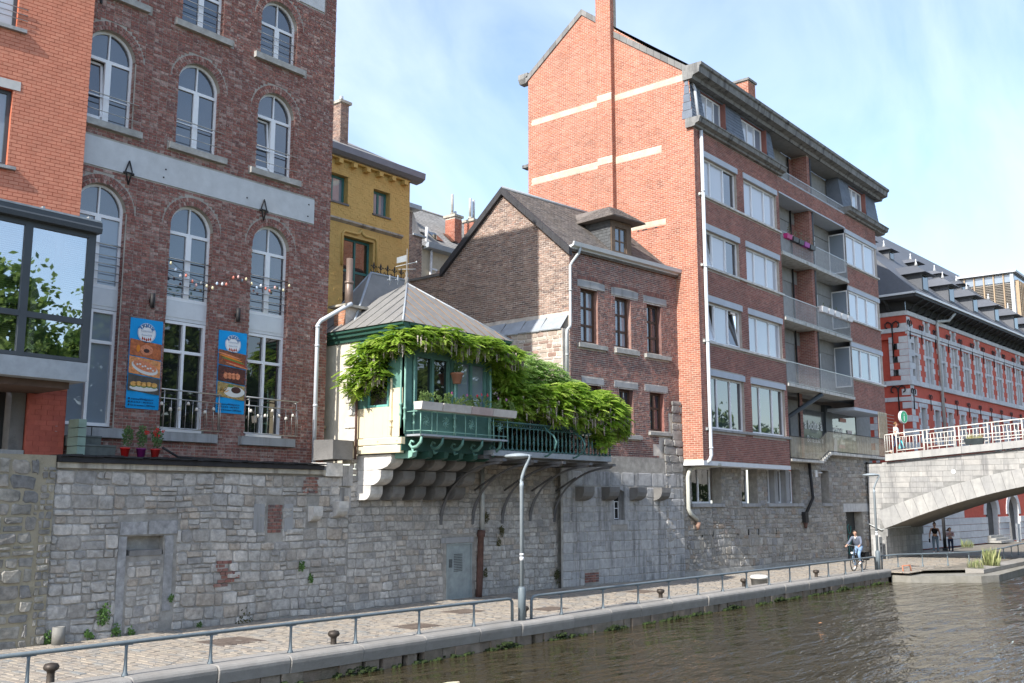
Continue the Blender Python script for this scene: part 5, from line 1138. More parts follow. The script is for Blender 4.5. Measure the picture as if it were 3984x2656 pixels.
    # roof: two slopes, slates on the front one
    ax = Vector((f.c, f.s, 0)); rz, ez = 15.02, 12.15
    e0 = Vector(g.p(.12, -.10, 12.08)); r0 = Vector(g.p(-3.13, -.10, 15.02)); bk = Vector(g.p(-6.4, -.10, 12.2)); Lx = Wd+.1
    def off(v): return v+ax*Lx
    e1, r1, b1 = off(e0), off(r0), off(bk)
    sl = mat('worn_slates', [(.125,.11,.10), (.16,.14,.13), (.10,.09,.085), (.19,.165,.15), (.14,.13,.125)], .8, .3, 30, grime=(.20,.17,.14), gscale=1.5, gamt=.5, namt=.2)
    b = MB(); n_ = Vector((0, 0, -.06)); b.add([tuple(q) for q in (e0, e1, r1, r0, bk, b1)], [(0, 1, 2, 3), (3, 2, 5, 4)]); b.add([tuple(q+n_) for q in (e0, e1, r1, r0, bk, b1)], [(0, 1, 2, 3), (3, 2, 5, 4)]); roof = b.build('roof', sl, t)
    vx = (r0-e0); Ls = vx.length; vx.normalize(); nx = ax.cross(vx).normalized()
    if nx.z < 0: nx = -nx
    pc = Pieces('slate', sl, WF); slates(pc, e0, ax, vx, nx, Ls, Lx, .20, .115); pc.finish(roof, 300)
    # verge boards
    dk = mat('dark_verge', [(.045,.045,.05)], .7, .1, 10, namt=.2)
    for a, c in ((e0, r0), (r0, bk)):
        d = (c-a); m_ = 8
        for i in range(m_):
            p, q = a+d*(i/m_), a+d*((i+.985)/m_); o = Vector((-.06, 0, 0)); z0, z1 = Vector((0, 0, -.24)), Vector((0, 0, .05)); o2 = Vector((.12, 0, 0))
            b = MB(); b.add([tuple(x) for x in (p+o+z0, q+o+z0, q+o+z1, p+o+z1, p+o2+z0, q+o2+z0, q+o2+z1, p+o2+z1)], [(0,1,2,3), (3,2,6,7), (4,5,1,0), (1,5,6,2), (4,0,3,7)]); b.build('verge_slate', dk, t)
    b = MB(); b.tube([tuple(r0+Vector((0, 0, .04))), tuple(r1+Vector((0, 0, .04)))], .07, 8); b.build('ridge', G['zinc'], t)
    b = MB(f); b.extr([(.02, 12.05), (-.10, 12.08), (-.14, 12.16), (-.26, 12.20), (-.30, 12.34), (-.24, 12.35), (-.2, 12.25), (.02, 12.22)], -.02, Wd+.1); b.build('gutter', mat('white_gutter', [(.60,.61,.62)], .5, namt=.06), t)
    p = thing('downpipe', 'pale grey cranked downpipe at the front corner of the old gabled brick house', 'downpipe', (28.8, 20.9, 8)); b = MB(f); b.tube([(.40, -.2, 12.2), (.38, -.16, 12.0), (.06, -.10, 11.6), (-.04, -.09, 11.45), (-.05, -.09, 9.4), (-.08, -.10, 9.2), (-.28, -.12, 9.02), (-.30, -.12, 8.85), (-.30, -.1, 6.9)], .055, 10); b.build('pipe', G['pipe_grey'], p)
    b = MB(f); b.tube([(-.045, -.09, 10.5), (-.045, -.09, 10.56)], .07, 10); b.tube([(-.29, -.12, 8.1), (-.29, -.12, 8.16)], .07, 10); b.build('collar', G['pipe_grey'], p)
    # dormer
    wood = mat('dormer_wood', [(.13,.095,.07)], .7, .1, 20, namt=.2)
    D = Frame(f.p(0, .45, 0)[0], f.p(0, .45, 0)[1], -6.3, -.19); u0, u1 = 2.98, 4.20
    b = MB(D); b.box(u0, u0+.22, 0, .1, 12.75, 14.1); b.box(u1-.30, u1, 0, .1, 12.75, 14.1); b.box(u0+.22, u1-.30, .001, .1, 13.86, 14.1); b.box(u0+.22, u1-.3, -.03, .1, 12.75, 12.86); dm = b.build('dormer_front', wood, t)
    rect_window(t, D, u0+.22, u1-.30, 12.86, 13.86, .05, [.5], [.45], .05, wood, G['glass_sky'], .05, name='dormer_window')
    chk = mat('dark_slate_cladding', [(.075,.08,.085), (.10,.105,.11), (.06,.062,.066)], .7, .2, 25, namt=.15)
    b = MB(D); b.add([(u0, .05, 12.7), (u0, .05, 14.1), (u0, 1.75, 14.1)], [(0, 1, 2)]); b.add([(u1, .05, 12.7), (u1, .05, 14.1), (u1, 1.75, 14.1)], [(0, 1, 2)]); dc = b.build('dormer_cheek', chk, t)
    pc = Pieces('slate', chk, D); w = 12.75
    while w < 14.05:
        dmax = .05+1.7*(w-12.7+.1)/1.4; d = .05+(.1 if int(w*100) % 2 else 0)
        while d < dmax:
            q = min(d+.2, dmax)-.008
            if q-d > .03: pc.items.append(dict(c=(u0-.004, (d+q)/2, w+.06), v=[(-.012, -(q-d)/2, -.06), (-.012, (q-d)/2, -.06), (.0, (q-d)/2, .06), (.0, -(q-d)/2, .06)], f=[(0, 1, 2, 3)], key=('dc', round(q-d, 2))))
            d += .2
        w += .125
    pc.finish(dc, 90)
    R_ = [(u0-.42, -.42, 14.16), (u1+.42, -.42, 14.16), (u1+.38, 1.3, 14.20), (u0-.38, 1.3, 14.20), (u0+.3, .35, 14.76), (u1-.3, .35, 14.76), (u1-.3, 2.8, 14.8), (u0+.3, 2.8, 14.8)]
    R_[3] = (u0-.38, 2.2, 14.12); R_[2] = (u1+.38, 2.2, 14.12)
    b = MB(D); b.add(R_, [(0, 1, 5, 4), (1, 2, 6, 5), (3, 0, 4, 7), (4, 5, 6, 7), (3, 2, 1, 0)]); b.box(u0-.42, u1+.42, -.42, 2.0, 14.13, 14.155); dr = b.build('dormer_roof', sl, t)
    pc = Pieces('slate', sl, WF); P = lambda q: Vector(D.p(*q))
    o = P(R_[0]); uu = (P(R_[3])-o); Wl = uu.length; uu.normalize(); vv = P(R_[4])-o; vv = vv-uu*vv.dot(uu); Lv = vv.length; vv.normalize(); nn = vv.cross(uu).normalized(); nn = nn if nn.z > 0 else -nn
    slates(pc, o, uu, vv, nn, Lv, Wl, .18, .11, None, lambda v: (.77*v/Lv, Wl-.02))
    o = P(R_[0]); uu = (P(R_[1])-o); Wl = uu.length; uu.normalize(); vv = P(R_[4])-o; vv = vv-uu*vv.dot(uu); Lv = vv.length; vv.normalize(); nn = vv.cross(uu).normalized(); nn = nn if nn.z > 0 else -nn
    slates(pc, o, uu, vv, nn, Lv, Wl, .18, .11, None, lambda v: (.72*v/Lv, Wl-.72*v/Lv)); pc.finish(dr, 250)
    b = MB(D); b.lathe((5.05, 1.0, 13.0), [(.10, 0), (.10, .5), (.13, .52), (.13, .6), (.09, .62), (.09, .95), (.14, .97), (.14, 1.05), (.08, 1.1), (.13, 1.14), (.13, 1.22)], 12); b.build('flue', mat('aluminium_flue', [(.55,.56,.56)], .4, metal=.4), t)
    for i in range(9):
        b = MB(f); d = .35+.28*i; z = 12.35+.26*i; b.box(Wd-.02, Wd+.04, d, d+.3, z-.1, z+.22); b.build('step_flashing', G['zinc'], t)
    # stone base of the house
    s = Frame(28.3, 20.95, -6.3); b = MB(s); b.panel([(-.2, -.1), (6.95, -.1), (6.95, 4.6), (-.2, 4.6)], [[(2.62, 2.25), (3.25, 2.25), (3.25, 3.36), (2.62, 3.36)]], 0, .35); b.box(6.90, 6.95, 0, .9, -.1, 4.5); base = b.build('stone_base', G['wall_mortar'], t)
    hole = Rect(2.5, 3.4, 2.2, 3.46)
    pc = Pieces('block', G['ashlar'], s); rubble(pc, -.1, 6.94, 0.02, 3.45, [hole, Rect(1.0, 1.75, .1, .5)], (.20, .42), (.3, .75), .016, .014, .12, .02, .006, seed=51); rubble(pc, .1, 6.94, 3.5, 4.02, (), (.42, .5), (.5, .9), .012, .012, 0, .008, .004, seed=52); pc.finish(base, 300)
    pq = Pieces('quoin', mat('rough_quoin', [(.30,.29,.27), (.25,.245,.235), (.35,.335,.31), (.21,.205,.20)], .95, .6, 14, grime=(.13,.125,.12), gscale=2, gamt=.6, namt=.3), s); rubble(pq, 5.75, 6.96, 4.05, 5.35, (), (.28, .44), (.35, .7), .012, .03, 0, .03, .015, seed=77); rubble(pq, 6.3, 6.96, 5.35, 6.9, (), (.28, .44), (.4, .7), .012, .03, 0, .03, .015, seed=78); pq.finish(base, 60)
    for i, w in enumerate(()):
        b = MB(s); b.box(6.2+.1*(i % 2), 6.94, -.02, .3, w, w+.34, None, .015); b.build('quoin', G['ashlar'], t)
    b = MB(s); b.panel([(2.45, 2.1), (3.42, 2.1), (3.42, 3.5), (2.45, 3.5)], [[(2.64, 2.27), (3.23, 2.27), (3.23, 3.3), (2.94, 3.42), (2.64, 3.3)]], -.02, .3); b.build('window_surround', G['ashlar'], t)
    b = MB(s); b.quad((2.6, .3, 2.2), (3.3, .3, 2.2), (3.3, .3, 3.5), (2.6, .3, 3.5)); b.build('dark_recess', G['glass_dark'], t)
    rect_window(t, s, 2.70, 3.18, 2.3, 2.95, .22, [.5], [.6], .03, G['white_pvc'], G['glass_dark'], .03)
    pb = Pieces('brick', G['red_old_brick'], s); bricks(pb, lambda w: [(1.02, 1.74)], [], .12, .5, .2, .085, .02, .02, .006); pb.finish(base, 30)
    for u in (.55, 1.95, 3.55, 5.0):
        b = MB(s); w, ht, o_ = 3.46, .5, .42; b.extr([(.05, w), (-o_, w), (-o_, w-.18)]+[(-o_*math.cos(a), w-.18-.3*math.sin(a)) for a in (.5, .9, 1.25)]+[(.05, w-ht)], u, u+.55); b.build('corbel', G['dark_stone'], t)
    b = MB(s); b.box(5.9, 6.05, -.06, .0, 6.9, 7.15) if False else b.box(6.0, 6.12, -.62, -.5, 7.0, 7.2); 
gable_house()
# ---------------------------------------------------------------- yellow house and roofs behind
def yellow_house():
    t = thing('yellow_house', 'ochre yellow painted house with teal windows behind the brown brick building', 'house', (28, 31, 5)); f = Frame(0, 31, 0)
    oc = mat('ochre_painted_brick', [(.60,.41,.145)], .8, .45, 9, grime=(.53,.34,.11), gscale=1.0, gamt=.6, namt=.1); ocb = mat('ochre_trim', [(.62,.43,.15)], .8, .2, 20, namt=.08)
    w = [(25.4, 26.75, 15.25, 16.45), (28.2, 29.17, 15.20, 16.32), (26.6, 28.25, 10.2, 13.9)]
    b = MB(f); b.panel([(20, 8), (30.38, 8), (30.38, 17.1), (20, 17.1)], [[(a, c), (b_, c), (b_, d), (a, d)] for a, b_, c, d in w], 0, .35); b.quad((20, 0, 8), (20, 6, 8), (20, 6, 17.1), (20, 0, 17.1)); b.quad((30.38, 0, 8), (30.38, 6, 8), (30.38, 6, 17.1), (30.38, 0, 17.1)); wall = b.build('wall', oc, t)
    pc = Pieces('brick', oc, f); bricks(pc, lambda z: [(24.4, 30.36)], [Rect(*q) for q in w]+[Rect(24, 30.4, 14.35, 14.7), Rect(26.3, 28.6, 13.9, 14.3)], 9.0, 16.9, .26, .10, .006, .006, .008); pc.finish(wall, 300)
    for i, (a, c, d, e) in enumerate(w):
        rect_window(t, f, a+.01, c-.01, d+.01, e-.01, .25, [.5], [] if i < 2 else [.62], .10, G['teal'], G['glass_blind'] if i < 2 else G['glass_dark'])
        if i < 2: b = MB(f); b.box(a-.05, c+.05, -.06, .1, d-.08, d); b.build('sill', G['dark_stone'], t)
    b = MB(f); b.extr([(0, 14.4), (-.14, 14.48), (-.14, 14.56), (0, 14.6)], 24, 29.9); b.build('string_course', G['coping'], t)
    b = MB(f); b.tube([(26.5, -.03, 12.6), (26.5, -.03, 13.95), (26.62, -.03, 14.08), (27.3, -.03, 14.08), (27.45, -.03, 14.15), (27.52, -.03, 14.3), (27.6, -.03, 14.15), (27.75, -.03, 14.08), (28.3, -.03, 14.08), (28.42, -.03, 13.95), (28.42, -.03, 12.6)], .06, 6); b.build('ogee_hood', ocb, t)
    for u in (24.5, 25.33, 26.12, 26.91, 27.66, 28.4, 29.15, 29.9): b = MB(f); b.box(u-.12, u+.12, -.28, 0, 16.85, 17.05, None, .01); b.build('corbel_block', ocb, t)
    b = MB(f); b.box(20, 30.2, -.20, 0, 17.05, 17.14, None, .01); b.build('frieze', ocb, t)
    b = MB(f); b.extr([(0, 17.1), (-.35, 17.14), (-.55, 17.26), (-.58, 17.52), (-.5, 17.56), (0, 17.4)], 20, 30.8); b.build('gutter', mat('blue_grey_gutter', [(.20,.22,.26)], .5, namt=.08), t)
    sl = mat('grey_slate_roof', [(.20,.20,.195), (.24,.235,.23), (.17,.17,.17)], .8, .3, 20, grime=(.26,.25,.22), gscale=1.5, namt=.15)
    b = MB(f); b.add([(20, -.45, 17.5), (30.7, -.45, 17.5), (28.0, 3.2, 19.6), (20, 3.2, 19.6), (30.7, 6, 17.5)], [(0, 1, 2, 3), (1, 4, 2)]); b.build('roof', sl, t)
    c = thing('brick_chimney', 'tall brown brick chimney on the slate roof of the yellow house', 'chimney', (27.5, 32.5, 18.5)); b = MB(f); b.box(27.0, 27.45, .9, 1.4, 18.0, 20.1); k = b.build('core', G['lime_mortar'], c)
    pc = Pieces('brick', G['dark_brick'], f); bricks(pc, lambda z: [(27.0, 27.45)], [], 18.2, 20.1, .2, .075, .012, .01, .004, d0=.9); pc.finish(k, 100)
    pc = Pieces('brick', G['dark_brick'], Frame(27.0, 31.9, -90)); bricks(pc, lambda z: [(-.5, 0)], [], 18.2, 20.1, .2, .075, .012, .01, .004, d0=0); pc.finish(k, 40)
    b = MB(f); b.box(26.92, 27.55, .8, 1.5, 20.1, 20.22); b.build('cap', G['coping'], c); b = MB(f); b.lathe((27.22, 1.15, 20.2), [(.1, 0), (.09, .3)], 10); b.build('pot', G['zinc'], c)
    # rear house with tiled roof, between the yellow house and the gable
    t = thing('rear_house', 'cream house with grey tiled roof and skylights seen between the yellow house and the gable', 'house', (42, 40, 10)); f = Frame(0, 40, 0)
    cr = mat('cream_wall', [(.50,.44,.34)], .9, .1, 10, namt=.1); b = MB(f); b.box(40.15, 47, 0, 4, 8, 17.75); b.build('wall', cr, t)
    tl = mat('grey_roof_tiles', [(.26,.25,.235), (.31,.30,.285), (.22,.21,.20)], .85, .2, 20, namt=.15, grime=(.2,.19,.17), gscale=1.2)
    b = MB(f); b.add([(38.9, -.3, 17.6), (56, -.3, 17.6), (56, 4.2, 21.55), (38.9, 4.2, 21.55)], [(0, 1, 2, 3)]); rf = b.build('roof', tl, t)
    vx = Vector((0, 4.5, 3.95)); Ls = vx.length; vx.normalize(); pc = Pieces('roof_tile', tl, WF); slates(pc, (38.9, 39.7, 17.6), Vector((1, 0, 0)), vx, Vector((0, -3.95, 4.5)).normalized(), Ls, 15, .30, .26); pc.finish(rf, 300)
    b = MB(); b.tube([(38.9, 44.2, 21.58), (56, 44.2, 21.58)], .09, 6); b.build('ridge', tl, t)
    b = MB(f); b.extr([(0, 17.5), (-.5, 17.55), (-.55, 17.85), (-.4, 17.85)], 40.3, 47); b.build('gutter', G['zinc'], t)
    b = MB(f); b.tube([(40.85, -.2, 17.5), (40.85, -.1, 14)], .08, 8); b.tube([(40.9, .3, 17.8), (40.95, .3, 19.0)], .09, 8); b.build('pipe', mat('white_pipe', [(.6,.6,.6)], .5), t)
    for u, v, o in ((40.9, .20, 1), (42.1, .23, 0), (41.2, .5, 1), (43.8, .3, 0)):
        P = Vector((u, 39.7, 17.6))+vx*Ls*v; nn = Vector((0, -3.95, 4.5)).normalized(); b = MB(); q = [P+nn*.08, P+Vector((.75, 0, 0))+nn*.08, P+Vector((.75, 0, 0))+vx*1.0+nn*.08, P+vx*1.0+nn*.08]
        if o: q[0] += nn*.35; q[1] += nn*.35
        b.add([tuple(x) for x in q], [(0, 1, 2, 3)]); b.build('skylight', G['glass_pale'] if o else G['glass_dark'], t)
    rect_window(t, f, 41.0, 41.55, 15.6, 16.5, -.03, [], [], .1, G['white_pvc'], G['glass_dark'])
    d = thing('rear_wing', 'narrow dark brick wing just right of the yellow house', 'house', (39.6, 38, 10)); b = MB(Frame(0, 38.5, 0)); b.panel([(37, 8), (38.75, 8), (38.75, 17.6), (37.95, 19.0), (37, 19.0)], [], 0); b.quad((38.75, 0, 8), (38.75, 3, 8), (38.75, 3, 17.6), (38.75, 0, 17.6)); wl = b.build('wall', G['lime_mortar'], d)
    pc = Pieces('brick', G['dark_brick'], Frame(0, 38.5, 0)); bricks(pc, lambda z: [(37.2, 38.74)], [], 13.5, 17.6, .22, .085, .014, .01, .004); bricks(pc, lambda z: [(37.2, 37.95)], [], 17.6, 18.9, .22, .085, .014, .01, .004); pc.finish(wl, 80)
    b = MB(Frame(0, 38.5, 0)); b.box(36.8, 38.3, -.4, .6, 19.0, 19.25); b.box(38.0, 39.0, -.1, .3, 17.6, 17.7); b.build('roof_edge', G['zinc'], d)
    for (u0, u1, y, z0, z1, pots, lab) in ((44.33, 44.98, 41.2, 18.0, 20.6, ((44.52, 22.15), (44.82, 21.1)), 'orange brick chimney with one tall pipe on the grey tiled roof'), (46.1, 46.65, 41.2, 18.0, 20.7, ((46.22, 22.3), (46.55, 22.25)), 'brick chimney with two tall pipes half hidden behind the gable')):
        c = thing('brick_chimney', lab, 'chimney', (u0, y, z0), 'chimneys on the tiled roof'); q = Frame(0, y, 0); b = MB(q); b.box(u0, u1, 0, .8, z0, z1); k = b.build('core', G['lime_mortar'], c)
        pc = Pieces('brick', G['apt_brick'], q); bricks(pc, lambda z: [(u0, u1)], [], z0, z1-.05, .2, .08, .012, .01, .004); pc.finish(k, 80)
        pc = Pieces('brick', G['apt_brick'], Frame(u0, y, -90)); bricks(pc, lambda z: [(-.8, 0)], [], z0, z1-.05, .2, .08, .012, .01, .004); pc.finish(k, 40)
        b = MB(q); b.box(u0-.1, u1+.1, -.1, .9, z1, z1+.15); b.lathe((pots[0][0], .4, z1+.15), [(.16, 0), (.12, .2)], 10); b.build('cap', G['coping'], c)
        for (u, h) in pots: b = MB(q); b.lathe((u, .4, z1+.1), [(.09, 0), (.09, h-z1-.1)], 8); b.build('chimney_pipe', mat('concrete_pipe', [(.33,.32,.30)], .9, namt=.25) if u == pots[0][0] else G['pipe_grey'], c)
yellow_house()
# ---------------------------------------------------------------- tall brick apartment block
class BaseFrame(Frame):
    # the ground floor wall runs closer to the upper front at its left end: u and w are stretched a little along it
    def q(s, u, w): t = .958+.00296*u; return ((t*(35.5+u*.9937)-s.x)/s.c, 2.95+(w-2.95)*t if w > .3 else w)
    def p(s, u, d, w): a, b_ = s.q(u, w); return Frame.p(s, a, d, b_)
    def mtx(s, u, d, w): a, b_ = s.q(u, w); return Frame.mtx(s, a, d, b_)
def apartments():
    t = thing('apartment_block', 'tall red brick apartment block with white framed windows, balconies and a blank gable wall', 'building', (46, 19.5, 4.5))
    f = Frame(0, 19.27, 0); g = Frame(35.22, 19.27, -90)
    gx = lambda x: x*.9668; gz = lambda z: 2.95+(z-2.95)*.9668
    UA, UB = 35.22, gx(44.8); UC, UD = gx(53.35), gx(58.2); ZB, ZT = 4.53, 18.32
    LV = [(5.95, 8.15), (9.62, 11.32), (12.87, 14.46), (15.99, 17.72)]
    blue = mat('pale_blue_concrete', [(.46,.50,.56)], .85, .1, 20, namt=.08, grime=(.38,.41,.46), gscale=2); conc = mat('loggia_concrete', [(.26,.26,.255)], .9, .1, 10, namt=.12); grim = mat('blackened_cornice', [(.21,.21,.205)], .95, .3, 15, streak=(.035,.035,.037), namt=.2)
    # ---- gable wall
    Y = lambda y: 19.27-y
    gp = [(0, ZB), (0, 18.3), (Y(19.44), 20.85), (Y(24.85), 25.30), (Y(28.03), 23.0), (Y(28.03), ZB)]
    gp2 = [(Y(23.9), 4.53), (Y(23.12), 4.53), (Y(23.12), 26.6), (Y(23.9), 26.6)]
    b = MB(g); b.panel(gp, [], 0); b.quad((Y(28.03), 0, 3), (Y(28.03), 20, 3), (Y(28.03), 20, 23), (Y(28.03), 0, 23)); gw = b.build('gable_wall', G['pale_mortar'], t)
    pc = Pieces('brick', G['apt_brick'], g)
    hl = [Rect(Y(27.82), Y(19.3), 20.42, 20.72)]
    class Band:
        def __init__(s, y0, y1, z0, z1, sl): s.q = (Y(y0), Y(y1), z0, z1, sl)
        def iv(s, a, c):
            u0, u1, z0, z1, sl = s.q; m = (a+c)/2
            return (u0, u1) if z0 < m < z1 else None
    hl = [Band(27.82, 19.34, 20.46, 20.74, 0), Band(27.82, 20.8, 17.56, 17.84, 0), Band(22.4, 20.68, 14.42, 14.64, 0), Rect(Y(23.9), Y(23.12), 4, 30)]
    bricks(pc, tri_iv(gp), hl, 4.6, 25.2, .245, .083, .016, .006, .0025)
    b = MB(g); b.box(Y(23.9), Y(23.12), -.28, .0, ZB, 26.6); ch = b.build('chimney_breast', G['pale_mortar'], t)
    bricks(pc, lambda w: [(Y(23.9), Y(23.12))], [Rect(Y(24), Y(23.07), 20.46, 20.74), Rect(Y(24), Y(23.07), 17.56, 17.84)], 8.6, 26.5, .245, .083, .016, .006, .0025, d0=-.28)
    pc.finish(gw, 170)
    pc = Pieces('brick', G['apt_brick'], Frame(34.94, Y(0)-Y(23.12) if False else 23.12, 0)); bricks(pc, lambda w: [(0, .28)], [], 8.6, 26.5, .245, .083, .016, .005, .002); pc.finish(ch, 0)
    b = MB(g); b.box(Y(24.0), Y(23.02), -.36, .28, 26.6, 26.75, None, .02); b.box(Y(23.9), Y(23.12), -.0, .2, 23.5, 26.6); b.build('chimney_top', G['coping'], t)
    cb = mat('bare_concrete_band', [(.50,.45,.35)], .95, .3, 20, grime=(.30,.28,.23), gscale=1.5, gamt=.8, namt=.12)
    for (y0, y1, z0, z1) in ((27.8, 23.9, 20.46, 20.74), (23.12, 19.34, 20.46, 20.74), (27.8, 23.9, 17.56, 17.84), (23.12, 20.8, 17.56, 17.84), (22.4, 20.68, 14.42, 14.64)):
        b = MB(g); b.box(Y(y0), Y(y1), -.010, .05, z0, z1, None, .004); b.build('concrete_band', cb, t)
    for (z0, z1) in ((20.46, 20.74), (17.56, 17.84)): b = MB(g); b.box(Y(23.9), Y(23.12), -.29, -.1, z0, z1, None, .004); b.build('concrete_band', cb, t)
    b = MB(g); b.box(Y(22.1), Y(20.75), -.004, .05, 14.3, 14.36); b.build('dark_slot', G['black_iron'], t)
    # verge slates on the gable
    vg = mat('grey_verge', [(.17,.17,.165), (.21,.205,.20), (.14,.14,.14)], .8, .2, 20, namt=.15)
    for (a, c) in (((Y(28.15), 22.95), (Y(24.85), 25.36)), ((Y(24.85), 25.36), (Y(23.92), 24.62)), ((Y(23.10), 23.70), (Y(19.35), 20.92))):
        n = max(3, int(math.hypot(c[0]-a[0], c[1]-a[1])/.42))
        for i in range(n):
            p = [a[k]+(c[k]-a[k])*i/n for k in (0, 1)]; q = [a[k]+(c[k]-a[k])*(i+.97)/n for k in (0, 1)]
            b = MB(g); b.prism([(p[0], p[1]-.26), (q[0], q[1]-.26), (q[0], q[1]+.03), (p[0], p[1]+.03)], -.06, .12); b.build('verge_slate', vg, t)
    rf = mat('dark_roof', [(.07,.07,.075)], .8, .2, 10, namt=.2)
    b = MB(); b.add([(35.2, 19.2, 20.95), (57.8, 19.2, 20.95), (57.8, 24.85, 25.35), (35.2, 24.85, 25.35), (35.2, 28.2, 22.95), (57.8, 28.2, 22.95)], [(0, 1, 2, 3), (3, 2, 5, 4)]); b.build('roof', rf, t)
    b = MB(g); b.extr([(-.06, 22.95), (-.06, 23.2), (.4, 23.2), (.4, 22.75), (.05, 22.75)], Y(28.6), Y(28.03)); b.build('rear_gutter', grim, t)
    b = MB(g); b.box(Y(28.5), Y(28.03), .1, .5, 18.55, 18.7); b.box(Y(28.45), Y(28.03), .1, .5, 15.4, 15.55); b.build('rear_ledge', grim, t)
    # back chimney on the roof
    c = thing('brick_chimney', 'wide orange brick chimney standing on the roof of the apartment block', 'chimney', (46, 22.5, 22)); q = Frame(45.0, 22.55, -90); b = MB(q); b.box(0, 1.15, 0, .8, 21.5, 24.3); k = b.build('core', G['pale_mortar'], c)
    pc = Pieces('brick', G['apt_brick'], q); bricks(pc, lambda z: [(0, 1.15)], [], 21.6, 24.28, .245, .083, .016, .006, .003); pc.finish(k, 150)
    pc = Pieces('brick', G['apt_brick'], Frame(45.0, 21.4, 0)); bricks(pc, lambda z: [(0, .8)], [], 21.6, 24.28, .245, .083, .016, .006, .003); pc.finish(k, 60)
    b = MB(q); b.box(-.08, 1.23, -.08, .88, 24.3, 24.42); b.build('cap', grim, c)
    # ---- front walls
    winA = [(gx(a), gx(c), gz(z0), gz(z1)) for (z0, z1) in LV for a, c in ((37.0, 40.3), (41.0, 44.5))]
    winC = [(gx(53.4), gx(57.95), gz(z0), gz(z1)) for (z0, z1) in LV[1:]]
    def hp(q): a, c, d, e = q; return [(a, d), (c, d), (c, e), (a, e)]
    b = MB(f); b.panel([(UA, ZB), (UB, ZB), (UB, ZT), (UA, ZT)], [hp(q) for q in winA], 0, .28); b.quad((UB, 0, ZB), (UB, .95, ZB), (UB, .95, ZT), (UB, 0, ZT))
    fa = b.build('front_wall', G['front_mortar'], t)
    b = MB(f); b.panel([(UC, gz(7.98)), (UD, gz(7.98)), (UD, ZT), (UC, ZT)], [hp((UC+.1, q[1], q[2], q[3])) for q in winC], 0, .28); b.quad((UD, 0, 7.8), (UD, 8, 7.8), (UD, 8, ZT), (UD, 0, ZT))
    fc = b.build('front_wall', G['front_mortar'], t)
    b = MB(f); b.box(UB, UC, -.01, .12, gz(18.04), gz(18.80)); fs = b.build('spandrel', G['front_mortar'], t)
    pc = Pieces('brick', G['apt_front_brick'], f)
    hA = [Rect(a, c, d-.16, e+.28) for a, c, d, e in winA]
    for (z0, z1) in LV: hA.append(Rect(UA+.0, UB+.1, gz(z0)-.11, gz(z0)))
    bricks(pc, lambda w: [(UA+.24, UB)], hA, ZB+.02, ZT, .225, .078, .014, .006, .0025)
    hC = [Rect(UC-.1, UD+.1, d-.11, e+.28) for a, c, d, e in winC]
    bricks(pc, lambda w: [(UC, UD)], hC, gz(7.98)+.02, ZT, .225, .078, .014, .006, .0025)
    bricks(pc, lambda w: [(UB, UC)], [], gz(18.05), gz(18.80), .225, .078, .014, .006, .0025, d0=-.01)
    pc.finish(fa, 130)
    # corner of the gable returns on the front as orange brick
    pc = Pieces('brick', G['apt_front_brick'], f); bricks(pc, lambda w: [(UA, UA+.23)], [], ZB+.02, ZT, .225, .078, .014, .006, .0025); pc.finish(fa, 0, 'corner_brick_field')
    wf = G['white_pvc']; gp_, gs = G['glass_pale'], G['glass_sky']
    k = 0
    for i, (z0, z1) in enumerate(LV):
        for j in (0, 1):
            a, c, d, e = winA[2*i+j]
            tl = {(2, 0): {0: .28}, (1, 0): {0: .28, 2: .28}}.get((i, j))
            rect_window(t, f, a, c, d, e, .12, [.30, .67], [], .075, wf, None, .08, glist=[gs, gs, gs] if i == 0 else [gp_, gp_, gp_ if j else gs], tilt=tl, mw=.085)
            b = MB(f); b.box(a-.06, c+.06, -.05, .12, e+.0, e+.26, None, .006); b.build('shutter_box', blue, t)
        b = MB(f); b.box(UA+.26, UB+.06, -.09, .12, gz(z0)-.11, gz(z0)-.005, None, .008); b.build('sill', G['bluestone'] if i == 0 else G['white_stone'], t)
    for i, (a, c, d, e) in enumerate(winC):
        rect_window(t, f, UC+.1, c, d, e, .04, [.30, .62], [], .085, wf, None, .1, glist=[G['glass_blind'] if i == 0 else gp_])
        b = MB(f); b.box(UC-.02, UD+.02, -.04, .04, e, e+.24, None, .006); b.build('shutter_box', blue, t)
        b = MB(f); b.box(UC-.05, UD+.10, -.1, .12, d-.11, d-.005, None, .008); b.build('sill', G['white_stone'], t)
        b = MB(f); b.box(UC, UC+.05, .04, .95, d, e); 
        sg = Frame(UC, 19.27, -90); rect_window(t, sg, -.93, -.04, d-.5, e, -.03, [], [], .06, wf, G['glass_blind'], .05, name='side_window')
    b = MB(f); b.box(UA-.004, UB+.004, -.02, 1.6, 4.36, ZB, None); b.build('floor_edge', mat('white_floor_edge', [(.66,.67,.69)], .7, .05, 10, namt=.06), t)
    b = MB(f); b.box(UC-.02, UD+.02, -.02, 2.0, gz(7.82), gz(7.985), None); b.build('floor_edge', blue, t)
    # ---- loggias
    bk = .95
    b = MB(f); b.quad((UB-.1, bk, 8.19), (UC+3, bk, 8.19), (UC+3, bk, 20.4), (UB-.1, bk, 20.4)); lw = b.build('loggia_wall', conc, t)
    UP = gx(48.75)
    b = MB(f); b.box(UP, UP+.30, .12, bk, gz(8.6), 20.4); pier = b.build('pier', G['front_mortar'], t)
    pc = Pieces('brick', G['apt_front_brick'], Frame(UP, 19.27, -90)); bricks(pc, lambda w: [(-bk, -.12)], [], gz(8.6), 20.38, .225, .078, .014, .006, .0025)
    pc.finish(pier, 20)
    pc = Pieces('brick', G['apt_front_brick'], f); bricks(pc, lambda w: [(UP, UP+.3)], [], gz(8.6), 20.38, .225, .078, .014, .006, .0025, d0=.12); pc.finish(pier, 20, 'pier_brick_field')
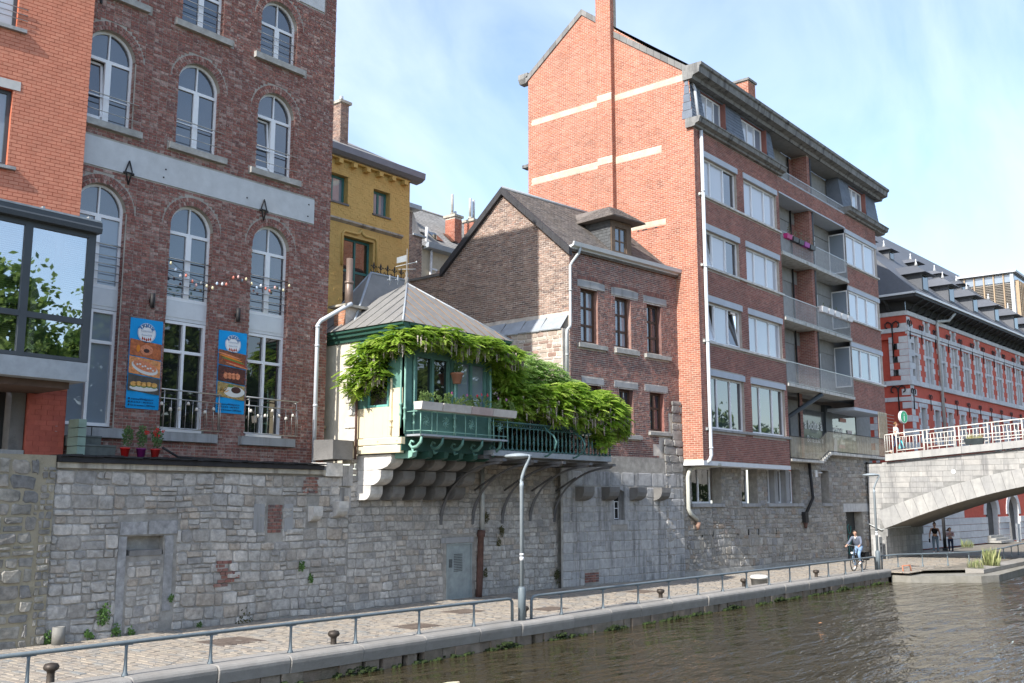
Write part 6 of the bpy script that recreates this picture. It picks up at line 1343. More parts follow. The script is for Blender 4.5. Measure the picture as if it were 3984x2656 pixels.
    b = MB(f); b.box(UP-.55, UP-.02, bk-.03, bk, 4.7, 20.3); pb = b.build('loggia_pier', G['front_mortar'], t)
    pc = Pieces('brick', G['apt_front_brick'], f); bricks(pc, lambda w: [(UP-.55, UP-.02)], [], 4.75, 20.3, .225, .078, .014, .006, .0025, d0=bk-.03); pc.finish(pb, 20)
    b = MB(f); b.tube([(UP+.38, .12, 8.0), (UP+.38, .12, 20.3)], .06, 8); b.build('loggia_pipe', G['grey_frame'], t)
    b = MB(f); b.tube([(UP-.60, bk-.1, 5.0), (UP-.60, bk-.1, 20.3)], .045, 8); b.build('loggia_pipe', G['black_iron'], t)
    slab = mat('balcony_slab', [(.46,.46,.44)], .9, .25, 15, streak=(.22,.20,.16), namt=.15)
    bars = Pieces('bar', mat('galvanised_bars', [(.46,.47,.48)], .5, metal=.25, namt=.15), f)
    def rail(u0, u1, z0, z1, d=-.03, step=.095, m=None, top=True, zz=None):
        n = int((u1-u0)/step)
        for i in range(n+1):
            u = u0+(u1-u0)*i/n; lo, hi = (zz(u) if zz else (z0, z1)); h = hi-lo
            bars.items.append(dict(c=(u, d, (lo+hi)/2), v=[(x*.008, y*.005, z*h/2) for z in (-1, 1) for x, y in ((-1, -1), (1, -1), (1, 1), (-1, 1))], f=[(0,1,5,4), (1,2,6,5), (2,3,7,6), (3,0,4,7), (4,5,6,7)], key=('bar', round(h, 2))))
        if top: b = MB(f); b.box(u0-.02, u1+.02, d-.022, d+.022, z1, z1+.03); b.box(u0-.02, u1+.02, d-.012, d+.012, z0-.02, z0); b.build('handrail', m or G['steel'], t)
    for z in (15.0, 11.76, 8.55):
        zf = gz(z)
        b = MB(f); b.box(UB+.01, UP+.12, -.10, bk, zf-.16, zf, None, .006); b.build('balcony_slab', slab, t)
        b = MB(f); b.box(UP+.16, UC-.01, -.10, bk, zf-.17, zf-.01, None, .006); b.build('balcony_slab', slab, t)
        rail(UB+.06, UP+.10, zf+.06, gz(z+1.03)); rail(UP+.2, UC-.04, zf+.06, gz(z+1.03))
        for (u0, u1, zt) in ((UB+1.05, UB+1.85, 2.15), (UP+.75, UP+1.45, 2.1), (UP+1.75, UP+2.5, 2.15)):
            rect_window(t, f, u0, u1, zf+.1, zf+zt, bk-.05, [], [.3], .09, wf, G['glass_blind'] if u0 < UP else G['glass_sky'], .05, name='balcony_door')
        b = MB(f); b.box(UB, UC, bk-.04, bk, zf+2.25, zf+2.9); b.build('lintel_panel', conc, t)
    # top loggia
    rail(UB+.05, UC-.06, gz(18.86), gz(19.22), .0, .10)
    b = MB(f); b.box(UB, UC, -.03, bk, gz(17.96), gz(18.04), None, .004); b.build('floor_edge', blue, t)
    b = MB(f); b.box(UB, UC, -.04, .14, gz(18.80), gz(18.86), None, .004); b.build('floor_edge', blue, t)
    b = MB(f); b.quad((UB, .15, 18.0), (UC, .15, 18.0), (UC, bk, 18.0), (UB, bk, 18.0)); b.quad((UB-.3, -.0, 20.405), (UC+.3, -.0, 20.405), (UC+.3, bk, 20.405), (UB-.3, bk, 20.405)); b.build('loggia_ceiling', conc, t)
    for (u0, u1) in ((UB+.9, UB+1.7), (UP+.6, UP+1.2), (UP+1.6, UP+2.3)): rect_window(t, f, u0, u1, 18.2, 19.95, bk-.05, [], [], .09, wf, G['glass_blind'], .05, name='balcony_door')
    # ---- mansard storeys in slate with their own windows and cornices
    slt = mat('blue_grey_slate', [(.12,.145,.185), (.145,.17,.21), (.10,.12,.155)], .6, .1, 15, namt=.12, grime=(.16,.18,.21), gscale=1.5)
    z0, z1 = 18.62, 20.45
    for (u0, u1, ws) in ((UA+.02, UB-.1, ((36.32, 38.35), (40.08, 42.45))), (UC-.0, 57.2, ((53.05, 55.3),))):
        lean = .26; D = lambda z: .0+lean*(z-z0)/(z1-z0)
        b = MB(f); outline = [(u0, z0), (u1, z0), (u1, z1), (u0, z1)]; hs = [[(a, z0), (c, z0), (c, z1-.12), (a, z1-.12)] for a, c in ws]
        xs = sorted([u0, u1]+[x for w in ws for x in w])
        def quad(a, c, e, h): b.add([(a, D(e), e), (c, D(e), e), (c, D(h), h), (a, D(h), h)], [(0, 1, 2, 3)])
        for i in range(len(xs)-1):
            if any(abs(xs[i]-w[0]) < 1e-6 for w in ws): quad(xs[i], xs[i+1], z1-.12, z1)
            else: quad(xs[i], xs[i+1], z0, z1)
        b.add([(u0, D(z0), z0), (u0, .9, z0), (u0, .9, z1), (u0, D(z1), z1)], [(0, 1, 2, 3)]); b.add([(u1, D(z0), z0), (u1, .9, z0), (u1, .9, z1), (u1, D(z1), z1)], [(0, 1, 2, 3)])
        mw = b.build('mansard', slt, t)
        pc = Pieces('slate', slt, f); z = z0; r = 0
        while z < z1-.02:
            h = min(.155, z1-z); x = u0-(.14 if r % 2 else 0)
            while x < u1:
                a, c = max(x, u0), min(x+.28, u1)-.006; x += .28
                for (wa, wb_) in ws:
                    if z < z1-.13:
                        if a < wa < c: c = wa
                        elif a < wb_ < c: a = wb_
                        elif a >= wa and c <= wb_: a = c
                if c-a < .04: continue
                m_ = (a+c)/2; pc.items.append(dict(c=(m_, D(z+h/2), z+h/2), v=[(a-m_, D(z)-D(z+h/2)-.020, -h/2), (c-m_, D(z)-D(z+h/2)-.020, -h/2), (c-m_, D(z+h)-D(z+h/2)-.006, h/2), (a-m_, D(z+h)-D(z+h/2)-.006, h/2), (a-m_, D(z)-D(z+h/2), -h/2), (c-m_, D(z)-D(z+h/2), -h/2)], f=[(0, 1, 2, 3), (4, 5, 1, 0)], key=('ms', round(c-a, 3), round(h, 3))))
            z += h; r += 1
        pc.finish(mw, 150)
        for (a, c) in ws:
            b = MB(f); b.box(a-.01, a+.04, D(z1), .42, z0, z1-.12); b.box(c-.04, c+.01, .1, .42, z0, z1-.12); b.quad((a, D(z1-.12), z1-.121), (c, D(z1-.12), z1-.121), (c, .5, z1-.121), (a, .5, z1-.121)); b.build('dormer_reveal', G['apt_front_brick'], t)
            rect_window(t, f, a+.05, c-.05, z0+.02, z1-.14, .34, [.36, .68], [], .07, wf, None, .07, glist=[gp_, gp_, G['glass_blind']])
        b = MB(f); pr = [(.0, 18.3), (-.14, 18.32), (-.16, 18.40), (-.34, 18.46), (-.38, 18.62), (-.42, 18.64), (-.42, 18.69), (.3, 18.70), (.3, 18.3)]
        b.extr(pr, u0-.16 if u0 < 40 else u0+.0, u1+.35 if u0 < 40 else u1+.3); b.build('cornice', grim, t)
    b = MB(f); b.extr([(.4, 20.42), (-.05, 20.42), (-.10, 20.55), (-.38, 20.62), (-.42, 20.88), (-.50, 20.92), (-.52, 21.04), (.4, 21.05)], UA-.10, 57.65); b.build('cornice', grim, t)
    for i in range(5): b = MB(g); z = 18.75+.36*i; b.box(-.30+.04*i-.2, -.02-.04*i, -.03, .03, z, z+.35, None, .004); b.build('corner_flashing', slt, t)
    d = thing('downpipe', 'long pale downpipe down the front corner of the apartment block', 'downpipe', (35.8, 19.1, 4.4))
    b = MB(f); b.tube([(35.62, .2, 20.4), (35.66, .12, 20.15), (35.66, -.02, 18.7)], .07, 10); b.build('upper_pipe', G['pvc_pipe'], d)
    b = MB(f); b.tube([(35.66, -.12, 18.25), (35.66, -.12, 4.75), (35.60, -.08, 4.55), (35.5, .1, 4.42)], .075, 10); b.build('pipe', G['pvc_pipe'], d)
    b = MB(f)
    for z in (15.6, 12.4, 9.3, 5.0): b.tube([(35.66, -.12, z), (35.66, -.12, z+.07)], .09, 10)
    b.build('collar', G['pvc_pipe'], d)
    # ---- low terrace with shop window behind bars
    zA, zB = 4.86, 5.27; uS0, uS1 = gx(48.6), gx(49.6)
    b = MB(f); b.box(UB, uS0, -.10, 1.75, zA-.10, zA+.02, None, .006); b.box(uS1-.1, gx(58.4), -.10, 1.75, zB-.06, zB+.08, None, .006)
    for i in range(4): u = uS0+(uS1-uS0)*i/4; b.box(u-.05, u+.28, -.09, 1.7, zA+.0+i*.1, zA+.13+i*.1, None, .005)
    b.build('terrace_slab', mat('stained_terrace_edge', [(.50,.49,.46)], .9, .3, 12, streak=(.17,.15,.12), namt=.2), t)
    def zz(u):
        q = min(1, max(0, (u-gx(48.3))/(gx(49.4)-gx(48.3)))); lo = zA+.06+(zB-zA)*q+.06*(q > 0); return (lo, gz(6.0)+(gz(6.46)-gz(6.0))*q)
    pcs = bars; beige = mat('yellowed_bars', [(.50,.46,.35), (.46,.42,.33), (.42,.36,.26)], .7, namt=.25)
    bars2 = Pieces('bar', beige, f); save = bars; bars = bars2
    def rail2(u0, u1, step):
        n = int((u1-u0)/step)
        for i in range(n+1):
            u = u0+(u1-u0)*i/n; lo, hi = zz(u); h = hi-lo
            bars2.items.append(dict(c=(u, -.03, (lo+hi)/2), v=[(x*.009, y*.007, z*h/2) for z in (-1, 1) for x, y in ((-1, -1), (1, -1), (1, 1), (-1, 1))], f=[(0,1,5,4), (1,2,6,5), (2,3,7,6), (3,0,4,7), (4,5,6,7)], key=('bar2', round(h, 2))))
    rail2(UB+.05, gx(58.25), .088)
    bars2.finish(t, 140); save.finish(t, 150)
    b = MB(f); pts = [UB, gx(48.3), gx(49.4), gx(58.3)]
    for i in range(3):
        (a, c) = pts[i], pts[i+1]; b.tube([(a, -.03, zz(a)[1]+.01), (c, -.03, zz(c)[1]+.01)], .02, 6); b.tube([(a, -.03, zz(a)[0]), (c, -.03, zz(c)[0])], .015, 6)
    b.build('handrail', G['black_iron'], t)
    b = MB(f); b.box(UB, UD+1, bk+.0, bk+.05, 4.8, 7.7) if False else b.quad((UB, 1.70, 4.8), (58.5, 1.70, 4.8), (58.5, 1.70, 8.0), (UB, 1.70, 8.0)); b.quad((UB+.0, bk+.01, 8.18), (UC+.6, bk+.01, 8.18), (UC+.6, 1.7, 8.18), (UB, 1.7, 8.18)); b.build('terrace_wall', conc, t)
    rect_window(t, f, gx(44.98), gx(45.75), 4.95, 7.65, .9, [], [.75], .10, wf, G['glass_blind'], .07, name='balcony_door')
    b = MB(f); b.tube([(UP+.2, -.02, 8.15), (UP-1.15, 1.2, 7.0), (UP-1.15, 1.2, 4.9)], .12, 10); b.build('steel_strut', G['grey_frame'], t)
    b = MB(f); b.tube([(UP-1.5, 1.5, 4.9), (UP-1.5, 1.5, 8.1)], .06, 8); b.tube([(UP-.6, 1.5, 4.9), (UP-.6, 1.5, 8.1)], .06, 8); b.build('drainpipe', G['black_iron'], t)
    sg = mat('shop_glass', [(.08,.085,.09)], .1, spec=.5, namt=.3, nscale=1.2)
    wa, wb_, wc, wd_ = 48.35, 51.30, 52.15, 55.9
    so = rect_window(t, f, wa, wb_, 4.95, 7.62, 1.55, [], [], .05, G['grey_frame'], sg, .05, name='shop_window'); s2 = rect_window(t, f, wc, wd_, 5.3, 7.75, 1.55, [], [], .05, G['grey_frame'], glass('shop_curtain_glass', (.16,.18,.19), 1.8), .05, name='shop_window')
    b = MB(f); b.box(wb_, wc, 1.45, 1.7, 4.8, 8.0); b.build('shop_pier', G['grey_frame'], t)
    wh = mat('shop_letter_white', [(.72,.72,.70)], .6, namt=0); pk = mat('pink_notice', [(.6,.33,.30)], .6, namt=0)
    text_mesh('a boîte à', .66, f, 49.85, 1.545, 6.62, wh, t, 'shop_lettering', bold=.008, sx=1.0); text_mesh('Boitatpain', .50, f, 50.0, 1.545, 5.95, wh, t, 'shop_lettering'); text_mesh('l l l l l l l', .26, f, 49.9, 1.545, 6.43, mat('faded_letters', [(.33,.34,.35)], .6), t, 'shop_lettering')
    text_mesh('rains', .72, f, 53.1, 1.545, 6.55, wh, t, 'shop_lettering', bold=.008)
    for (u, z, w_, h_) in ((53.9, 7.35, .9, .2), (54.8, 6.75, .65, .18), (53.6, 5.9, .8, .2)): b = MB(f); b.box(u-w_/2, u+w_/2, 1.535, 1.547, z-h_/2, z+h_/2); b.build('notice', pk if w_ != .65 else mat('pale_notice', [(.62,.55,.54)], .6), t)
    b = MB(f)
    for z in (5.35,): b.add([(52.4, 1.545, 5.5), (52.9, 1.545, 5.5), (52.9, 1.545, 6.2), (52.7, 1.545, 6.32), (52.55, 1.545, 6.2)], [(0, 1, 2, 3, 4)])
    b.build('window_sticker', wh, t)
    # grille at the end of the terrace
    b = MB(f); u0, u1 = gx(56.85), gx(58.2)
    for i in range(15): u = u0+(u1-u0)*i/14; b.box(u-.012, u+.012, -.05, -.03, gz(6.46), gz(7.98))
    for i in range(6): z = gz(6.5+i*.28); b.box(u0, u1, -.03, -.02, z, z+.02)
    b.build('grille', beige, t)
    b = MB(f)
    for i in range(9): b.tube([(u1-.05, -.04, gz(6.4+i*.19)), (u1+.75, -.2, gz(6.36+i*.19))], .012, 4)
    b.build('spike', G['steel'], t)
    # white flower boxes and coloured ones hung on the balcony rails
    fb = mat('white_flower_box', [(.68,.68,.70)], .5, namt=.04); 
    for i in range(5):
        u = UP+.35+i*.84; x = thing('flower_box', ('first', 'second', 'middle', 'fourth', 'last')[i]+' white flower box from the left on the right balcony rail', 'planter', (u, 19.1, 12.2), 'white flower boxes on a balcony'); b = MB(f); b.add([(u, -.20, 12.30), (u+.62, -.20, 12.30), (u+.66, -.24, 12.58), (u-.04, -.24, 12.58), (u, .02, 12.30), (u+.62, .02, 12.30), (u+.66, .05, 12.58), (u-.04, .05, 12.58)], [(0,1,2,3), (4,0,3,7), (1,5,6,2), (3,2,6,7), (4,5,1,0)]); b.build('box', fb, x)
        b = MB(f); tuft(b, u+.3, -.09, 12.66, .14, 22, 0, .06); b.build('foliage', mat('box_foliage', [(.09,.12,.04)], .8), x)
    for i, (u, m, n) in enumerate(((UB+.55, (.42,.03,.17), 'pink flower box on the upper left balcony rail'), (UB+1.3, (.05,.05,.055), 'black flower box with spindly plants on the upper left balcony rail'), (UB+1.95, (.04,.04,.045), 'dark flower box in the middle of the upper left balcony rail'), (UB+2.6, (.32,.03,.28), 'purple flower box on the upper left balcony rail'), (UB+3.3, (.06,.065,.07), 'grey black flower box at the right end of the upper left balcony rail'))):
        x = thing('flower_box', n, 'planter', (u, 19.1, 15.3), 'coloured flower boxes on a balcony'); b = MB(f); b.add([(u-.27, -.22, 15.28), (u+.27, -.22, 15.28), (u+.3, -.25, 15.5), (u-.3, -.25, 15.5), (u-.27, -.04, 15.28), (u+.27, -.04, 15.28), (u+.3, -.03, 15.5), (u-.3, -.03, 15.5)], [(0,1,2,3), (4,0,3,7), (1,5,6,2), (3,2,6,7), (4,5,1,0)]); b.build('box', mat('flower_box_%d' % i, [m], .5, namt=.05), x)
        b = MB(f); tuft(b, u, -.13, 15.68, .22, 40, 0, .07); b.build('foliage', mat('balcony_plant', [(.07,.09,.04), (.16,.13,.08), (.24,.2,.16)], .8), x)
    # ---- rough stone ground floor, turned slightly towards the light
    s = BaseFrame(35.4, 20.25, -2.67); Ld = 17.75
    wn = [(1.81, 3.56, 2.86, 4.36), (5.52, 6.39, 2.86, 4.42), (7.6, 8.26, 2.86, 4.42), (8.6, 9.26, 2.86, 4.42), (9.62, 10.24, 2.86, 4.40), (12.55, 12.98, 2.86, 4.43)]
    ho = [(1.81, 3.95, 2.86, 4.45), (5.52, 6.8, 2.86, 4.45), (7.6, 10.55, 2.86, 4.45), (12.5, 13.3, 2.86, 4.45), (14.85, 16.62, .0, 2.41)]
    b = MB(s); b.panel([(0, -.1), (Ld, -.1), (Ld, 5.25), (12, 5.25), (11.95, 4.8), (0, 4.8)], [[(a, c), (b_, c), (b_, d), (a, d)] for a, b_, c, d in ho], 0, .45); b.quad((Ld, 0, 0), (Ld, 3, 0), (Ld, 3, 5.2), (Ld, 0, 5.2)); gb = b.build('stone_ground_floor', G['wall_mortar'], t)
    hr = [Rect(*q) for q in ho]+[Rect(14.6, 17.7, 2.4, 2.85)]+[Rect(*q) for q in ((1.65, 4.1, 2.68, 2.87), (5.4, 6.9, 2.68, 2.87), (7.5, 10.7, 2.68, 2.87), (12.45, 13.4, 2.68, 2.87))]
    pc = Pieces('stone', G['rubble_brown'], s); rubble(pc, .05, Ld, .22, 2.75, hr, (.12, .36), (.14, .42), .03, .03, .3, .08, .02, seed=61); rubble(pc, .05, 11.4, 2.75, 4.78, hr, (.12, .26), (.16, .5), .024, .022, .2, .05, .012, seed=62); rubble(pc, 11.5, Ld, 2.75, 5.22, hr, (.11, .22), (.16, .5), .024, .022, .2, .04, .012, seed=63)
    pc.finish(gb, 300)
    b = MB(s); b.box(0, 14.75, -.05, .1, -.05, .20, None, .01); b.build('plinth', G['sill_stone'], t)
    for i, (a, c, d, e) in enumerate(wn): rect_window(t, s, a, c, d, e, .28, [.5] if i == 0 else ([.35] if i == 1 else []), [], .075 if i < 5 else .05, wf, G['glass_dark'], .07, name='ground_window')
    for (a, c, d, e) in ((1.69, 4.05, 2.70, 2.86), (5.42, 6.88, 2.70, 2.86), (7.55, 10.66, 2.70, 2.86), (12.5, 13.38, 2.70, 2.86)): b = MB(s); b.box(a, c, -.10, .3, d, e, None, .01); b.build('sill', G['bluestone'], t)
    for u in (8.27, 9.28): b = MB(s); b.box(u, u+.32, .02, .4, 2.862, 4.45, None, .005); b.build('mullion_post', G['bluestone'], t)
    b = MB(s); b.box(14.62, 17.68, -.03, .3, 2.415, 2.84, None, .008); b.build('lintel', mat('pale_concrete_lintel', [(.48,.49,.50)], .9, .1, 15, streak=(.36,.37,.38), namt=.1), t)
    # roller shutter with a turquoise scrawl
    sh = Pieces('shutter_slat', mat('dark_shutter', [(.045,.05,.052)], .6, metal=.2, namt=.2), s); z = .02
    while z < 2.4: sh.items.append(dict(c=(15.6, .40, z+.05), v=[(-.75, -.02, -.045), (.95, -.02, -.045), (.95, -.005, .05), (-.75, -.005, .05), (-.75, 0, -.045), (.95, 0, -.045)], f=[(0, 1, 2, 3), (4, 5, 1, 0)], key='sh')); z += .10
    sh.finish(t, 40); b = MB(s); gr_ = mat('turquoise_spray', [(.06,.22,.21)], .7, namt=.2)
    rnd = random.Random(5)
    for i in range(3):
        for k in range(3):
            x, y = 15.0+k*.44, 1.55-i*.55; pts = [(x+.16*math.cos(a)*(1+.3*math.sin(3*a+i)), .375, y+.24*math.sin(a)) for a in [q*.7+k for q in range(8)]]; b.tube(pts, .025, 4)
    b.build('sprayed_scrawl', gr_, t)
    b = MB(s); b.box(14.85, 16.62, .44, .5, 0, 2.4); b.build('dark_recess', G['black_iron'], t)
    b = MB(s); b.box(11.93, 12.13, -.06, 0, 4.12, 4.46, None, .01); b.tube([(12.15, -.05, 4.33), (12.3, -.2, 4.33)], .03, 6); b.build('meter_box', G['white_pvc'], t)
    b = MB(s); b.tube([(11.25, -.12, 4.8), (11.45, -.12, 3.1), (10.7, -.12, 2.32)], .075, 8); b.box(10.5, 10.78, -.22, 0, 1.95, 2.45); b.build('black_drainpipe', G['black_iron'], t); b = MB(s); b.lathe((10.65, -.12, 1.68), [(.06, 0), (.11, .27)], 10); b.build('pipe_shoe', G['rust'], t)
    b = MB(s); b.tube([(17.35, -.05, 5.0), (17.4, -.05, 2.2), (17.75, -.05, 1.0)], .04, 6); b.build('black_drainpipe', G['black_iron'], t)
    b = MB(s); b.tube([(2.4, -1.0, 4.45), (1.75, -.3, 4.36), (1.45, -.16, 4.22), (1.38, -.12, 3.95), (1.37, -.12, 2.65), (1.5, -.12, 2.45), (1.95, -.12, 2.18)], .085, 10); b.build('cranked_pipe', mat('cream_pipe', [(.50,.50,.45)], .5, namt=.05), t)
    b = MB(s); b.lathe((2.0, -.12, 1.78), [(.05, 0), (.12, .3)], 10); b.build('pipe_shoe', mat('rusty_shoe', [(.26,.16,.12)], .8), t)
    b = MB(s)
    for u in (2.43, 3.21, 5.07, 5.92, 6.72, 8.20, 9.22): b.box(u-.02, u+.03, -.035, .0, 1.47, 1.72)
    b.build('weep_hole', G['black_iron'], t)
apartments()
# ---------------------------------------------------------------- stone bridge
def bridge():
    t = thing('stone_bridge', 'pale grey stone arch bridge with a white railing over the quay path', 'bridge', (56, 16, 2)); X0, X1 = 53.0, 58.8
    st = mat('bridge_limestone', [(.35,.345,.335), (.31,.31,.305), (.39,.38,.365), (.28,.28,.28)], .9, .2, 20, streak=(.17,.17,.175), namt=.16, nscale=3, grime=(.22,.22,.22), gscale=.9); st2 = mat('bridge_voussoir', [(.37,.365,.355), (.335,.335,.33), (.40,.395,.38)], .9, .15, 20, streak=(.24,.24,.24), samt=.6, grime=(.26,.26,.265), gscale=1.3, namt=.1); mo = mat('bridge_joint', [(.22,.22,.215)], .9)
    f = Frame(X0, 19.3, -90)   # u = 19.3 - Y, d into the bridge
    Yu = lambda y: 19.3-y
    # intrados: from the springing (Y 18.5, z 1.55) rising over the river, segmental
    def zi(y): q = (18.5-y)/(18.5-5.5); return 1.55+2.75*(1-(1-q)**2)/1.0 if q < 1 else 4.3
    ys = [18.5-i*.5 for i in range(27)]+[5.0-i*.5 for i in range(20)]
    ii = [(Yu(y), zi(y) if y > 5.5 else 4.3-(2.75*((5.5-y)/13)**2)) for y in ys]
    zt = lambda y: 4.95+(18.6-y)*.075 if y > 6 else 4.95+12.6*.075
    b = MB(f); top = [(Yu(y), zt(y)) for y in ys]
    for i in range(len(ii)-1): b.add([(ii[i][0], 0, ii[i][1]), (ii[i+1][0], 0, ii[i+1][1]), (top[i+1][0], 0, top[i+1][1]), (top[i][0], 0, top[i][1])], [(0, 1, 2, 3)])
    wall = b.build('spandrel_wall', mo, t)
    b = MB(f)
    for i in range(len(ii)-1): b.add([(ii[i][0], 0, ii[i][1]), (ii[i+1][0], 0, ii[i+1][1]), (ii[i+1][0], X1-X0, ii[i+1][1]), (ii[i][0], X1-X0, ii[i][1])], [(0, 1, 2, 3)])
    vb = b; b = MB(f); b.add([(0, 0, 0), (ii[0][0], 0, 0), (top[0][0], 0, 4.9), (0, 0, 4.9)], [(0, 1, 2, 3)]); b.build('end_wall', mo, t); b = vb
    b.build('vault', mat('vault_soffit', [(.24,.225,.20)], .9, .2, 8, grime=(.16,.145,.125), gscale=.8, namt=.15), t)
    # deck
    b = MB(f)
    for i in range(len(top)-1): b.add([(top[i][0], -.0, top[i][1]), (top[i+1][0], -.0, top[i+1][1]), (top[i+1][0], X1-X0, top[i+1][1]), (top[i][0], X1-X0, top[i][1])], [(0, 1, 2, 3)])
    b.add([(-3, 0, 4.93), (top[0][0], 0, top[0][1]), (top[0][0], X1-X0, top[0][1]), (-3, X1-X0, 4.93)], [(0, 1, 2, 3)]); b.build('deck', G['sill_stone'], t)
    # voussoirs
    n = 0; y = 18.55
    while y > 1:
        l = .46; y1 = y-l; q = (18.5-y)/13; dz = .62-.10*min(1, q)
        a, c = (Yu(y), zi(min(18.5, y))), (Yu(y1), zi(y1)) ; sl = (c[1]-a[1])/(c[0]-a[0]); nx, nz = -sl/math.hypot(1, sl), 1/math.hypot(1, sl)
        pts = [(a[0]+.01, a[1]), (c[0]-.004, c[1]), (c[0]-.004+nx*dz*1.5, c[1]+nz*dz*1.5), (a[0]+.01+nx*dz*1.5, a[1]+nz*dz*1.5)]
        b = MB(f); b.prism(pts, -.035, .3); b.build('voussoir', st2, t); y = y1; n += 1
    # coursed blocks of the spandrel
    pc = Pieces('block', st, f); z = .15; k = 0; rnd = random.Random(9)
    while z < 5.9:
        h = .27; u = -.0
        while u < 17:
            l = rnd.uniform(.5, .95); a, c = u, u+l; u += l
            lo = max(zi(min(18.5, 19.3-a))+.93 if a > .8 else 0, zi(min(18.5, 19.3-c))+.93 if c > .75 else 0); hi = zt(19.3-a)-.02
            if a < .8 and z < 2.4: c = min(c, .78+.0)
            if z < lo-.12: 
                continue
            z0, z1 = max(z, lo-.1), min(z+h-.012, hi)
            if z1-z0 < .08 or c-a < .1: continue
            ll, hh = c-a-.012, z1-z0; pc.items.append(dict(c=((a+c)/2, 0, (z0+z1)/2), v=boxv(ll, hh, .014+rnd.uniform(-.004, .004), .004), f=BF, key=('bb', round(ll, 2), round(hh, 3))))
        z += h; k += 1
    pc.finish(wall, 300)
    # coping under the railing
    y = 18.25; 
    while y > -4:
        l = 1.9; a, c = y, y-l; b = MB(f); za, zc = zt(a), zt(c)
        b.add([(Yu(a)+.006, -.22, za+.05), (Yu(c)-.006, -.22, zc+.05), (Yu(c)-.006, -.20, zc+.40), (Yu(a)+.006, -.20, za+.40), (Yu(a)+.006, .5, za+.05), (Yu(c)-.006, .5, zc+.05), (Yu(c)-.006, .5, zc+.42), (Yu(a)+.006, .5, za+.42)], [(0,1,2,3), (5,4,7,6), (4,0,3,7), (1,5,6,2), (3,2,6,7), (4,5,1,0)]); b.build('coping', st2, t); y = c
    # abutment under the arch
    b = MB(); b.box(X0+.05, X1, 18.52, 19.2, -.05, 1.15); b.box(X0+.02, X1+.02, 18.42, 19.2, 1.152, 1.56); ab = b.build('abutment', mo, t)
    pc = Pieces('block', st, Frame(53.0, 18.52, 0)); z = 0
    while z < 1.14:
        u = .03-(.2 if int(z*10) % 2 else 0)
        while u < 5.8: a, c = max(u, .03), min(u+.62, 5.8); pc.items.append(dict(c=((a+c)/2, 0, z+.14), v=boxv(c-a-.012, .27, .012, .003), f=BF, key=('ab', round(c-a, 2)))); u += .62
        z += .285
    pc.finish(ab, 80)
    b = MB(f); b.lathe((Yu(15.0), -.03, 4.3), [(.10, -.0), (.10, .02)], 14) if False else None
    b.add([(Yu(14.95)+.11*math.cos(a*.4), -.032, 4.42+.11*math.sin(a*.4)) for a in range(16)], [tuple(range(16))]); b.build('round_plaque', G['white_pvc'], t)
    b = MB(f); b.tube([(-.35, -.06, 2.6), (-.3, -.08, 1.9), (.6, -.1, 1.48), (1.0, .3, 1.60), (1.1, 3.0, 1.62)], .03, 6); b.build('cable_pipe', G['pipe_grey'], t)
    # white railing: paired posts, two rails, balusters
    rl = thing('bridge_railing', 'white painted metal railing along the top of the stone bridge', 'railing', (53, 16, 5.4)); wm = mat('white_railing_paint', [(.70,.68,.63)], .5, namt=.06)
    zc = lambda y: zt(y)+.41
    posts = [(17.9-1.56*i) for i in range(12)]
    def tube(pts, r, name): b = MB(); b.tube(pts, r, 6); return b.build(name, wm, rl)
    for i, y in enumerate(posts):
        for s in (0, .20): tube([(53.05, y-s, zc(y)-.02), (53.05, y-s, zc(y)+1.02)], .03, 'post')
        if i < len(posts)-1:
            y0, y1 = y-.20, posts[i+1]
            b = MB(); b.tube([(53.05, y, zc(y)+1.02), (53.05, y1, zc(y1)+1.02)], .03, 6); b.tube([(53.05, y0, zc(y0)+.82), (53.05, y1, zc(y1)+.82)], .02, 6); b.tube([(53.05, y0, zc(y0)+.14), (53.05, y1, zc(y1)+.14)], .022, 6); b.build('handrail', wm, rl)
            for k in range(1, 8): q = k/8; yy = y0+(y1-y0)*q; tube([(53.05, yy, zc(yy)+.14), (53.05, yy, zc(yy)+.82)], .014, 'baluster')
    tube([(53.05, 18.3, zc(18.3)+1.0), (53.05, 17.9, zc(17.9)+1.02)], .03, 'handrail'); tube([(53.05, 18.3, zc(18.3)+.14), (53.05, 17.9, zc(17.9)+.14)], .022, 'handrail')
    b = MB()
    for k in range(3): b.tube([(53.05, 18.3-.12*k, zc(18)+.14), (53.05, 18.3-.12*k, zc(18)+.95)], .014, 6)
    b.build('end_baluster', wm, rl)
    # far railing
    fr = thing('bridge_railing', 'far white railing on the other side of the stone bridge deck', 'railing', (58.5, 16, 5.4)); b = MB()
    for w in (1.02, .82, .14, .3): b.tube([(58.6, 18, zc(18)+w), (58.6, 0, zc(0)+w)], .025, 5)
    b.build('handrail', wm, fr)
    for i in range(40): b = MB(); y = 18-.4*i; b.tube([(58.6, y, zc(y)), (58.6, y, zc(y)+1.0)], .015, 5); b.build('baluster', wm, fr)
    # planter hung on the railing
    p = thing('railing_planter', 'dark grey planter with dry grasses on the white bridge railing', 'planter', (52.8, 13.8, 5.8)); b = MB(); b.add([(52.78, 14.22, 5.72), (52.78, 13.44, 5.74), (52.72, 13.38, 6.04), (52.72, 14.28, 6.02), (53.0, 14.22, 5.72), (53.0, 13.44, 5.74), (53.0, 13.38, 6.04), (53.0, 14.28, 6.02)], [(0,1,2,3), (4,0,3,7), (1,5,6,2), (3,2,6,7), (4,5,1,0)]); b.build('box', mat('dark_planter', [(.035,.045,.05)], .6), p)
    b = MB()
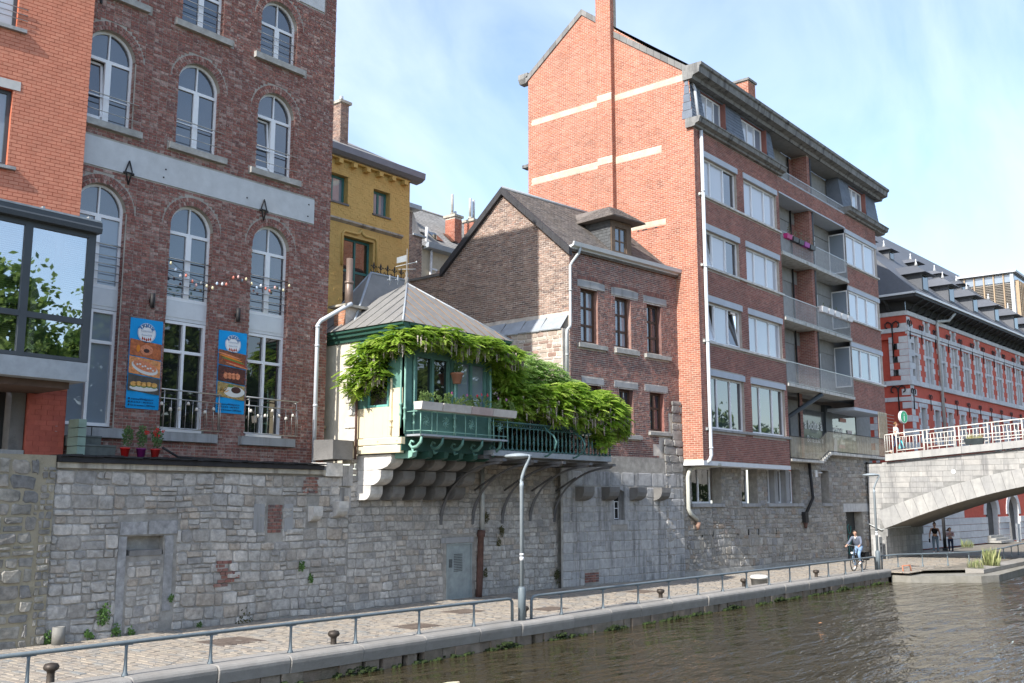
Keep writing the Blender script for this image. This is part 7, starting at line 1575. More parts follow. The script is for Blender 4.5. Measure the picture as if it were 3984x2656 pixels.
    for i in range(150): y = random.uniform(13.45, 14.2); h = random.uniform(.1, .36); dx, dy = random.uniform(-.06, .06), random.uniform(-.1, .1); b.add([(52.86, y-.006, 6.0), (52.86, y+.006, 6.0), (52.86+dx, y+dy, 6.0+h)], [(0, 1, 2)])
    b.build('grass', mat('dry_grass', [(.32,.27,.12), (.18,.22,.07), (.40,.34,.18)], .8), p)
bridge()
# ---------------------------------------------------------------- red and white stone hall
def red_hall():
    t = thing('red_hall', 'long historic hall of red brick and white stone with a steep slate roof', 'building', (70, 20, 0)); f = Frame(62, 20.37, -2.5); U0, U1 = 2.0, 42.0
    red = mat('red_painted_old_brick', [(.47,.085,.055), (.52,.10,.065), (.43,.075,.05)], .8, .35, 18, namt=.12); ws = mat('pale_blue_limestone', [(.56,.57,.585), (.50,.51,.53), (.62,.62,.625), (.45,.46,.485)], .85, .2, 15, namt=.1, grime=(.44,.445,.455), gscale=1.2); gl = G['glass_dark']
    b = MB(f); hs = []
    wx = [3.12+2.5*i for i in range(15)]
    for x in wx: hs.append((x-.55, x+.55, 10.55, 13.42))
    ax = [5.5+5.1*i for i in range(8)]
    for x in ax: hs.append((x-.28, x+.28, 13.95, 14.6))
    lx = [4.0+2.5*i for i in range(14)]
    for x in lx: hs.append((x-.42, x+.42, 6.6, 8.85))
    arcs = [16.3+5.2*i for i in range(5)]
    holes = [[(a, c), (b_, c), (b_, d), (a, d)] for a, b_, c, d in hs]+[arch_poly(x, 1.35, .05, 2.0, 12) for x in arcs]
    b.panel([(U0, 0), (U1, 0), (U1, 15.0), (U0, 15.0)], holes, 0); b.build('wall', red, t)
    b = MB(f)
    for h in holes: n = len(h); b.add([(u, .001, w) for u, w in h]+[(u, .35, w) for u, w in h], [(i, (i+1) % n, (i+1) % n+n, i+n) for i in range(n)])
    b.build('stone_reveal', ws, t, 'stuff')
    b = MB(f); b.quad((U0, .36, 0), (U1, .36, 0), (U1, .36, 15), (U0, .36, 15)); b.build('dark_glazing', gl, t)
    lf = Frame(f.p(U0, 0, 0)[0], f.p(U0, 0, 0)[1], -92.5)
    b = MB(lf); b.panel([(-9, 0), (0, 0), (0, 15), (-9, 15)], [[(-2.2, 10.5), (-1.2, 10.5), (-1.2, 13.2), (-2.2, 13.2)]], 0, .3); b.quad((-2.3, .3, 10.4), (-1.1, .3, 10.4), (-1.1, .3, 13.3), (-2.3, .3, 13.3)); b.build('side_wall', red, t)
    def band(u0, u1, z0, z1, o, n, m=ws, fr=f):
        for i in range(n):
            a, c = u0+(u1-u0)*i/n, u0+(u1-u0)*(i+1)/n; b = MB(fr); b.box(a+.006, c-.006, -o, .1, z0, z1, None, .01); b.build('stone', m, t)
    band(U0-.06, U1, 10.2, 10.52, .14, 26); band(U0-.03, U1, 9.18, 9.46, .06, 26); band(U0-.03, U1, 13.46, 13.62, .05, 26); band(U0-.04, U1, 13.64, 13.92, .10, 26); band(U0-.05, U1, 14.66, 14.95, .10, 22)
    band(-9, -.0, 10.2, 10.52, .14, 6, ws, lf); band(-9, 0, 9.18, 9.46, .06, 6, ws, lf); band(-9, 0, 13.6, 13.9, .08, 6, ws, lf); band(-9, 0, 14.66, 14.95, .1, 6, ws, lf)
    # window surrounds: mullion, transom and toothed jambs
    blocks = Pieces('stone', ws, f)
    def blk(a, c, z0, z1, o=.03): blocks.items.append(dict(c=((a+c)/2, 0, (z0+z1)/2), v=boxv(c-a-.01, z1-z0-.01, o, .005), f=BF, key=('st', round(c-a, 2), round(z1-z0, 2))))
    for x in wx:
        b = MB(f); b.box(x-.06, x+.06, .0, .34, 10.55, 13.42); b.box(x-.55, x+.55, .002, .34, 12.2, 12.36); b.build('window_cross', ws, t)
        for s in (-1, 1):
            for k in range(8):
                z0 = 10.54+.365*k; w_ = .22 if k % 2 else .42
                a, c = (x-.55-w_, x-.55) if s < 0 else (x+.55, x+.55+w_); blk(a, c, z0, z0+.36)
    for x in ax:
        for s in (-1, 1):
            for k in range(3):
                z0 = 13.93+.24*k; w_ = .18 if k % 2 else .36; a, c = (x-.28-w_, x-.28) if s < 0 else (x+.28, x+.28+w_); blk(a, c, z0, z0+.24)
    for x in lx:
        for s in (-1, 1):
            for k in range(6):
                z0 = 6.6+.385*k; w_ = .2 if k % 2 else .40; a, c = (x-.42-w_, x-.42) if s < 0 else (x+.42, x+.42+w_); blk(a, c, z0, z0+.38)
        blk(x-.8, x+.8, 8.87, 9.16)
    for k in range(32):
        z0 = 2+.42*k
        if z0 < 14.6: w_ = .55 if k % 2 else 1.0; blk(U0, U0+w_, z0, z0+.41, .035)
    # ground floor of white stone piers with arches
    for i in range(7):
        z0 = .05+.45*i
        u = U0
        while u < 40:
            l = 1.15; a, c = u, u+l; u += l
            ok = True
            for x in arcs:
                if a < x+1.75 and c > x-1.75:
                    if z0 > 1.5: ok = False
                    elif a < x-1.35 < c: c = x-1.36
                    elif a < x+1.35 < c: a = x+1.36
                    elif a >= x-1.35 and c <= x+1.35: ok = False
            if ok and c-a > .15 and z0 < (1.5 if a > 9 else 3): blk(a, c, z0, min(z0+.44, 1.9), .05 if z0 < 1.3 else .12)
    for x in arcs:
        for k in range(11):
            a0, a1 = math.pi*k/11, math.pi*(k+.97)/11; pts = [(x+r*math.cos(a), 2.0+r*math.sin(a)) for r, a in ((1.35, a0), (1.35, a1), (1.82, a1), (1.82, a0))]
            cu, cw = sum(p[0] for p in pts)/4, sum(p[1] for p in pts)/4
            blocks.items.append(dict(c=(cu, 0, cw), v=[(p[0]-cu, -.05, p[1]-cw) for p in pts]+[(p[0]-cu, 0, p[1]-cw) for p in pts], f=BF, key=('va', k)))
    blocks.finish(t, 300, 'stone_field')
    sb = Pieces('side_stone', ws, lf)
    for k in range(32):
        z0 = 2+.42*k; w_ = 1.0 if k % 2 else .55
        if z0 < 14.6:
            for (a, c) in ((-w_, 0), (-1.2, -1.2+.3*(k % 2)+.25), (-2.2-.3*(k % 2)-.25, -2.2)):
                if a > -1.3 and a < -.9 and not (10.5 < z0 < 13): continue
                sb.items.append(dict(c=((a+c)/2, 0, z0+.2), v=boxv(c-a-.01, .40, .035, .005), f=BF, key=('ss', round(c-a, 2))))
    sb.finish(t, 100)
    # curled iron anchors
    ir = G['black_iron']
    def anchor(fr, u, z, lg=.95, s=1.0):
        b = MB(fr)
        for q in (-1, 1): b.tube([(u, -.07, z-lg), (u, -.08, z), (u+q*.05*s, -.08, z+.24*s), (u+q*.2*s, -.08, z+.32*s), (u+q*.34*s, -.08, z+.22*s), (u+q*.33*s, -.08, z+.05*s), (u+q*.24*s, -.08, z)], .034*s, 5)
        b.build('wall_anchor', ir, t)
    for x in wx[:12]: anchor(f, x+1.25, 13.95)
    anchor(f, 2.35, 14.05, .9); anchor(f, 2.3, 9.65, 1.0)
    for x in lx[:12]: anchor(f, x+1.25, 9.55, .8, .8)
    anchor(lf, -.9, 13.9, 1.9, 1.3); anchor(lf, -.75, 9.75, 1.9, 1.3)
    # eaves on scrolled brackets
    dk = mat('dark_eaves', [(.035,.037,.04)], .7, namt=.15)
    b = MB(f); b.box(U0-1.0, U1, -1.05, .2, 15.62, 15.84); b.build('eaves', dk, t); b = MB(f); b.box(U0-1.06, U1, -1.12, -1.0, 15.80, 15.93); b.build('gutter', G['white_panel'], t)
    b = MB(lf); b.box(-9, .9, -1.05, .2, 15.60, 15.82); b.build('eaves', dk, t); b = MB(lf); b.box(-9, .98, -1.12, -1.0, 15.79, 15.92); b.build('gutter', G['white_panel'], t)
    b = MB(f); b.quad((U0, -.005, 14.95), (U1, -.005, 14.95), (U1, -.005, 15.62), (U0, -.005, 15.62)); b.build('eaves_wall', dk, t); b = MB(lf); b.quad((-9, -.005, 14.95), (0, -.005, 14.95), (0, -.005, 15.62), (-9, -.005, 15.62)); b.build('eaves_wall', dk, t)
    for i in range(28):
        u = U0+.4+1.1*i; b = MB(f); b.tube([(u, -.03, 15.0), (u, -.25, 15.05), (u, -.42, 15.3), (u, -.7, 15.42), (u, -.98, 15.6)], .07, 5); b.build('eaves_bracket', dk, t)
    for i in range(3): u = -1.0-2.3*i; b = MB(lf); b.tube([(u, -.03, 15.0), (u, -.3, 15.1), (u, -.5, 15.4), (u, -.95, 15.6)], .09, 5); b.build('eaves_bracket', dk, t)
    p = thing('downpipe', 'long pale downpipe on the red and white stone hall', 'downpipe', (69, 20, 8)); b = MB(f); b.tube([(8.6, -.9, 15.6), (8.5, -.5, 15.1), (7.1, -.15, 14.9), (7.15, -.15, 14.5), (7.4, -.15, 6.0)], .1, 8); b.build('pipe', G['pipe_grey'], p)
    # roof with two rows of dormers
    sl = mat('blue_slate_roof', [(.105,.112,.128), (.125,.132,.148), (.09,.097,.112)], .65, .12, 25, namt=.10, grime=(.085,.09,.10), gscale=.5)
    e = Vector(f.p(U0-1.0, -1.05, 15.88)); e1 = Vector(f.p(U1, -1.05, 15.88)); Hr = 24.3; r1 = Vector(f.p(13.2, 7.5, Hr)); r2 = Vector(f.p(U1, 7.5, Hr)); bl = Vector(f.p(U0-1.0, 16, 15.88)); r0 = Vector(f.p(3.5, 7.5, Hr+.2))
    k1 = Vector(f.p(U0-.3, -.1, 17.0))
    b = MB(); b.add([tuple(v) for v in (e, e1, r2, r0, bl)], [(0, 1, 2, 3), (4, 0, 3)]); roof = b.build('roof', sl, t)
    up = r2-e1; ax_ = Vector((f.c, f.s, 0)); up2 = up-ax_*up.dot(ax_); Ls = up2.length; v_ = up2.normalized(); n_ = ax_.cross(v_).normalized(); n_ = n_ if n_.z > 0 else -n_
    pc = Pieces('slate', sl, WF); slates(pc, e, ax_, v_, n_, Ls-.1, 40, .55, .42, None, lambda v: (4.5*v/Ls, 36)); pc.finish(roof, 60)
    fin = mat('zinc_finial', [(.62,.63,.64)], .4, metal=.3); cheek = sl
    def dormer(u, z, w, h, d0):
        b = MB(f); dr_ = lambda zz: -1.05+(zz-15.88)/(Hr-15.88)*8.55
        d = dr_(z); zt_ = z+h; dt = dr_(zt_)
        b.add([(u, d-.05, z), (u+w, d-.05, z), (u+w, d-.05, zt_), (u, d-.05, zt_), (u, dt+.1, zt_), (u+w, dt+.1, zt_)], [(0, 3, 4), (1, 5, 2), (0, 1, 2, 3)]); b.build('dormer', cheek, t)
        b = MB(f); b.box(u+.14, u+w-.14, d-.08, d-.05, z+.12, zt_-.1); b.build('dormer_window', gl, t)
        o = .42*w/1.2; zr = zt_+h*.62; dm = dr_(zr)+.2; b = MB(f)
        q = [(u-o, d-.05-o, zt_), (u+w+o, d-.05-o, zt_), (u+w+o, dr_(zt_)+.3, zt_), (u-o, dr_(zt_)+.3, zt_), (u+w*.5, d+.45, zr), (u+w*.5, dm, zr)]
        b.add(q, [(0, 1, 4), (1, 2, 5, 4), (3, 0, 4, 5), (3, 2, 1, 0)]); b.build('dormer_roof', sl, t)
        b = MB(f); b.lathe((u+w*.5, d+.45, zr-.05), [(.13, 0), (.05, .22), (.03, .34), (.055, .40), (.01, .48)], 8); b.build('finial', fin, t)
    for x in (3.75, 8.75, 13.75, 18.75, 23.7, 28.7): dormer(x, 16.45, 1.15, 1.15, 0)
    for x in (5.6, 10.6, 15.6, 20.6): dormer(x+1.3, 19.6, .9, .7, 0)
    dormer(1.9+1.3, 19.6, .9, .7, 0)
    b = MB(f); b.lathe((13.2, 7.5, Hr), [(.3, 0), (.1, .7), (.08, 1.4), (.25, 1.5), (.28, 1.75), (.05, 2.0)], 10); b.build('ridge_finial', fin, t)
    # steps and pale board under the arches
    for i in range(3): b = MB(f); b.box(14.6, 17.6, -1.0+.33*i, .3, .05+.17*i, .05+.17*(i+1), None, .008); b.build('step', G['sill_stone'], t)
    tag(MB(f).box(19.3, 20.0, -.8, -.72, .08, 1.3).box(19.3, 19.36, -.82, -.70, .0, 1.32).box(19.94, 20.0, -.82, -.70, 0, 1.32).build('info_board', G['zinc']), 'grey information board standing in front of the hall arches', 'board')
    b = MB(); b.tube([(64.2, 18.9, 0), (64.2, 18.9, 3.2)], .10, 8); b.tube([(64.2, 18.9, 0), (64.2, 18.9, .15)], .16, 8); tag(b.build('dark_post', ir), 'dark pole standing under the bridge beside the two walkers', 'pole')
red_hall()
def modern():
    t = thing('modern_building', 'modern block with bronze louvre panels and wooden fins behind the slate roof', 'building', (95, 26, 0)); X = 95.0; s = 95/110.
    g = Frame(X, 24.9, -90); br = mat('bronze_louvre', [(.17,.155,.135), (.20,.18,.155), (.145,.13,.115)], .6, namt=.1); woo = mat('wood_fin', [(.36,.26,.17), (.40,.30,.20)], .7, namt=.12); wt = mat('pale_panel', [(.50,.52,.54)], .6, namt=.05)
    u1 = 24.9-23.82*s; u0 = 24.9-29.5*s; zt = 2.95+(26.4-2.95)*s
    b = MB(g); b.box(u0, u1, 0, 14, 8, zt-.1); b.build('core', wt, t)
    n = 6; W = (u1-u0)/n
    for i in range(n):
        a = u0+W*i
        b = MB(g); b.box(a+.05, a+W-.05, -.10, 0, zt-1.0, zt-.35); b.build('glass_panel', G['glass_blind'], t)
        pc = Pieces('louvre', br, g); z = 13.5
        while z < zt-1.1: pc.items.append(dict(c=(a+W/2, -.02, z), v=[(-W/2+.06, -.12, -.05), (W/2-.06, -.12, -.05), (W/2-.06, -.02, .06), (-W/2+.06, -.02, .06), (-W/2+.06, 0, -.05), (W/2-.06, 0, -.05)], f=[(0, 1, 2, 3), (4, 5, 1, 0)], key='lv')); z += .15
        pc.finish(t, 30)
        b = MB(g); b.box(a-.05, a+.05, -.25, 0, 12, zt-.2); b.build('mullion', woo, t)
    b = MB(g); b.box(u1-.25, u1+.02, -.28, .2, 12, zt-.15); b.build('corner_post', wt, t)
    b = MB(g); b.box(u0-.2, u1+.3, -.5, 14, zt-.2, zt+.0); b.build('roof_slab', wt, t)
    h = Frame(X, 24.9-u1, 0)
    for i in range(14): b = MB(h); b.box(.35+i*.62, .52+i*.62, -.3, 0, 12, zt-.8); b.build('fin', woo, t)
    b = MB(h); b.box(0, 10, -.05, .0, zt-1.0, zt-.2); b.build('glass_strip', G['glass_blind'], t)
    b = MB(h); b.box(-1.2, 10, -1.6, -.4, 8, 13.9); b.build('low_white_wing', G['white_panel'], t)
modern()
# ---------------------------------------------------------------- quay railings, lamps, bollards
def railings():
    m = G['rail']; py = lambda X: kerb_y(X)+.33
    def post(X, y, r_, z0=.10, z1=.60):
        b = MB(); b.lathe((X, y, z0), [(.055, 0), (.055, .03), (.035, .07), (.028, .2), (.024, z1-z0-.06), (.03, z1-z0)], 10); b.box(X-.11, X+.11, y-.02, y+.02, z1, z1+.02); b.build('post', m, r_)
    A = thing('quay_railing', 'low grey pipe railing along the quay edge, nearest section left of the lamp post', 'railing', (14, py(14), 0), 'quay railings')
    b = MB(); b.tube([(3.0, py(3), .645), (10, py(10), .645), (18.8, py(18.8), .645), (18.93, py(18.9), .63), (18.99, py(19), .56), (19.0, py(19), .1)], .036, 10); b.build('handrail', m, A)
    for X in (5.9, 7.5, 9.1, 10.71, 12.45, 14.07, 15.87, 17.63): post(X, py(X), A)
    B = thing('quay_railing', 'low grey pipe railing along the quay edge, long section between the two lamp posts', 'railing', (30, py(30), 0), 'quay railings')
    b = MB(); b.tube([(19.72, py(19.7), .1), (19.73, py(19.7), .56), (19.79, py(19.8), .63), (19.92, py(20), .645), (30, py(30), .645), (42.5, py(42.5), .645), (42.6, py(42.6), .62), (42.65, py(42.6), .1)], .036, 10); b.build('handrail', m, B)
    for X in (20.94, 22.78, 24.5, 26.15, 27.85, 29.4, 31.05, 32.7, 34.36, 36.05, 37.75, 39.4, 41.15): post(X, py(X), B)
    C = thing('quay_railing', 'low grey pipe railing bending outwards under the bridge, right of the far lamp post', 'railing', (50, 14, 0), 'quay railings')
    P = [(43.45, 15.42), (45.12, 15.3), (46.36, 14.65), (47.64, 13.95), (49.3, 13.5), (50.6, 13.3), (52.9, 13.3), (54.8, 13.35), (57.2, 13.55), (59.7, 13.8), (62.5, 13.9), (66, 14.0), (70, 14.1)]
    b = MB(); b.tube([(P[0][0], P[0][1], .1), (P[0][0]+.05, P[0][1], .58)]+[(x, y, .645) for x, y in P[0:]], .036, 8); b.build('handrail', m, C)
    for x, y in P[1:]: post(x, y, C)
    # lamp posts
    lp = thing('street_lamp', 'slim pale grey street lamp with a flat disc head in front of the balcony', 'street lamp', (19.36, py(19.36), 0.1), 'quay lamps'); f = Frame(19.36, py(19.36), 0, 0.1)
    b = MB(f); b.lathe((0, 0, 0), [(.095, 0), (.095, .74), (.06, .80)], 14); b.build('base_sleeve', m, lp)
    b = MB(f); b.lathe((0, 0, .78), [(.05, 0), (.05, 2.42), (.055, 2.43), (.055, 2.5), (.045, 2.51), (.045, 2.6)], 12); b.build('pole', G['lamp'], lp)
    b = MB(f); b.tube([(0, 0, 3.33), (0, -.02, 3.46), (0, -.09, 3.62), (0, -.25, 3.92), (0, -.24, 3.96), (0, -.15, 3.97)], [.045, .042, .04, .035, .035, .03], 8); b.build('neck', G['lamp'], lp)
    b = MB(f); b.lathe((0, .10, 3.92), [(.10, -.02), (.30, .0), (.36, .03), (.33, .07), (.12, .11), (.02, .12)], 20); b.build('lamp_head', G['lamp'], lp)
    b = MB(f); b.lathe((0, 0, 1.42), [(.0515, 0), (.0515, .09)], 12); b.lathe((0, 0, 1.54), [(.0515, 0), (.0515, .05)], 12); b.build('sticker', G['white_pvc'], lp)
    copy_thing(lp, (42.95-19.36, py(42.95)-py(19.36), 0), 'distant slim grey street lamp with a disc head beside the bridge abutment')
    # mooring bollards
    bl = mat('worn_cast_iron', [(.05,.042,.036), (.075,.06,.05)], .5, .1, 30, metal=.4, namt=.3)
    t = thing('mooring_bollard', 'dark iron mooring bollard at the bottom left corner of the quay', 'bollard', (8.15, 16.35, .0), 'mooring bollards'); f = Frame(8.15, 16.35, 0, .0)
    b = MB(f); b.lathe((0, 0, 0), [(.09, .0), (.065, .06), (.06, .2), (.065, .24), (.11, .27), (.125, .31), (.10, .36), (.03, .375)], 14); b.build('post', bl, t)
    b = MB(f); b.box(-.2, .2, -.13, .13, 0, .035, None, .01); b.build('base_plate', bl, t)
    for X, Yy, lab in ((13.75, 16.0, 'dark iron mooring bollard on the kerb left of the lamp post'), (19.95, 16.05, 'dark iron mooring bollard just right of the lamp post foot'), (26.3, 15.95, 'dark iron mooring bollard behind the railing in the middle of the quay'), (31.6, 15.9, 'dark iron mooring bollard right of the stained stone base'), (37.3, 15.75, 'farthest dark iron mooring bollard, just before the cyclist')):
        copy_thing(t, (X-8.15, Yy-16.35, 0), lab)
    t = thing('concrete_stump', 'white capped round stump on the quay behind the railing', 'bollard', (33.8, 16.4, 0)); b = MB(); b.lathe((33.8, 16.4, 0), [(.28, 0), (.30, .22), (.32, .22)], 16); b.build('drum', mat('grey_drum', [(.30,.30,.29)], .8, namt=.2), t)
    b = MB(); b.lathe((33.8, 16.4, .22), [(.32, 0), (.33, .07), (.25, .12)], 16); b.build('cap', mat('white_cap', [(.62,.62,.6)], .7, .2, 20, namt=.15), t)
    # gratings in the paving
    gr = mat('iron_grating', [(.13,.105,.09)], .7, .2, 60, metal=.2, namt=.3)
    for (X, Yy, w, h, lab) in ((13.15, 18.6, .55, .5, 'iron grating in the paving in front of the filled doorway'), (17.5, 17.4, .5, .4, 'iron grating in the paving left of the metal door'), (22.6, 17.3, .5, .35, 'iron grating in the paving behind the lamp post'), (20.6, 18.7, .5, .4, 'iron grating by the foot of the wall near the metal door'), (28.8, 18.2, .5, .4, 'iron grating in front of the stained stone base')):
        b = MB(); b.box(X-w, X+w, Yy-h, Yy+h, -.02, .006)
        for i in range(11): u = X-w+.05+i*(2*w-.1)/10; b.box(u-.012, u+.012, Yy-h+.03, Yy+h-.03, .006, .014)
        tag(b.build('grating', gr), lab, 'grating', 'gratings in the quay paving')
    # lower landing beyond the far lamp
    cs = mat('landing_concrete', [(.25,.24,.215), (.22,.21,.185)], .9, .3, 20, grime=(.15,.14,.10), gscale=1.5, namt=.15)
    b = MB(); pts = [(43.6, 15.1), (43.6, 14.3), (45.4, 12.0), (46.6, 11.6), (60, 12.2), (100, 12.4), (100, 15.3)]
    n = len(pts); b.add([(x, y, -.14) for x, y in pts]+[(x, y, -1.2) for x, y in pts], [tuple(range(n))]+[(i+n, (i+1) % n+n, (i+1) % n, i) for i in range(n)]); b.build('landing', cs, None, 'structure')
    for i in range(9):
        x = 46.8+2.0*i; b = MB(); b.box(x, x+1.97, 12.25+.03*i, 13.0+.03*i, -.14, .06, None, .02); b.build('kerb_stone', G['kerb'], bpy.data.objects['landing'])
    b = MB(); b.add([(46.9, 13.0, -.0), (100, 13.2, -.0), (100, 15.3, -.0), (44.2, 15.0, -.0)], [(0, 1, 2, 3)]); b.build('landing_floor', G['sand'], None, 'structure')
    gw = mat('tall_grass', [(.20,.27,.08), (.30,.34,.14), (.42,.40,.22), (.14,.20,.05)], .8, namt=.15)
    for (X, Yy, n_, h, lab) in ((47.4, 12.7, 300, .5, 'small clump of wild grass on the landing edge'), (49.9, 12.7, 1100, .85, 'tall clump of seeding wild grass on the landing edge'), (68.8, 18.9, 260, .6, 'bushy weed at the foot of the hall wall by the dark pole')):
        b = MB()
        for i in range(n_):
            a = random.uniform(0, 6.28); r = .45*math.sqrt(random.random()); x, y = X+r*math.cos(a), Yy+r*math.sin(a)*.8; hh = h*random.uniform(.4, 1.1); dx, dy = random.gauss(0, .10)*h, random.gauss(0, .10)*h; w = .005
            b.add([(x-w, y, 0), (x+w, y, 0), (x+w+dx*.4, y+dy*.4, hh*.65), (x+dx, y+dy, hh), (x-w+dx*.4, y+dy*.4, hh*.65)], [(0, 1, 2, 3, 4)])
        tag(b.build('grass_clump', gw, None), lab, 'grass', 'wild grass on the quay')
    # weeds along the inner edge of the coping
    b = MB()
    for i in range(1500):
        X = random.uniform(8, 43); q = mnoise.noise((X*.7, 2.2, 9))
        if q < .12: continue
        y = kerb_y(X)+.62+random.gauss(0, .07); s = random.uniform(.015, .05); a = random.uniform(0, 6.28); b.add([(X-s*math.cos(a), y-s*math.sin(a), .0), (X+s*math.cos(a), y+s*math.sin(a), .01), (X+random.gauss(0, .03), y+random.gauss(0, .03), .03+random.random()*.06)], [(0, 1, 2)])
    b.build('joint_weeds', mat('joint_weed_green', [(.17,.22,.05), (.24,.27,.09), (.12,.16,.04)], .8, namt=.2), bpy.data.objects['quay_pavement'], 'stuff')
    b = MB(); b.tube([(44.1, 14.75, -.1), (44.15, 14.8, .22), (44.5, 14.6, .25), (44.55, 14.55, -.1)], .035, 6); tag(b.build('ladder_grip', mat('rusty_orange', [(.42,.17,.10)], .7)), 'rusty orange ladder grip at the step of the landing', 'handle')
    t = thing('utility_cabinet', 'pale grey utility cabinet with a black arrow sticker beside the bridge abutment', 'cabinet', (52.3, 18.8, 0)); b = MB(); b.box(52.05, 52.55, 18.55, 18.85, 0, 1.15, None, .015); b.build('body', mat('cabinet_grey', [(.38,.385,.38)], .6, namt=.06), t)
    b = MB(); b.box(52.18, 52.42, 18.545, 18.553, .75, .82); b.box(52.26, 52.34, 18.545, 18.553, .35, .75); b.add([(52.2, 18.545, .62), (52.4, 18.545, .62), (52.3, 18.545, .4)], [(0, 1, 2)]); b.build('sticker', G['black_iron'], t)
    # floating scraps on the river
    for (X, Yy, s, lab, c) in ((14.2, 13.2, .22, 'pale yellowish scrap floating on the river at the bottom', (.55,.50,.36)), (27.6, 11.6, .12, 'small brown twig floating on the river', (.35,.18,.09)), (9.9, 12.6, .09, 'small white scrap floating on the river near the quay', (.6,.6,.58))):
        b = MB(); n = 9; b.add([(X+s*random.uniform(.6, 1.2)*math.cos(a*6.28/n), Yy+s*.5*random.uniform(.6, 1.2)*math.sin(a*6.28/n), ZW+.012+random.uniform(0, .01)) for a in range(n)]+[(X, Yy, ZW+.04)], [(i, (i+1) % n, n) for i in range(n)]); tag(b.build('floating_scrap', mat('scrap', [c], .8, namt=.2)), lab, 'debris', 'scraps on the water')
    s = thing('info_sign', 'round green information sign with a white letter i above the bridge', 'sign', (55.2, 17.86, 5.4)); g = Frame(55, 17.86, -14); b = MB(g); n = 28
    b.add([(.34*math.cos(6.283*i/n), .0, 7.45+.34*math.sin(6.283*i/n)) for i in range(n)]+[(.34*math.cos(6.283*i/n), .14, 7.45+.34*math.sin(6.283*i/n)) for i in range(n)], [tuple(range(n)), tuple(range(2*n-1, n-1, -1))]+[(i+n, (i+1) % n+n, (i+1) % n, i) for i in range(n)])
    b.build('sign_body', G['white_panel'], s); b = MB(g); b.add([(.31*math.cos(6.283*i/n), -.004, 7.45+.31*math.sin(6.283*i/n)) for i in range(n)], [tuple(range(n))]); b.build('sign_face', mat('sign_green', [(.05,.33,.17)], .5, namt=.03), s)
    text_mesh('i', .62, g, 0, -.004, 7.23, mat('sign_white', [(.75,.75,.75)], .5, namt=0), s, 'letter', sx=.8, bold=.006); b = MB(g); b.tube([(0, .06, 5.35), (0, .06, 7.1)], .03, 8); b.build('pole', G['steel'], s)
railings()
# ---------------------------------------------------------------- people
def skin(verts, edges, root=0, sub=1):
    me = bpy.data.meshes.new('sk'); me.from_pydata([v[:3] for v in verts], edges, [])
    o = bpy.data.objects.new('sk', me); COL.objects.link(o); md = o.modifiers.new('s', 'SKIN'); md.use_smooth_shade = True
    if not me.skin_vertices: 
        bm = bmesh.new(); bm.from_mesh(me); bm.verts.layers.skin.verify(); bm.to_mesh(me); bm.free()
    for i, v in enumerate(verts):
        r = v[3]; me.skin_vertices[0].data[i].radius = r if isinstance(r, tuple) else (r, r)
        me.skin_vertices[0].data[i].use_root = (i == root)
    if sub: s2 = o.modifiers.new('u', 'SUBSURF'); s2.levels = sub; s2.render_levels = sub
    dg = bpy.context.evaluated_depsgraph_get(); dg.update(); out = bpy.data.meshes.new_from_object(o.evaluated_get(dg)); bpy.data.objects.remove(o); bpy.data.meshes.remove(me)
    return out
SKIN = mat('skin', [(.50,.30,.22)], .6, namt=.06)
def ell(mb, c, r, n=10, m=7):
    vs = []; fs = []
    for i in range(m+1):
        t = math.pi*i/m
        for k in range(n): a = 2*math.pi*k/n; vs.append((c[0]+r[0]*math.sin(t)*math.cos(a), c[1]+r[1]*math.sin(t)*math.sin(a), c[2]+r[2]*math.cos(t)))
    for i in range(m):
        for k in range(n): fs.append((i*n+k, i*n+(k+1) % n, (i+1)*n+(k+1) % n, (i+1)*n+k))
    mb.add(vs, fs, None, True, raw=True)
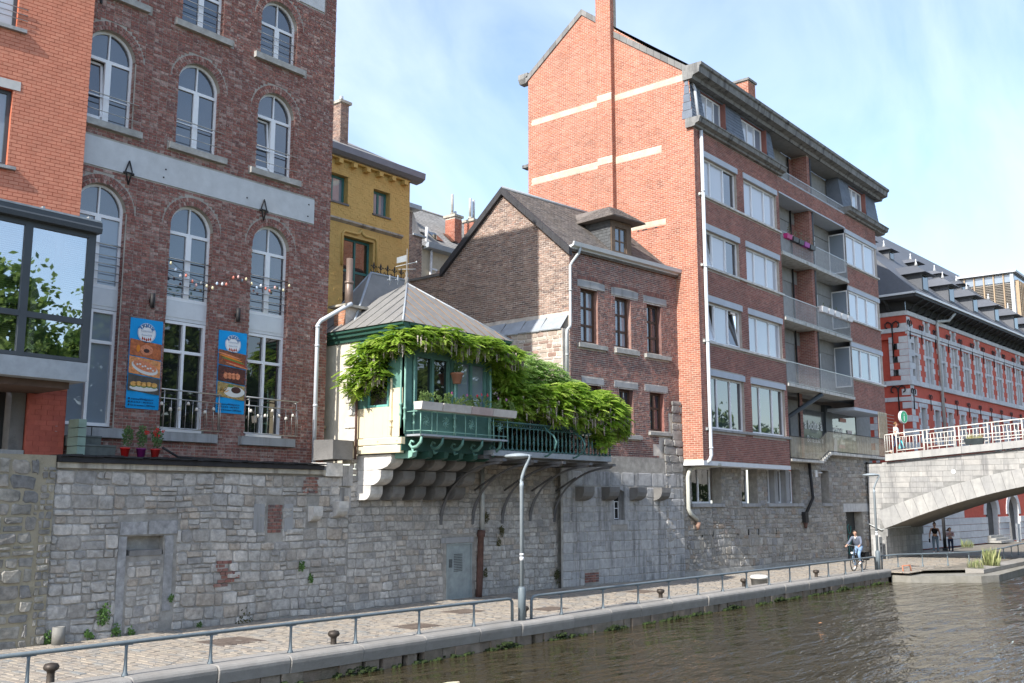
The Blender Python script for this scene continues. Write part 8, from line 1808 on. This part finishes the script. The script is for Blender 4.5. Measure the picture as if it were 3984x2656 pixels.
def person(label, loc, face, J, cloth, hair, group='people on the quay', sc=1.0):
    """J: joints (x forward, y left, z up): pel, chest, neck, head, shL, elL, haL, shR.., hipL, knL, anL, toL ..."""
    t = thing('person', label, 'person', loc, group); a = math.radians(face); M = Matrix.Translation(loc) @ Matrix.Rotation(a, 4, 'Z') @ Matrix.Scale(sc, 4)
    def put(me, name, m, parent=t):
        me.transform(M); me.materials.clear(); me.materials.append(m); me.name = name; return link(name, me, parent)
    V = Vector; g = {k: V(v) for k, v in J.items()}
    mid = (g['pel']+g['chest'])/2; hb = g['head']-V((0, 0, .07)); ht = g['head']+V((0, 0, .06))
    def chain(names_r): return [(*g.get(n, V((0, 0, 0))), r) if isinstance(n, str) else (*n, r) for n, r in names_r]
    vs = [(*g['pel'], (.11, .085)), (*mid, (.105, .08)), (*g['chest'], (.12, .08)), (*g['neck'], .052), (*hb, (.062, .07)), (*g['head'], (.078, .092)), (*ht, (.066, .078))]; es = [(0, 1), (1, 2), (2, 3), (3, 4), (4, 5), (5, 6)]
    for s in 'LR':
        k = len(vs); vs += [(*g['sh'+s], .055), (*g['el'+s], .04), (*g['ha'+s], .028)]; es += [(2, k), (k, k+1), (k+1, k+2)]
        k = len(vs); vs += [(*g['hip'+s], .085), (*g['kn'+s], .056), (*g['an'+s], .037), (*g['to'+s], .032)]; es += [(0, k), (k, k+1), (k+1, k+2), (k+2, k+3)]
    body = put(skin(vs, es, 0, 1), 'body', SKIN)
    # hands: palm and five bent fingers
    for s in 'LR':
        d = (g['ha'+s]-g['el'+s]).normalized(); h = g['ha'+s]; sd = d.cross(V((1, 0, 0)) if abs(d.x) < .8 else V((0, 0, 1))).normalized(); up = sd.cross(d); mb = MB()
        ell(mb, h+d*.05, (.036, .036, .045), 8, 5)
        for i in range(4): p = h+d*.085+sd*(.024-.016*i); l = (.06, .07, .066, .05)[i]; mb.tube([tuple(p), tuple(p+d*l*.55), tuple(p+d*l*.8-up*l*.5)], [.0095, .009, .007], 5)
        p = h+d*.04+sd*.035; mb.tube([tuple(p), tuple(p+d*.03+sd*.02), tuple(p+d*.06+sd*.012-up*.015)], [.011, .010, .008], 5)
        put(mb.mesh('hand'), 'hand', SKIN)
    fx = V((1, 0, 0)); hd = g['head']
    if 'look' in J: fx = V(J['look']).normalized()
    sy = V((0, 0, 1)).cross(fx).normalized()
    mb = MB(); nb = hd+fx*.092; mb.tube([tuple(nb+V((0, 0, .02))), tuple(nb+fx*.022-V((0, 0, .015))), tuple(nb-V((0, 0, .025)))], [.008, .014, .010], 5)
    for q in (-1, 1): ell(mb, hd+sy*q*.08-V((0, 0, .005)), (.012, .012, .028), 6, 4)
    put(mb.mesh('face'), 'nose_and_ears', SKIN)
    mb = MB()
    for q in (-1, 1): ell(mb, hd+fx*.084+sy*q*.032+V((0, 0, .012)), (.009, .009, .007), 6, 4)
    put(mb.mesh('eyes'), 'eyes', G['black_iron']); mb = MB(); ell(mb, hd+fx*.083-V((0, 0, .05)), (.008, .022, .006), 6, 4); put(mb.mesh('mouth'), 'mouth', mat('lips', [(.36,.13,.11)], .5))
    # clothes: slightly larger skins over part of the skeleton
    for (name, m, kind, k) in cloth:
        vs = []; es = []
        if kind in ('top', 'sleeves', 'tank'):
            lo = g['pel'] if kind != 'tank' else mid-V((0, 0, .05)); vs = [(*lo, (.16*k, .13*k)), (*((lo+g['chest'])/2), (.155*k, .125*k)), (*g['chest'], (.175*k, .13*k)), (*(g['chest']*.35+g['neck']*.65), .085*k)]; es = [(0, 1), (1, 2), (2, 3)]
            for s in 'LR':
                q = len(vs); vs += [(*g['sh'+s], .068*k)]; es += [(2, q)]
                if kind == 'tank': continue
                if kind == 'sleeves': vs += [(*g['el'+s], .054*k), (*(g['el'+s]*.12+g['ha'+s]*.88), .042*k)]; es += [(q, q+1), (q+1, q+2)]
                else: vs += [(*(g['sh'+s]*.35+g['el'+s]*.65), .058*k)]; es += [(q, q+1)]
        elif kind == 'legs':
            vs = [(*g['pel'], (.14*k, .112*k))]
            for s in 'LR': q = len(vs); vs += [(*g['hip'+s], .097*k), (*g['kn'+s], .066*k), (*(g['kn'+s]*.12+g['an'+s]*.88), .05*k)]; es += [(0, q), (q, q+1), (q+1, q+2)]
        elif kind == 'shoes':
            mb = MB()
            for s in 'LR':
                d = (g['to'+s]-g['an'+s]); mb.tube([tuple(g['an'+s]-d*.35-V((0, 0, .02))), tuple(g['an'+s]+d*.3-V((0, 0, .015))), tuple(g['to'+s]+d*.1)], [.045, .05, .036], 8)
            put(mb.mesh(name), name, m); continue
        put(skin(vs, es, 0, 1), name, m)
    hm, hk = hair; mb = MB(); ell(mb, hd-fx*.018+V((0, 0, .028)), (.098, .092, .098), 12, 8)
    if hk == 'short': pass
    if hk == 'curly':
        for i in range(26): v = V((random.gauss(0, 1), random.gauss(0, 1), abs(random.gauss(0, 1)))).normalized(); v = v-fx*max(0, v.dot(fx))*.9; ell(mb, hd+V((0, 0, .03))-fx*.02+v*.09, (.035, .035, .035), 6, 4)
    if hk == 'bun': ell(mb, hd+V((0, 0, .14))-fx*.02, (.05, .05, .045), 8, 6)
    if hk == 'long':
        for i in range(16): q = i/16-.5; mb.tube([tuple(hd-fx*.07+sy*q*.14+V((0, 0, .06))), tuple(hd-fx*.14+sy*(q*.2-.04)-V((0, 0, .03))), tuple(hd-fx*.24+sy*(q*.25-.14)-V((0, 0, .10+.05*random.random())))], [.022, .02, .008], 5)
    # keep the face free: flatten the front of the hair cap
    me = mb.mesh('hair')
    for v in me.vertices:
        d = (v.co-hd); fr = d.dot(fx)
        if fr > .045 and d.z < .07: v.co -= fx*(fr-.045)*1.0
        if fr > .02 and d.z < .05: v.co -= fx*(fr-.02)*.6
    put(me, 'hair', hm); return t, M
def people():
    std = dict(pel=(0, 0, .95), chest=(0.0, 0, 1.30), neck=(.0, 0, 1.47), head=(.02, 0, 1.60), shL=(0, .17, 1.40), shR=(0, -.17, 1.40), elL=(-.02, .22, 1.12), elR=(-.02, -.22, 1.12), haL=(.1, .22, .90), haR=(.1, -.22, .90), hipL=(0, .09, .90), hipR=(0, -.09, .90), knL=(.05, .1, .50), knR=(-.02, -.1, .50), anL=(.02, .1, .09), anR=(-.12, -.1, .11), toL=(.16, .11, .035), toR=(.02, -.11, .04))
    # cyclist, riding to the left of the picture
    cy = dict(std, pel=(-.12, 0, 1.0), chest=(.10, 0, 1.32), neck=(.17, 0, 1.47), head=(.22, 0, 1.60), shL=(.12, .18, 1.40), shR=(.12, -.18, 1.40), elL=(.30, .27, 1.16), elR=(.30, -.27, 1.16), haL=(.50, .27, 1.08), haR=(.50, -.27, 1.08), hipL=(-.10, .09, .97), hipR=(-.10, -.09, .97), knL=(.26, .13, .72), knR=(.20, -.13, .56), anL=(.10, .13, .36), anR=(.02, -.13, .16), toL=(.24, .13, .32), toR=(.16, -.13, .11), look=(.9, .45, -.1))
    jk = mat('blue_grey_jacket', [(.13,.15,.20)], .8, namt=.12); jn = mat('pale_blue_jeans', [(.20,.30,.45)], .85, namt=.2); whs = mat('white_shirt', [(.72,.70,.68)], .7, namt=.04); dk = mat('dark_hair', [(.025,.02,.017)], .6); br = mat('auburn_hair', [(.22,.11,.05)], .6); bn = mat('brown_hair', [(.09,.05,.03)], .6)
    CX_, CY_ = 43.0, 16.25
    t, M = person('dark haired man in a blue grey jacket and pale jeans riding a bicycle', (CX_, CY_, .02), 180, cy, [('jacket', jk, 'sleeves', 1.0), ('jeans', jn, 'legs', 1.0), ('shoe', whs, 'shoes', 1)], (dk, 'short'), 'people by the bridge')
    mb = MB(); mb.tube([(.20, .05, 1.45), (.25, .0, 1.34), (.20, -.05, 1.45)], .018, 5); me = mb.mesh('shirt_collar'); me.transform(M); me.materials.append(whs); link('shirt_collar', me, t)
    # bicycle under him
    b_ = thing('bicycle', 'black city bicycle with a dark pannier bag, ridden by the man on the quay', 'bicycle', (CX_, CY_, .02)); f = Frame(CX_, CY_, 180, .02); ir = mat('bike_black', [(.02,.02,.022)], .4); al = G['steel']
    for u, n in ((-.55, 'rear'), (.56, 'front')):
        w = MB(f); w.tube([(u+.34*math.cos(a*math.pi/12), 0, .355+.34*math.sin(a*math.pi/12)) for a in range(24)], .021, 6, closed=True); wo = w.build('wheel', ir, b_)
        w = MB(f); w.tube([(u+.315*math.cos(a*math.pi/12), 0, .355+.315*math.sin(a*math.pi/12)) for a in range(24)], .010, 5, closed=True); w.build('rim', al, wo)
        w = MB(f)
        for k in range(14): a = k*math.pi/7; w.tube([(u, .02*(-1)**k, .355), (u+.31*math.cos(a), 0, .355+.31*math.sin(a))], .0025, 4)
        w.tube([(u, -.05, .355), (u, .05, .355)], .03, 8); w.build('spokes', al, wo)
        w = MB(f); w.tube([(u+.39*math.cos(a), 0, .355+.39*math.sin(a)) for a in [math.pi*(.15+.75*k/9)+(0 if u < 0 else -.25) for k in range(10)]], .014, 5); w.build('mudguard', ir, b_)
    w = MB(f); w.tube([(-.55, 0, .355), (-.05, 0, .30), (.40, 0, .62), (.37, 0, .86)], .02, 6); w.tube([(-.05, 0, .30), (-.17, 0, .86)], .02, 6); w.tube([(-.14, 0, .68), (.39, 0, .74)], .018, 6); w.tube([(-.55, .04, .355), (-.16, .03, .74)], .012, 5); w.tube([(-.55, -.04, .355), (-.16, -.03, .74)], .012, 5); w.tube([(.37, 0, .9), (.56, .045, .355)], .016, 6); w.tube([(.37, 0, .9), (.56, -.045, .355)], .016, 6); w.build('frame', ir, b_)
    w = MB(f); w.tube([(.36, 0, .86), (.34, 0, 1.05), (.42, .2, 1.09), (.46, .29, 1.06), (.38, .3, 1.05)], .014, 6); w.tube([(.34, 0, 1.05), (.42, -.2, 1.09), (.46, -.29, 1.06), (.38, -.3, 1.05)], .014, 6); w.build('handlebar', al, b_)
    w = MB(f); w.box(-.33, -.05, -.07, .07, .86, .92, None, .02); w.tube([(-.17, 0, .7), (-.18, 0, .88)], .014, 6); w.build('saddle', ir, b_)
    w = MB(f); w.lathe((0, 0, 0), [(0, 0)], 3) if False else w.tube([(-.05, -.09, .30), (-.05, .09, .30)], .05, 10); w.tube([(-.05, .1, .30), (.05, .1, .22), (.05, .18, .22)], .012, 5); w.tube([(-.05, -.1, .30), (-.15, -.1, .16), (-.15, -.18, .16)], .012, 5); w.build('cranks', al, b_)
    bg = thing('pannier_bag', 'black pannier bag hanging at the back of the bicycle', 'bag', (CX_+.6, CY_, .5)); 
    for s in (-1, 1): w = MB(f); w.box(-.78, -.40, s*.06, s*.20, .42, .78, None, .02); w.build('bag', mat('pannier_black', [(.022,.022,.024)], .7), bg)
    w = MB(f); w.box(-.80, -.25, -.07, .07, .78, .80); w.build('carrier', al, b_); w = MB(f); w.box(.66, .72, -.04, .04, .74, .82, None, .01); w.build('headlight', G['white_pvc'], b_)
    # woman in dark crop top and ripped jeans under the bridge
    wj = dict(std, haL=(.08, .26, .88), elL=(-.04, .25, 1.12), haR=(-.02, -.28, .86), elR=(-.06, -.26, 1.1), knL=(.10, .1, .5), anL=(.08, .1, .09), toL=(.2, .11, .03))
    blk = mat('black_top', [(.012,.011,.012)], .8); jn2 = mat('ripped_jeans', [(.16,.22,.30), (.19,.26,.35)], .85, namt=.25, speck=(.45,.32,.26), spscale=7, spthr=.66)
    t, M = person('woman in a black crop top and ripped jeans walking under the bridge', (59.1, 17.9, .02), 200, wj, [('crop_top', blk, 'tank', 1.05), ('jeans', jn2, 'legs', .97), ('shoe', whs, 'shoes', .9)], (bn, 'bun'), 'people by the bridge', 1.02)
    hb = thing('handbag', 'small black bag in the hand of the woman under the bridge', 'bag', (59.1, 18.1, .7)); mb = MB(); mb.box(-.06, .1, -.33, -.26, .62, .84, None, .02); me = mb.mesh('bag'); me.transform(M); me.materials.append(blk); link('bag', me, hb)
    gj = dict(std, haL=(.22, .05, 1.28), elL=(.1, .22, 1.14), haR=(.22, -.05, 1.24), elR=(.1, -.22, 1.12))
    st = mat('striped_jumper', [(.5,.48,.47)], .8, namt=.1); wv = st.node_tree; wn = _node(wv, 'ShaderNodeTexWave', Scale=4.5); wn.bands_direction = 'Z'; gg = _node(wv, 'ShaderNodeNewGeometry'); wv.links.new(gg.outputs['Position'], wn.inputs['Vector']); rr = _node(wv, 'ShaderNodeValToRGB'); rr.color_ramp.interpolation = 'CONSTANT'; rr.color_ramp.elements[0].color = (.55, .53, .52, 1); rr.color_ramp.elements[1].color = (.30, .05, .08, 1); rr.color_ramp.elements[1].position = .55; wv.links.new(wn.outputs['Fac'], rr.inputs['Fac']); wv.links.new(rr.outputs[0], wv.nodes['Principled BSDF'].inputs['Base Color'])
    person('girl with long blowing hair in a red striped jumper and dark trousers', (60.35, 17.45, .02), 200, gj, [('striped_jumper', st, 'sleeves', 1.05), ('trousers', mat('navy_trousers', [(.02,.03,.07)], .8), 'legs', 1.0), ('shoe', whs, 'shoes', .9)], (bn, 'long'), 'people by the bridge', .85)
    # woman on the bridge
    lj = dict(std, knL=(.20, .1, .52), anL=(.26, .1, .1), toL=(.40, .11, .05), knR=(-.06, -.1, .50), anR=(-.34, -.1, .16), toR=(-.24, -.11, .06), elR=(.02, -.23, 1.13), haR=(.30, -.16, 1.06), haL=(.12, .24, .88))
    t, M = person('short haired woman in a white shirt walking on the bridge behind the railing', (54.0, 18.0, 5.42), -90, lj, [('white_shirt', whs, 'top', 1.12), ('trousers', mat('dark_blue_trousers', [(.03,.045,.09)], .8), 'legs', .9), ('shoe', mat('tan_shoes', [(.4,.28,.2)], .7), 'shoes', .9)], (br, 'curly'), 'people by the bridge', .98)
    bg = thing('shopping_bag', 'turquoise plastic bag carried by the woman on the bridge', 'bag', (54, 17.8, 5.9)); mb = MB(); mb.add([(.10, .22, .86), (.16, .26, .86), (.30, .34, .34), (.02, .34, .30), (.30, .18, .34), (.02, .18, .30)], [(0, 1, 2, 3), (0, 1, 4, 5), (1, 2, 4), (0, 3, 5), (2, 3, 5, 4)]); me = mb.mesh('bag'); me.transform(M); me.materials.append(mat('turquoise_plastic', [(.05,.50,.52)], .4, namt=.05)); link('bag', me, bg)
people()
# ---------------------------------------------------------------- trees on the opposite bank, seen only in reflections
def far_trees():
    b = MB(); b.box(-60, 300, -60, -9, -2, 1.0); b.build('opposite_bank', G['earth'], None, 'structure')
    lf = leafy(mat('chestnut_leaves', [(.06,.12,.025), (.11,.18,.04), (.18,.25,.06), (.045,.09,.018)], .7, namt=.2)); b = MB(); rnd = random.Random(4)
    for i in range(22):
        X = 6+i*8.5+rnd.uniform(-2, 2); Yy = -19+rnd.uniform(-3, 3); h = rnd.uniform(16, 19) if i < 5 else rnd.uniform(12, 16.5)
        b.tube([(X, Yy, .9), (X+.3, Yy, h*.4), (X, Yy+.5, h*.8)], [.4, .28, .08], 6)
        for k in range(4200 if i < 7 else 1500):
            v = Vector((rnd.gauss(0, 1), rnd.gauss(0, 1), rnd.gauss(0, 1))).normalized()*rnd.uniform(.15, 1)**.5; p = Vector((X+v.x*4.6, Yy+v.y*4, h*.58+v.z*h*.42)); p += Vector((mnoise.noise(p*.4), 0, mnoise.noise(p*.5+Vector((5, 5, 5)))))*1.4; s = (rnd.uniform(.10, .26) if v.length > .78 else rnd.uniform(.3, .6)) if i < 7 else rnd.uniform(.25, .5); d = Vector((rnd.gauss(0, 1), rnd.gauss(0, 1), rnd.gauss(0, 1))).normalized(); e = d.orthogonal().normalized()
            b.add([tuple(p-d*s), tuple(p+e*s*.6), tuple(p+d*s), tuple(p-e*s*.6)], [(0, 1, 2, 3)])
    b.build('opposite_trees', lf, None, 'stuff')
far_trees()
